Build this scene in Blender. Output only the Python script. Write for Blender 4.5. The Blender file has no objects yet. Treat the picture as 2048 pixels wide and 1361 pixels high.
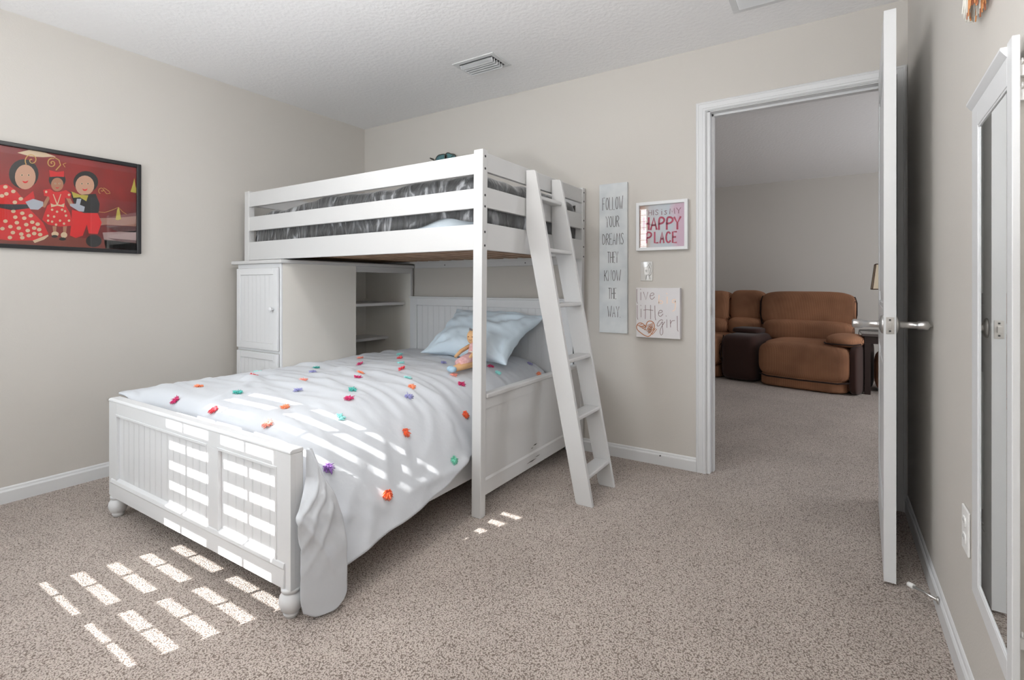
import bpy, bmesh, math, random, zlib, base64
import numpy as np
from mathutils import Vector, Matrix, noise
sc = bpy.context.scene
C = sc.collection

# ---------------------------------------------------------------- camera
cam_d = bpy.data.cameras.new('camera'); cam = bpy.data.objects.new('camera', cam_d); C.objects.link(cam)
cam.location = (0, 0, 1.0804)
cam.rotation_euler = (math.radians(90), 0, 0.5657)
cam_d.sensor_fit = 'HORIZONTAL'; cam_d.sensor_width = 36.0
cam_d.lens = 1007.4 / 2048 * 36.0
cam_d.shift_y = -110.5 / 2048
cam_d.clip_start = 0.02
sc.camera = cam

# ---------------------------------------------------------------- world, sun, daylight, exposure
E_SKY, E_SUN, E_WIN, E_DOME, E_HALL, E_HDOME, E_UP, EXPO = 1.2, 12.5, 41.0, 38.0, 50.0, 4.0, 66.0, 0.03
world = bpy.data.worlds.new('sky'); sc.world = world; world.use_nodes = True
wn = world.node_tree.nodes; wl = world.node_tree.links
bg = wn['Background']; bg.inputs[0].default_value = (0.80, 0.90, 1.0, 1); bg.inputs[1].default_value = E_SKY

UPZ = 1.10
def add_light(name, kind, loc, energy, color, **kw):
    d = bpy.data.lights.new(name, kind); d.energy = energy; d.color = color
    for k, v in kw.items(): setattr(d, k, v)
    o = bpy.data.objects.new(name, d); C.objects.link(o); o.location = loc
    return o
SUN_DIR = Vector((0.337, 1.0, -0.834)).normalized()
sun = add_light('sun', 'SUN', (-3, -5, 5), E_SUN, (1.0, 0.97, 0.93), angle=math.radians(0.2))
sun.rotation_euler = SUN_DIR.to_track_quat('-Z', 'Y').to_euler()
# daylight coming in through the bedroom window (set in the window opening, outside the blinds)
day = add_light('window_daylight', 'AREA', (-2.42, -0.60, 1.52), E_WIN, (0.90, 0.96, 1.0), shape='RECTANGLE', size=0.95, size_y=1.35)
day.rotation_euler = Vector((0.70, 1.0, -0.06)).to_track_quat('-Z', 'Y').to_euler()
# fill for the living room: area light added inside an unseen side opening
hall = add_light('living_room_daylight_fill', 'AREA', (2.72, 5.2, 1.35), E_HALL, (0.97, 0.98, 1.0), shape='RECTANGLE', size=1.6, size_y=1.3)
hall.rotation_euler = Vector((-1.0, 0.1, -0.05)).to_track_quat('-Z', 'Y').to_euler()

for nm_, loc_, e_ in (('uplight', (-.55, -.24, UPZ), E_UP),):
    if e_ > 0:
        u_ = add_light(nm_, 'AREA', loc_, e_, (.97, .985, 1.0), shape='DISK', size=.26); u_.rotation_euler = (math.radians(180), 0, 0)  # upward fill light added to raise the overall brightness
sc.view_settings.view_transform = 'Standard'
sc.view_settings.look = 'None'
sc.view_settings.gamma = 1.0
sc.view_settings.exposure = EXPO
sc.view_settings.use_curve_mapping = False
sc.cycles.max_bounces = 12
sc.cycles.diffuse_bounces = 6
sc.cycles.use_denoising = True
sc.cycles.sample_clamp_indirect = 6.0

# ---------------------------------------------------------------- materials
def srgb(r, g, b):
    f = lambda c: (c / 255 / 12.92) if c / 255 <= 0.04045 else ((c / 255 + 0.055) / 1.055) ** 2.4
    return (f(r), f(g), f(b), 1)
MATS = {}
def mat(name, col, rough=0.5, bump=0.0, bscale=200.0, metal=0.0, col2=None, cscale=5.0, cdetail=3.0, sheen=0.0, spec=0.5, bdist=0.002, btype='noise', clamp=(0.35, 0.65), coat=0.0, emit=None):
    m = bpy.data.materials.new(name); m.use_nodes = True
    nt = m.node_tree; N = nt.nodes; L = nt.links; p = N['Principled BSDF']
    p.inputs['Base Color'].default_value = col; p.inputs['Roughness'].default_value = rough
    p.inputs['Metallic'].default_value = metal
    p.inputs['Specular IOR Level'].default_value = spec
    if sheen: p.inputs['Sheen Weight'].default_value = sheen
    if coat: p.inputs['Coat Weight'].default_value = coat
    if emit:
        p.inputs['Emission Color'].default_value = emit[0]; p.inputs['Emission Strength'].default_value = emit[1]
    tc = N.new('ShaderNodeTexCoord')
    if col2:
        nz = N.new('ShaderNodeTexNoise'); nz.inputs['Scale'].default_value = cscale; nz.inputs['Detail'].default_value = cdetail
        L.new(tc.outputs['Object'], nz.inputs['Vector'])
        r = N.new('ShaderNodeValToRGB'); r.color_ramp.elements[0].position = clamp[0]; r.color_ramp.elements[1].position = clamp[1]
        r.color_ramp.elements[0].color = col; r.color_ramp.elements[1].color = col2
        L.new(nz.outputs['Fac'], r.inputs[0]); L.new(r.outputs[0], p.inputs['Base Color'])
    if bump:
        if btype == 'noise':
            t = N.new('ShaderNodeTexNoise'); t.inputs['Detail'].default_value = 3.0; out = t.outputs['Fac']
        else:
            t = N.new('ShaderNodeTexVoronoi'); out = t.outputs['Distance']
        t.inputs['Scale'].default_value = bscale
        L.new(tc.outputs['Object'], t.inputs['Vector'])
        b = N.new('ShaderNodeBump'); b.inputs['Strength'].default_value = bump; b.inputs['Distance'].default_value = bdist
        L.new(out, b.inputs['Height']); L.new(b.outputs[0], p.inputs['Normal'])
    MATS[name] = m
    return m

M_wall = mat('wall_paint', (0.565, 0.54, 0.505, 1), 0.75, 0.25, 160, bdist=0.0015)
M_ceil = mat('ceiling_paint', (0.87, 0.87, 0.88, 1), 0.85, 0.55, 42, bdist=0.005)
M_trim = mat('trim_paint', (0.67, 0.68, 0.69, 1), 0.35)
M_white = mat('white_lacquer', (0.59, 0.59, 0.59, 1), 0.38, 0.05, 60)
M_white2 = mat('white_bed_paint', (0.71, 0.72, 0.735, 1), 0.36)
M_cab = mat('warm_tinted_white', (0.78, 0.76, 0.715, 1), 0.45)  # white panels in cream: warm bounce light put into the colour
M_dark = mat('dark_recess', (0.03, 0.03, 0.032, 1), 0.6)
M_chip = mat('chipped_fibreboard', (0.05, 0.045, 0.04, 1), 0.9)
M_black = mat('black_frame', (0.012, 0.012, 0.014, 1), 0.3)
M_steel = mat('satin_nickel', (0.62, 0.61, 0.60, 1), 0.28, metal=1.0)
M_plastic = mat('white_plastic', (0.83, 0.83, 0.82, 1), 0.35)
M_slat = mat('pine_slat', srgb(176, 146, 120), 0.6, col2=srgb(150, 118, 94), cscale=8)
M_duvet = mat('white_cotton', (0.565, 0.59, 0.63, 1), 0.85, 0.25, 35, sheen=0.2, bdist=0.004)
M_blue = mat('pale_blue_cotton', srgb(212, 228, 240), 0.85, 0.35, 28, sheen=0.2, bdist=0.004)
M_matt = mat('mattress_ticking', srgb(206, 216, 224), 0.9, 0.3, 90)
M_sofa = None
M_wood = mat('espresso_wood', srgb(42, 26, 24), 0.4)
M_glass_shade = mat('cream_shade', srgb(214, 200, 176), 0.8)
M_brown = mat('dark_brown_trim', srgb(70, 48, 36), 0.6)
M_sdark = mat('dark_brown_suede', srgb(52, 28, 22), 0.95, 0.2, 60, sheen=0.1)

def corduroy(name, c1, c2, freq):
    m = bpy.data.materials.new(name); m.use_nodes = True
    N = m.node_tree.nodes; L = m.node_tree.links; p = N['Principled BSDF']
    tc = N.new('ShaderNodeTexCoord'); w = N.new('ShaderNodeTexWave'); w.wave_type = 'BANDS'; w.bands_direction = 'X'
    w.inputs['Scale'].default_value = freq; w.inputs['Distortion'].default_value = 0.3
    L.new(tc.outputs['Object'], w.inputs[0])
    nz = N.new('ShaderNodeTexNoise'); nz.inputs['Scale'].default_value = 3.5; L.new(tc.outputs['Object'], nz.inputs['Vector'])
    mx = N.new('ShaderNodeMix'); mx.data_type = 'RGBA'; mx.inputs[6].default_value = c1; mx.inputs[7].default_value = c2
    ad = N.new('ShaderNodeMath'); ad.operation = 'MULTIPLY'; L.new(w.outputs['Fac'], ad.inputs[0]); L.new(nz.outputs['Fac'], ad.inputs[1])
    ml = N.new('ShaderNodeMath'); ml.operation = 'MULTIPLY'; ml.inputs[1].default_value = 1.7; L.new(ad.outputs[0], ml.inputs[0])
    L.new(ml.outputs[0], mx.inputs[0]); L.new(mx.outputs[2], p.inputs['Base Color'])
    p.inputs['Roughness'].default_value = 0.9; p.inputs['Sheen Weight'].default_value = 0.25
    p.inputs['Sheen Tint'].default_value = c2
    b = N.new('ShaderNodeBump'); b.inputs['Strength'].default_value = 0.5; b.inputs['Distance'].default_value = 0.004
    L.new(w.outputs['Fac'], b.inputs['Height']); L.new(b.outputs[0], p.inputs['Normal'])
    return m
M_sofa = corduroy('brown_corduroy', srgb(96, 64, 46), srgb(198, 142, 106), 50.0)

def carpet():
    m = bpy.data.materials.new('carpet_pile'); m.use_nodes = True
    N = m.node_tree.nodes; L = m.node_tree.links; p = N['Principled BSDF']
    tc = N.new('ShaderNodeTexCoord')
    big = N.new('ShaderNodeTexNoise'); big.inputs['Scale'].default_value = 2.6; big.inputs['Detail'].default_value = 6; big.inputs['Roughness'].default_value = 0.62
    L.new(tc.outputs['Object'], big.inputs['Vector'])
    warp = N.new('ShaderNodeTexNoise'); warp.inputs['Scale'].default_value = 60; L.new(tc.outputs['Object'], warp.inputs['Vector'])
    wm = N.new('ShaderNodeVectorMath'); wm.operation = 'SCALE'; wm.inputs['Scale'].default_value = 0.012; L.new(warp.outputs['Color'], wm.inputs[0])
    wa = N.new('ShaderNodeVectorMath'); wa.operation = 'ADD'; L.new(tc.outputs['Object'], wa.inputs[0]); L.new(wm.outputs[0], wa.inputs[1])
    v = N.new('ShaderNodeTexVoronoi'); v.inputs['Scale'].default_value = 210; L.new(wa.outputs[0], v.inputs['Vector'])
    f = N.new('ShaderNodeTexNoise'); f.inputs['Scale'].default_value = 260; f.inputs['Detail'].default_value = 2; L.new(tc.outputs['Object'], f.inputs['Vector'])
    # height = 1-dist + small noise
    h1 = N.new('ShaderNodeMath'); h1.operation = 'MULTIPLY_ADD'; h1.inputs[1].default_value = -1.0; h1.inputs[2].default_value = 1.0; L.new(v.outputs['Distance'], h1.inputs[0])
    h2 = N.new('ShaderNodeMath'); h2.operation = 'MULTIPLY_ADD'; h2.inputs[1].default_value = 0.95; L.new(f.outputs['Fac'], h2.inputs[0]); L.new(h1.outputs[0], h2.inputs[2])
    ramp = N.new('ShaderNodeValToRGB'); e = ramp.color_ramp.elements
    e[0].position = 0.53; e[0].color = srgb(122, 109, 101); e[1].position = 0.90; e[1].color = srgb(208, 198, 191)  # low pile coloured darker: shade of the crevices put into the colour
    mid = ramp.color_ramp.elements.new(0.64); mid.color = srgb(188, 177, 169)
    h3 = N.new('ShaderNodeMath'); h3.operation = 'MULTIPLY'; h3.inputs[1].default_value = 0.68; L.new(h2.outputs[0], h3.inputs[0]); L.new(h3.outputs[0], ramp.inputs[0])
    mx = N.new('ShaderNodeMix'); mx.data_type = 'RGBA'; mx.blend_type = 'MULTIPLY'; mx.inputs[0].default_value = 1.0
    r2 = N.new('ShaderNodeValToRGB'); r2.color_ramp.elements[0].position = 0.3; r2.color_ramp.elements[1].position = 0.7
    r2.color_ramp.elements[0].color = (0.85, 0.835, 0.825, 1); r2.color_ramp.elements[1].color = (1.06, 1.05, 1.04, 1)
    L.new(big.outputs['Fac'], r2.inputs[0]); L.new(ramp.outputs[0], mx.inputs[6]); L.new(r2.outputs[0], mx.inputs[7])
    L.new(mx.outputs[2], p.inputs['Base Color'])
    p.inputs['Roughness'].default_value = 1.0; p.inputs['Specular IOR Level'].default_value = 0.1; p.inputs['Sheen Weight'].default_value = 0.15
    b = N.new('ShaderNodeBump'); b.inputs['Strength'].default_value = 0.75; b.inputs['Distance'].default_value = 0.006
    L.new(h2.outputs[0], b.inputs['Height']); L.new(b.outputs[0], p.inputs['Normal'])
    return m
M_carpet = carpet()

def velvet():
    m = bpy.data.materials.new('crushed_charcoal_velvet'); m.use_nodes = True
    N = m.node_tree.nodes; L = m.node_tree.links; p = N['Principled BSDF']
    tc = N.new('ShaderNodeTexCoord')
    mp = N.new('ShaderNodeMapping'); mp.inputs['Rotation'].default_value = (0.2, 0.5, 0.3); mp.inputs['Scale'].default_value = (1.6, 1, 0.6)
    L.new(tc.outputs['Object'], mp.inputs[0])
    nz = N.new('ShaderNodeTexNoise'); nz.inputs['Scale'].default_value = 7.0; nz.inputs['Detail'].default_value = 5; nz.inputs['Distortion'].default_value = 2.2
    L.new(mp.outputs[0], nz.inputs['Vector'])
    r = N.new('ShaderNodeValToRGB'); e = r.color_ramp.elements
    e[0].position = 0.42; e[0].color = srgb(26, 27, 29); e[1].position = 0.72; e[1].color = srgb(166, 168, 172)  # pale streaks: sheen of the crushed pile put into the colour
    mm = r.color_ramp.elements.new(0.56); mm.color = srgb(60, 62, 65)
    L.new(nz.outputs['Fac'], r.inputs[0]); L.new(r.outputs[0], p.inputs['Base Color'])
    p.inputs['Roughness'].default_value = 0.55; p.inputs['Sheen Weight'].default_value = 0.5
    b = N.new('ShaderNodeBump'); b.inputs['Strength'].default_value = 0.6; b.inputs['Distance'].default_value = 0.02
    L.new(nz.outputs['Fac'], b.inputs['Height']); L.new(b.outputs[0], p.inputs['Normal'])
    return m
M_velvet = velvet()
M_mirror = mat('mirror_glass', (0.74, 0.76, 0.76, 1), 0.02, metal=1.0)
def glass(name, rough=0.0):
    m = bpy.data.materials.new(name); m.use_nodes = True
    N = m.node_tree.nodes; L = m.node_tree.links
    for n in list(N):
        if n.type != 'OUTPUT_MATERIAL': N.remove(n)
    o = [n for n in N if n.type == 'OUTPUT_MATERIAL'][0]
    t = N.new('ShaderNodeBsdfTransparent'); g = N.new('ShaderNodeBsdfGlossy'); g.inputs['Roughness'].default_value = rough
    fr = N.new('ShaderNodeFresnel'); fr.inputs[0].default_value = 1.5; mx = N.new('ShaderNodeMixShader')
    L.new(fr.outputs[0], mx.inputs[0]); L.new(t.outputs[0], mx.inputs[1]); L.new(g.outputs[0], mx.inputs[2]); L.new(mx.outputs[0], o.inputs[0])
    return m
M_glass = glass('picture_glass', 0.01)

# ---------------------------------------------------------------- mesh helpers
def base_of(o):
    v = Vector((0, 0, 0))
    while o is not None:
        v += o.location; o = o.parent
    return v
def finish(name, bm, m, parent=None, smooth=False, bevel=0.0, seg=2, mats=None, label=None):
    """bm is in world coordinates; it becomes one mesh object."""
    me = bpy.data.meshes.new(name)
    off = base_of(parent) if parent else None
    if parent is None:
        xs = [v.co for v in bm.verts]
        lo = Vector([min(c[i] for c in xs) for i in range(3)]); hi = Vector([max(c[i] for c in xs) for i in range(3)])
        off = Vector(((lo.x + hi.x) / 2, (lo.y + hi.y) / 2, lo.z))
    for v in bm.verts: v.co -= off
    bm.normal_update(); bm.to_mesh(me); bm.free()
    for mm in (mats or [m]): me.materials.append(mm)
    if smooth:
        for p in me.polygons: p.use_smooth = True
    o = bpy.data.objects.new(name, me); C.objects.link(o)
    if parent: o.parent = parent
    else: o.location = off
    if bevel:
        b = o.modifiers.new('bevel', 'BEVEL'); b.width = bevel; b.segments = seg; b.limit_method = 'ANGLE'; b.angle_limit = math.radians(35)
    if label: o['label'] = label
    return o
def bx(bm, x0, x1, y0, y1, z0, z1, mi=0):
    vs = [bm.verts.new((x, y, z)) for x in (x0, x1) for y in (y0, y1) for z in (z0, z1)]
    for f in ((0, 1, 3, 2), (4, 6, 7, 5), (0, 4, 5, 1), (2, 3, 7, 6), (0, 2, 6, 4), (1, 5, 7, 3)):
        fc = bm.faces.new([vs[i] for i in f]); fc.material_index = mi
def prism(bm, pts, axis, a0, a1, mi=0):
    """polygon pts in the plane across axis, extruded from a0 to a1. pts order gives (u,v): axis 0->(y,z) 1->(x,z) 2->(x,y)"""
    def mk(p, a):
        return {0: (a, p[0], p[1]), 1: (p[0], a, p[1]), 2: (p[0], p[1], a)}[axis]
    A = [bm.verts.new(mk(p, a0)) for p in pts]; B_ = [bm.verts.new(mk(p, a1)) for p in pts]
    n = len(pts)
    for f in [bm.faces.new(A), bm.faces.new(B_[::-1])] + [bm.faces.new((A[i], B_[i], B_[(i + 1) % n], A[(i + 1) % n])) for i in range(n)]:
        f.material_index = mi
    bmesh.ops.recalc_face_normals(bm, faces=bm.faces)
def lathe(bm, prof, center, axis=2, seg=24, mi=0):
    """prof: list (r, t) along axis"""
    rings = []
    c = Vector(center)
    for r, t in prof:
        ring = []
        for k in range(seg):
            a = 2 * math.pi * k / seg; u, w = max(r, 1e-5) * math.cos(a), max(r, 1e-5) * math.sin(a)
            p = {0: (t, u, w), 1: (u, t, w), 2: (u, w, t)}[axis]
            ring.append(bm.verts.new(c + Vector(p)))
        rings.append(ring)
    for a, b in zip(rings, rings[1:]):
        for k in range(seg):
            f = bm.faces.new((a[k], a[(k + 1) % seg], b[(k + 1) % seg], b[k])); f.material_index = mi
    for r in (rings[0], rings[-1]):
        f = bm.faces.new(r); f.material_index = mi
    bmesh.ops.recalc_face_normals(bm, faces=bm.faces)
def tube(bm, pts, r, seg=8, mi=0, radii=None):
    pts = [Vector(p) for p in pts]; rings = []
    up = None
    for i, p in enumerate(pts):
        t = (pts[min(i + 1, len(pts) - 1)] - pts[max(i - 1, 0)]).normalized()
        if up is None: up = t.orthogonal().normalized()
        up = (up - t * up.dot(t)).normalized(); sd = t.cross(up)
        rr = radii[i] if radii else r
        rings.append([bm.verts.new(p + (up * math.cos(2 * math.pi * k / seg) + sd * math.sin(2 * math.pi * k / seg)) * rr) for k in range(seg)])
    for a, b in zip(rings, rings[1:]):
        for k in range(seg):
            f = bm.faces.new((a[k], a[(k + 1) % seg], b[(k + 1) % seg], b[k])); f.material_index = mi
    for f in (bm.faces.new(rings[0][::-1]), bm.faces.new(rings[-1])): f.material_index = mi
def rbox(bm, c, s, n=2.6, res=10, mat4=None, mi=0, bulge=0.0):
    """soft cushion: superellipsoid of half sizes s"""
    t = bmesh.new(); bmesh.ops.create_cube(t, size=2.0); bmesh.ops.subdivide_edges(t, edges=t.edges[:], cuts=res, use_grid_fill=True)
    mp = {}
    for v in t.verts:
        p = v.co
        q = (abs(p.x) ** n + abs(p.y) ** n + abs(p.z) ** n) ** (1 / n)
        d = p / q
        w = Vector((d.x * s[0], d.y * s[1], d.z * s[2]))
        if mat4: w = mat4 @ (w + Vector(c))
        else: w = w + Vector(c)
        mp[v.index] = bm.verts.new(w)
    for f in t.faces:
        g = bm.faces.new([mp[v.index] for v in f.verts]); g.material_index = mi; g.smooth = True
    t.free()
def thing(name, label, cat, loc, group=None):
    o = bpy.data.objects.new(name, None); C.objects.link(o); o.location = loc; o.empty_display_size = 0.1
    o['label'] = label; o['category'] = cat
    if group: o['group'] = group
    return o
def tag(o, label, cat, group=None):
    o['label'] = label; o['category'] = cat
    if group: o['group'] = group
    return o
def struct(name, bm, m, **k):
    o = finish(name, bm, m, **k); o['kind'] = 'structure'; return o
def B(): return bmesh.new()

# ================================================================ THE ROOM
XL, XR, YF, YB, H = -3.452, 0.305, -0.40, 3.031, 2.44
bm = B(); bx(bm, XL - .12, 2.9, YF - .12, 7.62, -0.1, 0.0); struct('floor', bm, M_carpet)
bm = B(); bx(bm, XL - .12, 2.9, YF - .12, 7.62, H, H + .1); struct('ceiling', bm, M_ceil)
bm = B(); bx(bm, XL - .12, XL, YF - .12, YB, 0, H); struct('wall_left', bm, M_wall)
bm = B(); bx(bm, XR, XR + .11, YF - .12, YB, 0, H); struct('wall_right', bm, M_wall)
DX0, DX1, DZ = -0.600, 0.247, 2.080
bm = B()
bx(bm, XL - .12, DX0, YB, YB + .12, 0, H); bx(bm, DX1, 2.9, YB, YB + .12, 0, H); bx(bm, DX0, DX1, YB, YB + .12, DZ, H)
struct('wall_back', bm, M_wall)
WX0, WX1, WZ0, WZ1 = -2.82, -2.02, 0.828, 2.13
bm = B()
bx(bm, XL - .12, WX0, YF - .12, YF, 0, H); bx(bm, WX1, XR + .11, YF - .12, YF, 0, H)
bx(bm, WX0, WX1, YF - .12, YF, 0, WZ0); bx(bm, WX0, WX1, YF - .12, YF, WZ1, H)
struct('wall_front', bm, M_wall)
# living room shell
bm = B(); bx(bm, XL - .12, 2.9, 7.5, 7.62, 0, H); struct('wall_far', bm, M_wall)
bm = B(); bx(bm, XL - .12, XL, YB + .12, 7.5, 0, H); struct('wall_west', bm, M_wall)
bm = B()
bx(bm, 2.8, 2.9, YB + .12, 4.3, 0, H); bx(bm, 2.8, 2.9, 6.1, 7.5, 0, H); bx(bm, 2.8, 2.9, 4.3, 6.1, 0, .6); bx(bm, 2.8, 2.9, 4.3, 6.1, 2.1, H)
struct('wall_east', bm, M_wall)

# baseboards: profile with a stepped top
def baseboard(name, segs):
    bm = B()
    for (ax, a0, a1, wall, sgn) in segs:   # board runs along ax, on plane 'wall', growing towards sgn
        t = 0.013 * sgn; prof = [(wall, 0), (wall + t, 0), (wall + t, .058), (wall + t * .75, .064), (wall + t * .55, .066), (wall + t * .45, .074), (wall + t * .2, .079), (wall, .080)]
        if ax == 1: prism(bm, prof, 1, a0, a1)
        else: prism(bm, prof, 0, a0, a1)
    return struct(name, bm, M_trim)
def bb(name, wall, sgn, a0, a1, along):
    t = 0.013 * sgn
    prof = [(wall, 0), (wall + t, 0), (wall + t, .058), (wall + t * .75, .064), (wall + t * .55, .066), (wall + t * .45, .074), (wall + t * .2, .079), (wall, .080)]
    bm = B(); prism(bm, prof, 1 if along == 'y' else 0, a0, a1); return struct(name, bm, M_trim)
bb('baseboard_left', XL, 1, YF, YB, 'y')
bb('baseboard_right', XR, -1, YF, YB, 'y')
b_back = bb('baseboard_back', YB, -1, XL, DX0 - .061, 'x')
bm = B(); lathe(bm, [(.004, -.006), (.004, 0.0), (.0035, .0005)], (-.866, YB - .0125, .058), axis=1, seg=10); finish('old_screw_hole', bm, M_dark, b_back)
bb('baseboard_far', 7.5, -1, XL, 2.8, 'x')
bb('baseboard_front', YF, 1, XL, XR, 'x')

# door casing (profiled) and jamb
def casing():
    bm = B()
    prof = [(0, .0), (0, .011), (.006, .015), (.012, .0155), (.014, .0135), (.036, .012), (.040, .016), (.050, .0165), (.053, .012), (.056, .010), (.056, 0)]  # (distance from outer edge, thickness)
    xo0, xo1, zo = DX0 - .061, DX1 + .054, DZ + .046
    def bar(ends):      # ends: per profile point the two end positions (mitred corners)
        A = [bm.verts.new(p) for p, q in ends]; Q = [bm.verts.new(q) for p, q in ends]; n = len(A)
        bm.faces.new(A); bm.faces.new(Q[::-1])
        for i in range(n): bm.faces.new((A[i], Q[i], Q[(i + 1) % n], A[(i + 1) % n]))
    bar([((xo0 + d, YB - t, 0), (xo0 + d, YB - t, zo - d)) for d, t in prof])
    bar([((xo1 - d, YB - t, 0), (xo1 - d, YB - t, zo - d)) for d, t in prof])
    bar([((xo0 + d, YB - t, zo - d), (xo1 - d, YB - t, zo - d)) for d, t in prof])
    bmesh.ops.recalc_face_normals(bm, faces=bm.faces)
    return bm
struct('trim_1', casing(), M_trim)
bm = B()
bx(bm, DX0 - .006, DX0 + .014, YB - .002, YB + .122, 0, DZ); bx(bm, DX1 - .014, DX1 + .006, YB - .002, YB + .122, 0, DZ); bx(bm, DX0, DX1, YB - .002, YB + .122, DZ - .014, DZ + .006)
bx(bm, DX0 + .014, DX0 + .025, YB + .045, YB + .085, 0, DZ - .014); bx(bm, DX0, DX1, YB + .045, YB + .085, DZ - .027, DZ - .014); bx(bm, DX1 - .025, DX1 - .014, YB + .045, YB + .085, 0, DZ - .014)
tr = struct('trim_2', bm, M_trim, bevel=.001)
bm = B(); bx(bm, DX0 + .0135, DX0 + .0155, YB + .006, YB + .034, .905, .968); bx(bm, DX0 + .0155, DX0 + .019, YB + .001, YB + .006, .920, .955)
bx(bm, DX0 + .0150, DX0 + .0160, YB + .012, YB + .026, .922, .950, 1)
finish('strike_plate', bm, M_steel, tr, mats=[M_steel, M_dark])
# casing of the living-room side
bm = B(); bx(bm, DX0 - .061, DX0 - .005, YB + .12, YB + .135, 0, DZ + .06); bx(bm, DX1 + .005, DX1 + .061, YB + .12, YB + .135, 0, DZ + .06); bx(bm, DX0 - .061, DX1 + .061, YB + .12, YB + .135, DZ + .005, DZ + .06)
struct('trim_3', bm, M_trim)

# ---------------------------------------------------------------- the open door
hx, hy = 0.2275, YB - .002            # hinge corner (room side face at the hinge)
ang = math.atan2(.194 - hx, -(2.25 - hy))   # leaf leans slightly
door = bpy.data.objects.new('door_1', None); C.objects.link(door); door.location = (hx, hy, 0); door['kind'] = 'structure'
dl = math.hypot(.194 - hx, 2.25 - hy); T = .036
def dpt(s, t, z):   # s from hinge to free edge, t from room-side face into the leaf (towards -x)
    dx, dy = (.194 - hx) / dl, (2.25 - hy) / dl
    return Vector((hx + dx * s + dy * t, hy + dy * s - dx * t, z))
def dbox(bm, s0, s1, t0, t1, z0, z1, mi=0):
    n0 = len(bm.verts); bx(bm, 0, 1, 0, 1, 0, 1, mi); bm.verts.ensure_lookup_table()
    for v in bm.verts[n0:]:
        v.co = dpt(s0 if v.co.x < .5 else s1, t0 if v.co.y < .5 else t1, z0 if v.co.z < .5 else z1)
bm = B(); Z0, Z1 = .012, 2.068
dbox(bm, 0, dl, .006, T - .006, Z0, Z1)
for t0, t1 in ((0, .006), (T - .006, T)):
    dbox(bm, 0, .11, t0, t1, Z0, Z1); dbox(bm, dl - .11, dl, t0, t1, Z0, Z1)
    for z0, z1 in ((Z0, .22), (.83, .99), (1.93, Z1)): dbox(bm, .11, dl - .11, t0, t1, z0, z1)
bmesh.ops.recalc_face_normals(bm, faces=bm.faces)
slab = finish('door_slab', bm, M_trim, door)
for (z0, z1) in ((.22, .83), (.99, 1.93)):
    bm = B()
    for t0, t1, tt in ((.0015, .007, 0), (T - .007, T - .0015, T)):
        dbox(bm, .17, dl - .17, t0, t1, z0 + .06, z1 - .06)
        for s0, s1, a0, a1 in ((.11, .13, z0, z1), (dl - .13, dl - .11, z0, z1), (.13, dl - .13, z0, z0 + .02), (.13, dl - .13, z1 - .02, z1)):
            dbox(bm, s0, s1, min(t0, t1), max(t0, t1), a0, a1)
    bmesh.ops.recalc_face_normals(bm, faces=bm.faces)
    finish('door_panel', bm, M_trim, door, bevel=.004)
# knobs
kz = .934; ks = dl - .062
for side in (1, -1):
    bm = B()
    prof = [(.0, 0), (.033, 0), (.034, .003), (.030, .007), (.018, .011), (.0125, .013), (.0125, .062), (.0165, .064), (.0165, .090), (.014, .094)]
    if side == 1: prof += [(.010, .096), (.004, .100), (.002, .106)]
    else: prof += [(.010, .096)]
    lathe(bm, prof, (0, 0, 0), axis=0, seg=24)
    c = dpt(ks, 0 if side == 1 else T, kz)
    for v in bm.verts:
        v.co = Vector((c.x + side * v.co.x, c.y + v.co.y, c.z + v.co.z * 1.0))
    bmesh.ops.recalc_face_normals(bm, faces=bm.faces)
    finish('door_handle', bm, M_steel, door, smooth=True)
bm = B(); dbox(bm, dl - .0005, dl + .0015, .006, T - .006, kz - .030, kz + .030); dbox(bm, dl, dl + .010, .013, T - .013, kz - .010, kz + .010)
dbox(bm, dl + .0012, dl + .002, .015, T - .015, kz + .017, kz + .023, 1); dbox(bm, dl + .0012, dl + .002, .015, T - .015, kz - .023, kz - .017, 1)
bmesh.ops.recalc_face_normals(bm, faces=bm.faces)
finish('latch_plate', bm, M_steel, door, bevel=.001, mats=[M_steel, M_dark])
for z in (.24, 1.04, 1.84):
    bm = B(); lathe(bm, [(.006, -.045), (.006, .045)], (hx + .008, hy - .006, z), seg=12); bx(bm, hx - .002, hx + .006, hy - .035, hy, z - .044, z + .044)
    finish('hinge', bm, M_steel, door)

# ---------------------------------------------------------------- window with blinds (behind the camera, the sun comes through)
win = bpy.data.objects.new('window_1', None); C.objects.link(win); win.location = ((WX0 + WX1) / 2, YF - .10, WZ0); win['kind'] = 'structure'
bm = B(); y0, y1 = YF - .118, YF - .085
bx(bm, WX0, WX0 + .018, y0, y1, WZ0, WZ1); bx(bm, WX1 - .018, WX1, y0, y1, WZ0, WZ1); bx(bm, WX0, WX1, y0, y1, WZ0, WZ0 + .012); bx(bm, WX0, WX1, y0, y1, WZ1 - .03, WZ1)
bx(bm, -2.462, -2.386, y0, y1, WZ0, WZ1)
finish('window_frame', bm, M_trim, win)
bm = B(); bx(bm, -2.664, -2.652, y0 + .01, y1 - .012, WZ0, WZ1); bx(bm, -2.228, -2.216, y0 + .01, y1 - .012, WZ0, WZ1)
finish('window_muntin', bm, M_trim, win)
bm = B(); bx(bm, WX0 - .04, WX1 + .04, YF - .084, YF + .03, WZ0 - .02, WZ0 - .001); finish('window_sill', bm, M_trim, win, bevel=.004)
PIT, PH, TILT, SW = .0815, .424, math.radians(8.5), .0715
yc = YF - .043
zc = PH + .834 * (.99 - yc)             # centre of one gap
ks_ = [k for k in range(-20, 20) if WZ0 + .028 < zc + (k + .5) * PIT < WZ1 - .09]
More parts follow.
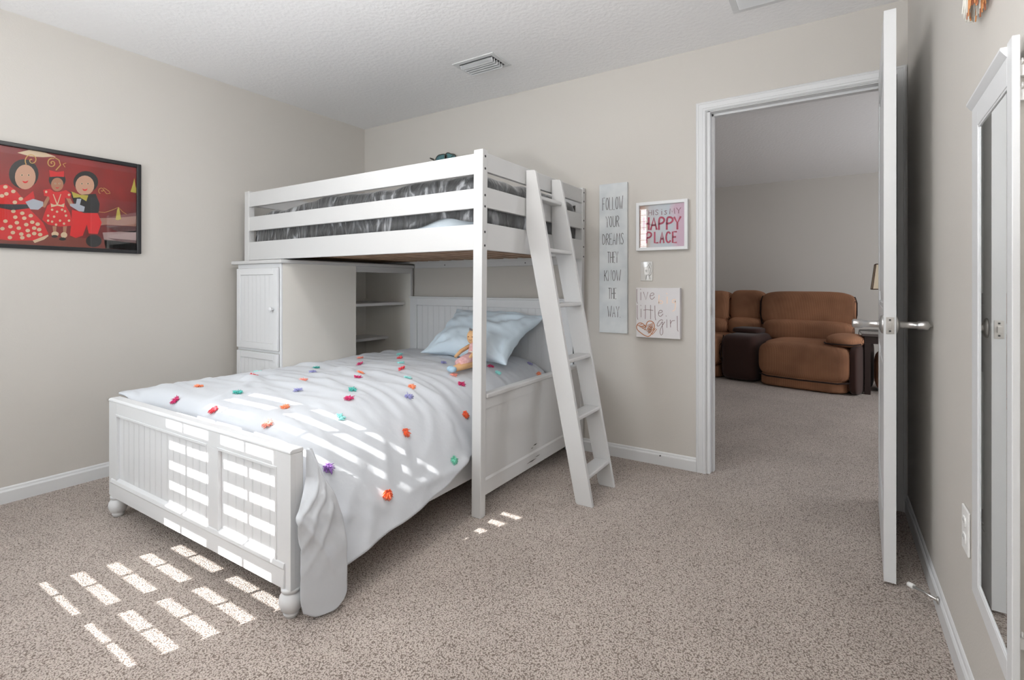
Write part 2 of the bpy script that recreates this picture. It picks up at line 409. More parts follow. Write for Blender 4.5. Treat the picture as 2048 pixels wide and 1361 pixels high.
bl = thing('window_blind', 'white horizontal slat blind lowered over the bedroom window', 'window blind', ((WX0 + WX1) / 2, yc, WZ0 + .0))
bm = B()
for k in ks_:
    z = zc + (k + .5) * PIT; dy, dz = SW / 2 * math.cos(TILT), SW / 2 * math.sin(TILT)
    prism(bm, [(yc - dy, z + dz), (yc - dy, z + dz + .0025), (yc, z + .005), (yc + dy, z - dz + .0025), (yc + dy, z - dz), (yc, z + .0025)], 0, WX0 + .01, WX1 - .01)
finish('slat_stack', bm, M_plastic, bl)
bm = B(); bx(bm, WX0 + .006, WX1 - .006, yc - .03, yc + .03, WZ1 - .065, WZ1 - .005); finish('headrail', bm, M_plastic, bl, bevel=.003)

# ---------------------------------------------------------------- ceiling vents
def vent(cx, cy, w, d, n, label, deep):
    t = thing('ceiling_vent', label, 'air vent', (cx, cy, H))
    bm = B(); f = .03
    for x0, x1, y0, y1 in ((cx - w / 2, cx + w / 2, cy - d / 2, cy - d / 2 + f), (cx - w / 2, cx + w / 2, cy + d / 2 - f, cy + d / 2), (cx - w / 2, cx - w / 2 + f, cy - d / 2 + f, cy + d / 2 - f), (cx + w / 2 - f, cx + w / 2, cy - d / 2 + f, cy + d / 2 - f)):
        bx(bm, x0, x1, y0, y1, H - .006, H - .0005)
    finish('vent_frame', bm, M_trim, t, bevel=.003)
    if not deep:
        bm = B(); bx(bm, cx - w / 2 + f, cx + w / 2 - f, cy - d / 2 + f, cy + d / 2 - f, H - .002, H - .0005); finish('vent_backing', bm, mat('grille_shade', (.45, .45, .45, 1), .8), t)
    else:
        bm = B(); bx(bm, cx - w / 2 + f, cx + w / 2 - f, cy - d / 2 + f, cy + d / 2 - f, H - .002, H - .0005); finish('vent_backing', bm, M_dark, t)
    for i in range(n):
        bm = B()
        if deep:
            y = cy - d / 2 + f + .012 + i * (d - 2 * f - .012) / n; dd = .036 if i == 0 else .020
            x0, x1 = cx - w / 2 + f + .004, cx + w / 2 - f - .004; q = .004
            zz = H - .024
            prof = [(y, H - .003), (y - .002, H - .010), (y + .006, zz), (y + dd * .5, zz - .003), (y + dd * .5, zz - .001), (y + .009, zz + .003), (y + .002, H - .010), (y + .004, H - .003)]
            prism(bm, prof, 0, x0 + q, x1 - q)
            prism(bm, prof[:3] + prof[5:], 0, x0, x1)
        else:
            y = cy - d / 2 + f + (i + .5) * (d - 2 * f) / n
            prism(bm, [(y - .007, H - .003), (y + .003, H - .010), (y + .004, H - .008), (y - .005, H - .002)], 0, cx - w / 2 + f, cx + w / 2 - f)
        finish('vent_blade', bm, M_trim, t)
    return t
vent(-1.820, 2.520, .305, .205, 5, 'small white ceiling air vent with curved blades above the loft bed', True)
vent(-.165, 2.500, .50, .445, 26, 'large white ceiling return grille with fine blades near the door', False)

# ceiling light added out of view to brighten the bedroom
t = thing('added_ceiling_light', 'flush white dome light added out of view to brighten the bedroom', 'ceiling light', (-1.45, 1.15, H))
bm = B(); lathe(bm, [(.0, 0), (.175, 0), (.18, -.015), (.17, -.03), (.0, -.03)], (-1.45, 1.15, H - .0005), seg=40); finish('lamp_base', bm, M_steel, t, smooth=False)
M_dome = mat('lit_dome', (1, 1, 1, 1), .5, emit=((1.0, .985, .96, 1), E_DOME))
bm = B(); lathe(bm, [(.165, -.03), (.158, -.055), (.13, -.082), (.08, -.100), (.03, -.106), (.0, -.107)], (-1.45, 1.15, H), seg=40); finish('lamp_dome', bm, M_dome, t, smooth=True)

# floor lamp body for the upward fill light, added unseen behind the camera
lx, ly, lz = -.55, -.24, UPZ
t = thing('added_floor_lamp', 'short steel lamp added behind the camera to brighten the bedroom', 'floor lamp', (lx, ly, 0))
bm = B(); lathe(bm, [(.0, 0), (.11, 0), (.11, .012), (.02, .022), (.009, .03), (.009, lz - .06), (.0, lz - .06)], (lx, ly, .0), seg=28); finish('lamp_stand', bm, M_steel, t)
bm = B(); lathe(bm, [(r_, lz - 1.80 + z_) for r_, z_ in ((.0, 1.74), (.06, 1.745), (.12, 1.760), (.155, 1.785), (.150, 1.787), (.115, 1.770), (.055, 1.758), (.0, 1.752))], (lx, ly, 0), seg=32); finish('lamp_bowl', bm, M_white2, t, smooth=True)
# living room ceiling light, added unseen to lift the brightness there
t = thing('added_ceiling_light', 'flush white dome light added out of view to brighten the living room', 'ceiling light', (1.4, 5.0, H))
bm = B(); lathe(bm, [(.0, 0), (.175, 0), (.18, -.015), (.17, -.03), (.0, -.03)], (1.4, 5.0, H - .0005), seg=40); finish('lamp_base', bm, M_steel, t)
M_dome2 = mat('lit_dome_living_room', (1, 1, 1, 1), .5, emit=((1.0, .98, .96, 1), E_HDOME))
bm = B(); lathe(bm, [(.165, -.03), (.158, -.055), (.13, -.082), (.08, -.100), (.03, -.106), (.0, -.107)], (1.4, 5.0, H), seg=40); finish('lamp_dome', bm, M_dome2, t, smooth=True)

DUVET = [
17,36,32,32,35,37,40,40,40,40,40,40,40,40,40,40,40,39,40,40,40,39,40,40,40,40,39,37,31,31,30,30,29,28,26,16,24,21,21,18,17,15,15,14,13,12,11,5,
-4,-2,0,3,2,3,-1,0,0,0,0,0,-1,0,0,0,0,0,0,0,0,0,0,0,0,-1,1,1,0,0,1,0,0,1,1,3,0,0,0,0,0,0,-1,0,0,-1,0,1,
-1,-2,1,2,2,-1,1,-1,0,0,-1,0,1,0,-1,0,0,0,0,0,0,0,0,0,0,0,0,0,1,0,1,0,1,0,0,4,-1,2,-1,0,-1,0,1,-1,-1,1,0,-1,
0,-2,3,1,0,0,-1,0,0,-1,1,0,-1,0,1,-1,0,0,0,0,-1,1,0,0,-1,1,0,0,0,1,0,1,0,1,1,1,2,-1,0,0,0,0,-1,0,1,-1,0,0,
0,0,0,1,0,0,0,0,0,0,0,-1,1,-1,0,0,0,0,0,0,0,0,0,-1,1,0,0,0,1,0,0,1,0,0,0,3,0,1,0,-1,0,0,0,0,-1,0,0,0,
0,1,0,-1,0,1,0,0,-1,1,-1,1,-1,0,0,0,0,0,0,0,0,0,0,0,0,0,0,0,0,0,1,0,1,0,1,0,1,0,0,0,0,0,0,0,0,0,-1,1,
0,2,-1,1,0,-1,0,0,0,-1,1,-1,0,1,-1,1,-1,0,0,0,0,0,-1,1,0,0,0,0,0,1,-1,0,0,1,0,1,0,0,0,0,0,0,0,0,0,0,0,0,
0,1,0,-1,0,0,1,0,0,0,-1,0,1,-1,0,0,0,1,-1,-1,1,0,0,0,0,0,-1,1,0,0,0,0,0,0,0,0,0,0,0,1,0,0,-1,0,0,0,1,-1,
0,2,0,0,0,0,-2,0,1,0,0,0,-1,0,1,-1,0,0,0,0,0,-1,1,0,0,-1,1,-1,1,-1,1,0,0,0,0,0,-1,1,0,-1,0,0,1,0,-1,0,0,0,
0,0,1,0,-1,0,1,0,-1,0,0,0,0,0,0,0,0,0,0,0,0,0,0,-1,0,1,0,0,-1,1,-1,0,0,0,0,-1,1,-1,0,0,0,0,0,0,1,0,0,0,
0,2,-1,0,1,-1,0,0,0,0,0,0,0,0,-1,0,0,-1,1,0,0,0,0,0,0,0,-1,1,0,-1,1,-1,0,0,-1,1,-1,0,0,1,0,0,0,0,0,0,-1,1,
0,1,-1,0,0,1,0,-1,0,0,0,0,0,0,0,0,0,0,0,0,-1,1,-1,1,-1,0,1,-1,0,0,0,0,0,-1,1,-1,0,0,1,-1,0,0,0,0,0,0,1,-1,
0,-3,5,1,-2,0,-1,1,0,-1,0,0,0,0,0,0,0,0,0,0,0,-1,1,-1,1,0,-1,0,0,1,-1,0,0,0,-1,1,0,0,-1,0,0,0,0,1,0,0,-1,1,
-1,4,-2,-1,1,-1,1,-1,0,1,-1,0,0,0,0,0,0,0,-1,0,1,0,-1,1,-1,0,1,0,-1,0,0,0,0,-1,1,-1,0,0,0,1,0,0,0,-1,0,0,1,-1,
2,-2,1,-1,0,1,-1,1,-1,0,1,-1,0,0,0,0,0,0,0,0,-1,1,0,-1,1,-1,0,0,0,0,-1,1,-1,1,-1,0,0,0,1,-1,0,0,0,0,0,1,-1,1,
-1,2,-4,2,1,0,1,-1,0,0,0,0,0,0,0,0,0,0,0,0,0,-1,0,1,-1,1,-1,0,1,-1,1,-1,0,0,0,1,0,0,-1,1,0,0,0,0,0,0,0,0,
0,-1,4,-2,0,-1,0,0,1,-1,0,0,0,0,0,0,-1,0,0,0,1,0,0,-1,1,-1,0,1,0,0,0,0,1,-1,1,-1,1,0,1,0,0,0,1,0,0,-1,1,-1,
0,0,0,1,-1,0,-1,1,-1,1,0,0,0,0,-1,0,1,0,0,0,-1,0,0,0,0,0,0,1,0,0,0,1,0,1,-1,1,0,1,0,0,1,0,-1,1,0,0,0,1,
-1,-1,0,2,0,0,0,0,0,0,-1,1,0,-1,1,0,0,0,0,0,-1,1,0,0,-1,0,0,1,0,0,0,0,0,0,1,0,0,0,1,0,0,0,0,0,0,1,0,-1,
1,1,-1,-2,0,1,0,0,0,0,0,0,-1,1,0,0,-1,0,0,0,1,-1,0,0,0,0,0,0,0,0,0,0,0,0,0,0,0,0,0,1,-1,1,0,0,0,0,0,0,
0,-1,0,1,0,0,0,-1,1,-1,1,0,0,0,0,-1,1,0,-1,0,0,0,0,0,0,0,0,0,-1,1,0,-1,0,0,0,0,0,0,0,0,0,0,0,0,0,0,0,0,
0,0,0,-1,1,-1,0,1,-1,1,-1,0,1,-1,0,1,-1,0,1,-1,0,0,0,0,0,0,0,0,0,-1,0,0,0,0,0,-1,1,0,0,-1,1,-1,1,-1,1,0,0,0,
0,-1,0,1,-1,1,0,0,0,0,0,0,-1,1,0,-1,1,-1,0,1,0,-1,0,0,0,0,0,-1,0,0,0,0,0,0,-1,1,-1,1,-1,1,0,0,0,0,0,0,-1,1,
0,0,0,-1,1,-1,1,-1,1,-1,1,-1,1,-1,0,1,-1,1,-1,0,0,0,0,0,0,0,-1,1,0,0,-1,1,-1,0,1,-1,1,-1,0,0,0,0,0,0,0,0,1,-1,
0,0,0,0,0,0,0,0,0,0,0,0,0,0,0,-1,1,-1,1,-1,0,1,-1,0,0,-1,1,-1,0,0,1,-1,0,0,0,0,-1,1,0,0,0,0,0,0,0,0,-1,1,
0,0,-1,1,-1,1,-1,1,-1,1,-1,0,0,0,0,0,0,0,0,0,0,0,0,0,0,0,-1,0,0,0,-1,0,1,-1,0,0,0,-1,1,0,0,0,0,0,0,-1,1,0,
0,0,0,-1,1,-1,1,-1,1,0,0,0,-1,1,-1,1,-1,1,-1,1,-1,0,1,-1,0,-1,0,0,0,-1,0,0,-1,0,0,0,0,0,0,0,0,0,0,0,0,1,0,-1,
0,0,0,0,0,0,-1,1,-1,0,0,0,1,-1,1,-1,0,0,0,0,0,0,-1,0,-2,1,1,-1,1,0,0,-1,0,1,-1,0,0,0,0,1,-1,1,-1,1,0,-1,0,0,
0,0,0,0,0,0,0,0,0,-1,1,0,-1,1,-1,0,1,-1,0,0,0,0,0,-2,2,-1,-1,1,0,1,0,0,0,-1,1,0,0,1,0,0,1,-1,1,-1,0,1,0,0,
0,0,0,0,-1,1,0,-1,0,1,-1,0,1,-1,0,0,0,0,0,0,0,-1,-2,3,-3,2,0,0,1,0,0,1,0,0,0,0,1,0,0,0,1,0,0,1,0,0,0,0,
0,0,0,0,0,0,0,0,0,-1,1,0,-1,0,1,0,-1,0,1,-1,0,-2,2,-3,3,-1,0,-1,2,0,0,-1,1,0,0,0,0,0,1,1,-1,1,0,-1,0,1,0,0,
0,0,0,0,0,-1,1,0,0,0,-1,0,0,0,0,0,0,0,-1,0,-2,2,-2,2,0,0,1,-1,0,0,0,0,-1,1,-1,1,0,0,0,-1,1,0,0,1,0,-1,0,0,
0,0,0,0,0,0,0,-1,0,0,0,1,0,0,-1,0,0,0,0,-2,2,-3,3,0,-1,0,0,0,0,-1,0,1,0,-1,0,0,-1,0,0,1,0,-1,0,0,0,0,1,0,
0,0,0,0,0,0,-1,1,0,0,0,-1,0,0,0,0,0,0,-3,2,-2,3,-1,0,0,1,-1,0,0,0,0,-1,-1,0,1,-1,0,0,0,0,0,1,-1,0,0,0,0,0,
0,0,1,-1,0,0,0,0,-1,0,0,1,-1,0,0,0,0,-3,3,-2,2,0,0,0,0,-1,0,0,0,0,-1,0,0,0,-1,0,0,0,0,0,0,0,0,0,0,0,0,0,
0,0,0,0,0,0,0,-1,1,0,0,-1,0,0,0,0,-3,3,-3,3,-1,0,0,0,0,0,0,0,0,-1,0,0,0,-1,0,0,0,0,0,0,0,0,1,-1,0,1,-1,0,
0,1,-1,1,-1,0,-1,1,0,-1,0,0,1,0,-1,-2,3,-3,3,-1,1,-1,0,0,0,-1,0,0,0,0,-1,0,0,0,0,0,0,0,0,0,0,0,0,1,0,-1,0,1,
0,-2,1,1,1,-1,0,-1,0,1,-1,0,-1,0,-1,2,-3,3,0,-1,0,1,0,0,0,-1,0,0,0,0,1,-1,0,0,0,0,0,1,0,0,1,0,-1,0,0,1,0,-1,
0,2,0,-2,-1,1,-1,1,-1,0,0,0,-1,0,1,-2,2,0,0,1,-1,0,0,0,-2,1,-1,0,2,-1,0,0,0,1,0,0,0,-1,1,0,0,1,1,0,0,-1,0,0,
0,0,-1,1,0,-1,1,-1,0,0,0,-2,2,-1,-1,2,0,0,0,-1,1,0,-1,-2,2,-1,0,0,1,1,-1,0,0,0,0,0,0,0,-1,1,0,0,0,0,0,1,0,0,
0,0,1,-1,-1,1,1,-1,0,-1,0,1,-1,0,1,-1,1,-1,0,1,-1,-2,0,1,-3,2,0,0,0,0,0,0,0,0,-1,0,0,0,0,0,0,1,0,0,0,0,0,0,
0,0,0,-2,2,-1,-2,2,-1,1,0,1,-1,0,0,0,0,0,0,-2,-2,2,0,-3,3,0,0,0,-1,0,1,0,0,0,0,0,0,-1,1,0,1,-1,0,1,0,-1,1,0,
0,-2,0,3,-2,0,1,-2,2,-1,0,-1,1,0,0,1,-1,0,-4,1,3,-2,-3,4,-1,-1,1,-1,-1,2,0,0,1,-1,1,0,0,1,0,0,1,0,1,-1,0,1,-1,0,
1,1,-1,-2,1,-1,0,1,-2,1,0,0,0,0,0,-1,-1,-3,4,0,-4,0,4,-1,0,0,-1,-1,0,2,0,0,0,0,1,0,0,1,0,1,-1,1,0,0,1,-1,0,0,
1,0,-1,0,0,0,0,-1,1,-1,0,0,0,0,-1,-3,1,3,-1,-4,3,1,-1,0,0,-1,-1,1,0,0,-1,1,-1,0,-1,0,1,-1,1,0,0,1,0,0,-1,1,0,0,
1,-1,0,0,-1,1,-1,1,-1,0,0,-1,0,-3,0,4,-1,-2,-2,4,0,-1,0,-1,-1,1,1,-1,-1,1,-1,-1,0,0,-1,0,-1,0,-1,0,1,-1,0,1,0,0,0,1,
0,0,0,0,0,-1,1,-1,1,-1,-1,-1,-1,3,1,-3,-1,1,2,-1,0,0,-2,0,1,0,-1,1,0,-1,0,-1,-1,0,-1,0,-1,0,0,-1,0,1,0,0,0,0,0,0,
0,0,0,-1,0,1,-1,1,-2,-1,0,2,0,-1,-3,1,2,0,-1,1,-2,0,2,0,-1,0,1,-1,0,0,0,0,-1,0,0,-1,0,-1,0,0,0,0,1,0,0,0,1,-1,
-1,-2,0,2,0,0,0,-1,1,1,0,-2,-1,0,3,0,-1,0,0,-1,1,0,-1,1,0,-1,-1,1,0,1,0,-1,1,-2,1,0,0,0,0,0,0,1,0,0,0,0,0,1,
0,-1,1,-1,1,-1,0,0,0,-2,0,1,1,0,-1,1,0,0,0,0,0,0,0,-1,0,0,1,-1,0,1,0,0,0,1,-1,0,0,0,0,1,0,0,1,0,1,-1,0,0,
0,3,-1,-1,-1,0,-1,0,0,1,0,0,0,0,0,-1,0,0,0,0,-1,1,0,0,0,0,-1,0,0,1,0,0,-1,0,1,-1,1,0,0,0,1,-1,0,1,0,0,1,-1,
1,-1,0,0,0,-1,1,0,-1,1,0,-1,0,0,0,0,0,-1,0,0,1,-1,0,0,0,0,0,0,0,0,0,0,0,0,-1,1,-1,1,-1,0,0,1,0,0,-1,1,-1,1,
0,0,0,0,0,0,0,-1,1,0,-1,1,0,-1,0,0,0,1,-1,0,0,0,0,0,0,-1,0,0,0,0,0,0,-1,0,0,0,0,-1,1,0,-1,0,0,0,1,0,0,0,
-1,0,0,1,-1,1,-1,1,-1,0,1,-1,0,1,-1,0,0,-1,1,0,0,-1,0,0,0,1,0,0,-1,0,-1,0,1,-1,0,0,-1,1,-1,0,0,1,0,0,0,0,0,0,
0,1,0,-1,0,0,0,0,0,0,-1,1,-1,0,1,-1,0,1,-1,0,0,0,0,0,0,-1,0,0,1,-1,0,0,-1,1,-1,0,0,-1,1,-1,1,-1,0,0,0,0,1,0,
0,0,-1,0,1,-1,1,-1,1,-1,1,-1,1,-1,0,0,0,-1,1,0,-1,1,0,-1,0,1,0,-1,0,1,-1,0,0,-1,1,-1,1,0,-1,1,-1,0,1,0,0,0,-1,0,
0,-1,1,0,0,0,0,0,-1,1,-1,1,-1,1,-1,1,-1,1,-1,0,1,-1,0,0,0,0,-1,1,-1,0,1,-1,1,0,-1,0,0,0,0,0,0,1,-1,0,0,0,1,0,
0,0,0,0,-1,1,-1,0,1,-1,1,-1,1,-1,0,0,0,0,0,0,-1,1,-1,1,0,-1,1,-1,1,-1,1,1,-1,0,1,0,0,0,0,0,1,-1,0,1,0,1,-1,0,
0,0,-1,1,0,0,0,0,0,0,-1,1,-1,0,1,-1,1,-1,1,-1,0,0,0,0,0,0,-1,1,-1,0,2,0,0,0,0,0,0,0,1,0,0,1,0,0,1,-1,1,0,
-1,1,0,-1,1,-1,0,1,-1,0,1,-1,0,1,-1,0,0,0,-1,1,0,0,0,0,-1,1,0,-1,1,-1,2,-1,1,0,0,0,0,1,-1,0,1,-1,1,1,0,0,0,0,
0,-1,0,1,0,0,0,0,0,0,-1,1,0,-1,1,0,-1,0,1,-1,0,0,0,0,0,-1,1,0,-1,1,0,0,0,0,0,0,0,0,0,0,0,0,1,-1,0,0,0,0,
0,0,1,-1,-1,1,0,-1,0,0,1,-1,0,0,0,0,0,0,0,0,0,0,0,-1,1,0,-1,1,0,-1,0,1,-1,0,0,0,0,0,0,0,-1,1,-1,1,0,0,0,0,
0,1,-1,0,0,-1,1,0,0,0,-1,1,0,0,-1,0,1,0,-1,0,1,-1,0,0,0,0,0,-1,1,0,0,-1,0,0,0,0,0,-1,1,0,0,0,0,-1,0,1,-1,1,
0,-1,1,0,0,0,-1,0,0,1,0,-1,0,0,0,0,0,0,0,0,-1,1,0,0,-1,1,0,0,-1,1,0,0,0,0,-1,0,0,0,0,-1,1,-1,0,1,0,-1,1,-1,
1,-1,0,0,0,0,0,0,0,-1,0,1,0,0,0,0,-1,0,0,0,1,-1,0,0,1,-1,0,0,0,-1,0,0,0,0,0,0,0,0,-1,1,-1,1,0,0,0,0,0,0,
-1,1,-1,0,0,0,1,0,0,0,0,-1,0,0,0,0,0,0,0,0,0,0,0,0,-1,1,0,0,0,0,0,0,0,-1,1,0,-1,0,1,-1,0,0,0,0,0,0,0,0,
1,0,-1,0,0,0,-1,0,0,1,0,0,0,0,0,0,0,0,0,0,-1,0,0,0,0,0,0,0,0,0,0,0,-1,1,-1,0,1,0,-1,1,0,-1,1,-1,0,1,-1,0,
0,0,0,0,0,0,0,0,0,-1,0,0,0,0,0,0,0,0,0,0,0,0,0,0,0,0,0,0,0,0,0,-1,1,0,0,0,-1,0,0,0,0,1,-1,0,1,-1,1,0,
-1,1,0,0,0,0,0,0,0,0,0,0,0,0,0,0,0,0,0,0,0,0,0,0,0,-1,0,0,0,0,0,0,0,-1,1,-1,1,0,0,-1,0,0,0,0,0,0,0,0,
0,-1,-1,0,1,0,1,0,0,0,-1,0,0,0,0,0,0,0,0,0,0,0,0,0,0,0,0,0,0,0,0,0,0,0,-1,1,-1,0,0,0,0,0,0,0,0,0,0,0,
0,-3,3,0,0,0,0,0,0,0,1,-1,0,0,0,0,0,0,0,0,-1,0,0,0,0,0,0,0,0,0,0,0,0,0,0,0,0,0,0,0,0,-1,1,0,-1,1,0,0,
-1,3,-1,0,-1,0,-1,0,0,0,-1,1,0,0,0,0,0,0,0,0,0,0,0,-1,0,1,0,0,0,0,0,1,-1,1,0,-1,0,0,0,1,0,0,-1,1,0,0,-1,0,
1,0,-1,0,0,0,0,0,-1,-1,1,0,0,0,1,0,0,0,0,0,1,-2,1,0,0,-1,0,0,0,1,0,0,0,0,0,1,0,0,0,0,0,0,1,-1,1,-1,1,0,
0,0,0,0,0,0,-1,0,1,1,0,-2,0,1,-1,0,0,0,0,-1,0,2,-1,1,-1,0,0,0,1,-1,1,0,1,-1,1,0,1,0,0,0,0,0,0,0,0,1,0,0,
0,0,1,-1,0,0,0,0,-1,1,-1,2,-1,-1,0,0,0,0,0,1,-1,0,0,0,1,-1,1,0,-1,0,1,0,0,1,0,0,-1,0,1,0,0,1,-1,1,0,0,0,0,
-1,-1,0,1,1,0,0,0,0,-1,1,-1,1,0,0,0,0,-1,0,0,1,-1,0,0,0,1,-1,0,0,0,1,0,0,0,-1,0,1,0,-1,0,0,1,1,0,0,0,0,0,
0,1,1,-1,-1,-1,1,-1,1,0,-1,1,0,0,0,-1,0,1,0,-1,0,1,0,0,0,-1,0,0,0,0,1,0,-1,0,0,0,0,0,0,0,0,-1,0,1,0,0,0,0,
1,0,-2,0,0,1,-1,1,0,-1,1,0,0,-1,0,1,0,-1,0,1,-1,0,0,0,0,1,-1,0,0,0,0,0,0,0,0,0,-1,0,0,0,0,0,0,0,0,1,-1,1,
0,-1,1,0,0,-1,1,0,0,1,-1,0,-1,1,0,-1,0,1,0,-1,1,0,0,-1,0,0,1,-1,0,0,0,-1,1,-1,0,0,1,-1,1,-1,0,1,-1,0,0,0,1,-1,
0,0,-1,1,0,-1,0,0,0,0,2,-1,0,0,-1,1,0,-1,0,1,0,-1,0,1,-1,0,0,0,0,0,0,0,0,0,0,0,-1,1,-1,1,0,-1,1,-1,1,-1,0,0,
0,0,0,0,-2,2,0,0,0,0,-1,1,1,-2,1,-1,0,1,0,0,-1,1,-1,0,1,-1,0,1,-1,0,0,0,0,0,0,0,0,0,1,-1,0,1,-1,1,-1,1,-1,1,
-1,1,1,-1,1,-1,0,0,0,-1,0,0,-1,1,0,1,-1,0,0,0,1,-1,1,-2,0,1,0,0,0,0,0,0,0,0,0,0,0,0,0,0,0,-1,1,-1,1,-1,1,0,
0,-1,-1,2,1,0,-1,0,-1,1,-1,-1,0,1,0,0,1,0,0,-1,0,1,-2,2,-1,0,0,0,0,0,0,0,0,0,0,0,0,0,-1,0,0,0,0,0,0,1,0,-1,
0,1,1,-2,-1,1,0,0,0,0,0,0,1,-2,0,0,0,0,0,1,-2,0,1,0,1,-1,0,0,1,-1,0,0,0,0,-1,0,0,0,0,0,0,0,0,0,0,-1,0,1,
0,0,0,0,0,0,0,0,0,-1,1,0,-1,2,-1,0,0,-1,0,-1,2,-1,1,-1,0,0,0,0,0,1,-1,1,-1,-1,1,-1,0,0,0,0,0,0,0,0,0,1,0,-1,
-1,0,-1,1,1,0,0,-1,1,0,-1,1,0,0,0,-1,0,1,-1,1,-1,0,0,1,-1,1,-1,0,0,0,0,0,-1,1,0,0,0,-1,0,1,-1,0,0,0,0,0,0,0,
1,0,1,-1,-1,-1,1,0,-1,1,0,-1,1,-1,1,0,0,-1,0,0,0,1,-1,0,1,-1,1,-1,0,0,1,-1,0,0,0,0,0,0,0,-1,1,0,-1,1,-1,0,0,1,
1,-1,-1,0,1,0,-1,1,0,-1,1,0,-1,1,-1,0,0,0,1,-1,1,-1,1,-1,0,0,0,1,-1,0,0,0,0,0,-1,0,0,0,0,0,0,0,1,-1,1,0,0,-1,
-1,1,0,0,-1,1,0,-1,1,0,-1,1,0,-1,1,0,-1,1,-1,1,-1,0,0,1,-1,1,-1,0,0,0,0,0,0,0,0,0,0,0,0,0,-1,0,0,0,0,0,0,0,
0,-1,1,0,0,-1,1,0,-1,1,0,-1,0,1,-1,0,1,-1,1,-1,0,1,-1,0,0,0,0,0,0,0,0,0,0,0,0,0,-1,1,-1,0,1,0,-1,1,-1,0,1,0,
0,0,0,0,0,0,-1,1,0,-1,0,1,0,-1,1,0,-1,1,-1,0,1,-1,1,-1,1,-1,0,0,1,-1,0,0,1,-1,0,0,1,-1,1,0,-1,0,1,-1,1,0,-1,1,
0,0,-1,0,0,1,0,-1,1,0,0,-1,1,0,-1,0,1,-1,0,1,-1,0,0,0,0,0,1,-1,0,0,-1,2,0,0,1,0,-1,1,-1,1,0,0,0,1,0,0,1,-1,
0,0,0,0,0,-1,1,0,-1,0,1,0,-1,0,1,0,-1,0,1,-1,0,1,-1,1,-1,0,0,0,0,0,0,2,0,0,0,0,1,-1,1,0,1,0,0,0,0,1,-1,1,
0,0,0,0,0,0,-1,1,0,0,-1,1,0,0,-1,0,1,0,-1,0,1,-1,0,0,0,1,-1,0,0,0,0,1,0,1,-1,1,0,1,0,-1,1,0,0,0,1,-1,1,-1,
0,0,-1,0,1,0,0,-1,1,0,0,-1,0,1,0,0,-1,0,0,1,-1,0,1,-1,0,0,0,1,-1,0,0,0,0,0,1,-1,0,0,0,1,-1,1,0,0,0,0,0,1,
0,0,0,0,-1,1,0,0,-1,0,1,0,0,-1,0,0,0,0,0,0,0,0,0,0,1,-1,0,0,0,0,-1,1,0,0,-1,1,0,0,0,0,0,-1,1,0,-1,1,0,-1,
0,-1,1,0,0,0,0,0,-1,1,-1,1,1,-1,0,0,-1,0,0,0,0,1,-1,1,-2,1,0,0,0,0,0,-1,0,0,1,-1,0,0,0,0,0,1,-1,0,1,-1,0,0,
0,0,0,0,1,-1,0,-1,1,-1,1,0,-1,1,0,-1,0,-1,1,-1,1,-1,1,-1,2,-2,1,-1,0,0,0,0,0,0,0,0,1,0,0,0,0,-1,0,0,0,0,0,0,
0,0,1,0,-1,0,0,1,0,0,-1,-1,0,0,0,1,1,-1,-1,1,-1,0,0,0,-2,2,-1,0,0,0,0,0,0,0,0,1,-1,1,0,0,0,-1,0,0,-1,1,0,0,
-1,1,0,0,0,0,0,0,1,-1,0,-1,0,0,0,1,0,1,0,-1,0,0,-1,-1,1,-1,0,-1,0,0,1,0,0,0,0,-1,2,0,1,0,-1,-2,-1,0,1,0,1,0,
21,15,9,6,10,9,7,5,3,1,1,1,0,0,0,0,0,0,0,0,0,0,0,0,0,0,0,0,0,0,0,0,0,0,0,-30,-9,18,2,-15,2,6,6,7,7,7,7,4,
25,-6,-1,2,-2,-5,-5,-3,-3,0,-1,-1,0,0,0,0,0,0,0,0,0,0,0,0,0,1,0,0,0,0,0,0,0,0,0,8,8,-5,-4,10,1,0,1,0,0,0,0,0,
21,0,-1,-2,-6,-5,-3,-2,0,-1,0,-1,0,0,0,0,0,0,0,0,0,0,0,0,0,2,0,0,0,1,0,0,0,0,1,7,6,-5,0,6,2,0,0,-1,0,0,0,-1,
29,-6,-7,-4,-4,-1,0,-1,-1,-1,0,1,0,0,-1,0,0,0,1,0,0,0,0,0,0,1,0,0,0,-1,1,0,0,1,-1,7,2,-3,3,4,1,0,-1,1,-1,-1,0,0,
22,-1,-2,-5,-1,-1,-1,-1,0,0,0,-1,0,0,1,0,0,0,-1,0,0,0,0,0,1,-1,0,1,0,0,0,0,1,-1,1,4,0,-1,4,1,0,0,0,-1,0,0,0,0,
30,-6,-5,-2,0,-1,0,0,-1,0,-1,1,-1,0,0,0,0,0,0,0,0,0,1,0,-1,0,0,-1,1,0,0,1,-1,1,-1,3,-1,1,2,0,0,0,0,-1,0,0,-1,1,
22,-1,-1,0,-1,1,-1,0,0,0,0,-1,0,0,0,0,0,0,0,0,0,0,0,0,0,-1,0,1,-1,1,-1,0,1,0,0,1,-1,1,-1,0,0,0,0,0,0,0,0,-1,
25,-3,-1,0,0,-1,0,0,0,0,0,0,1,-1,0,0,0,0,0,0,0,1,-1,0,0,-1,0,0,0,0,1,-1,0,0,0,1,0,-1,0,0,0,-1,0,0,0,-1,0,0,
22,-1,0,-1,0,1,0,-1,1,-1,0,1,-1,1,0,-1,0,1,0,0,0,-1,0,1,0,-1,0,0,0,0,0,0,0,0,1,0,-1,0,0,-1,-1,0,0,0,0,0,0,0,
21,0,-1,1,0,-1,0,1,-1,1,0,-1,1,-1,0,1,0,-1,0,0,1,0,0,-1,0,1,0,-1,1,-1,0,1,0,0,-1,1,-1,0,-1,0,0,0,-1,1,-1,1,0,0,
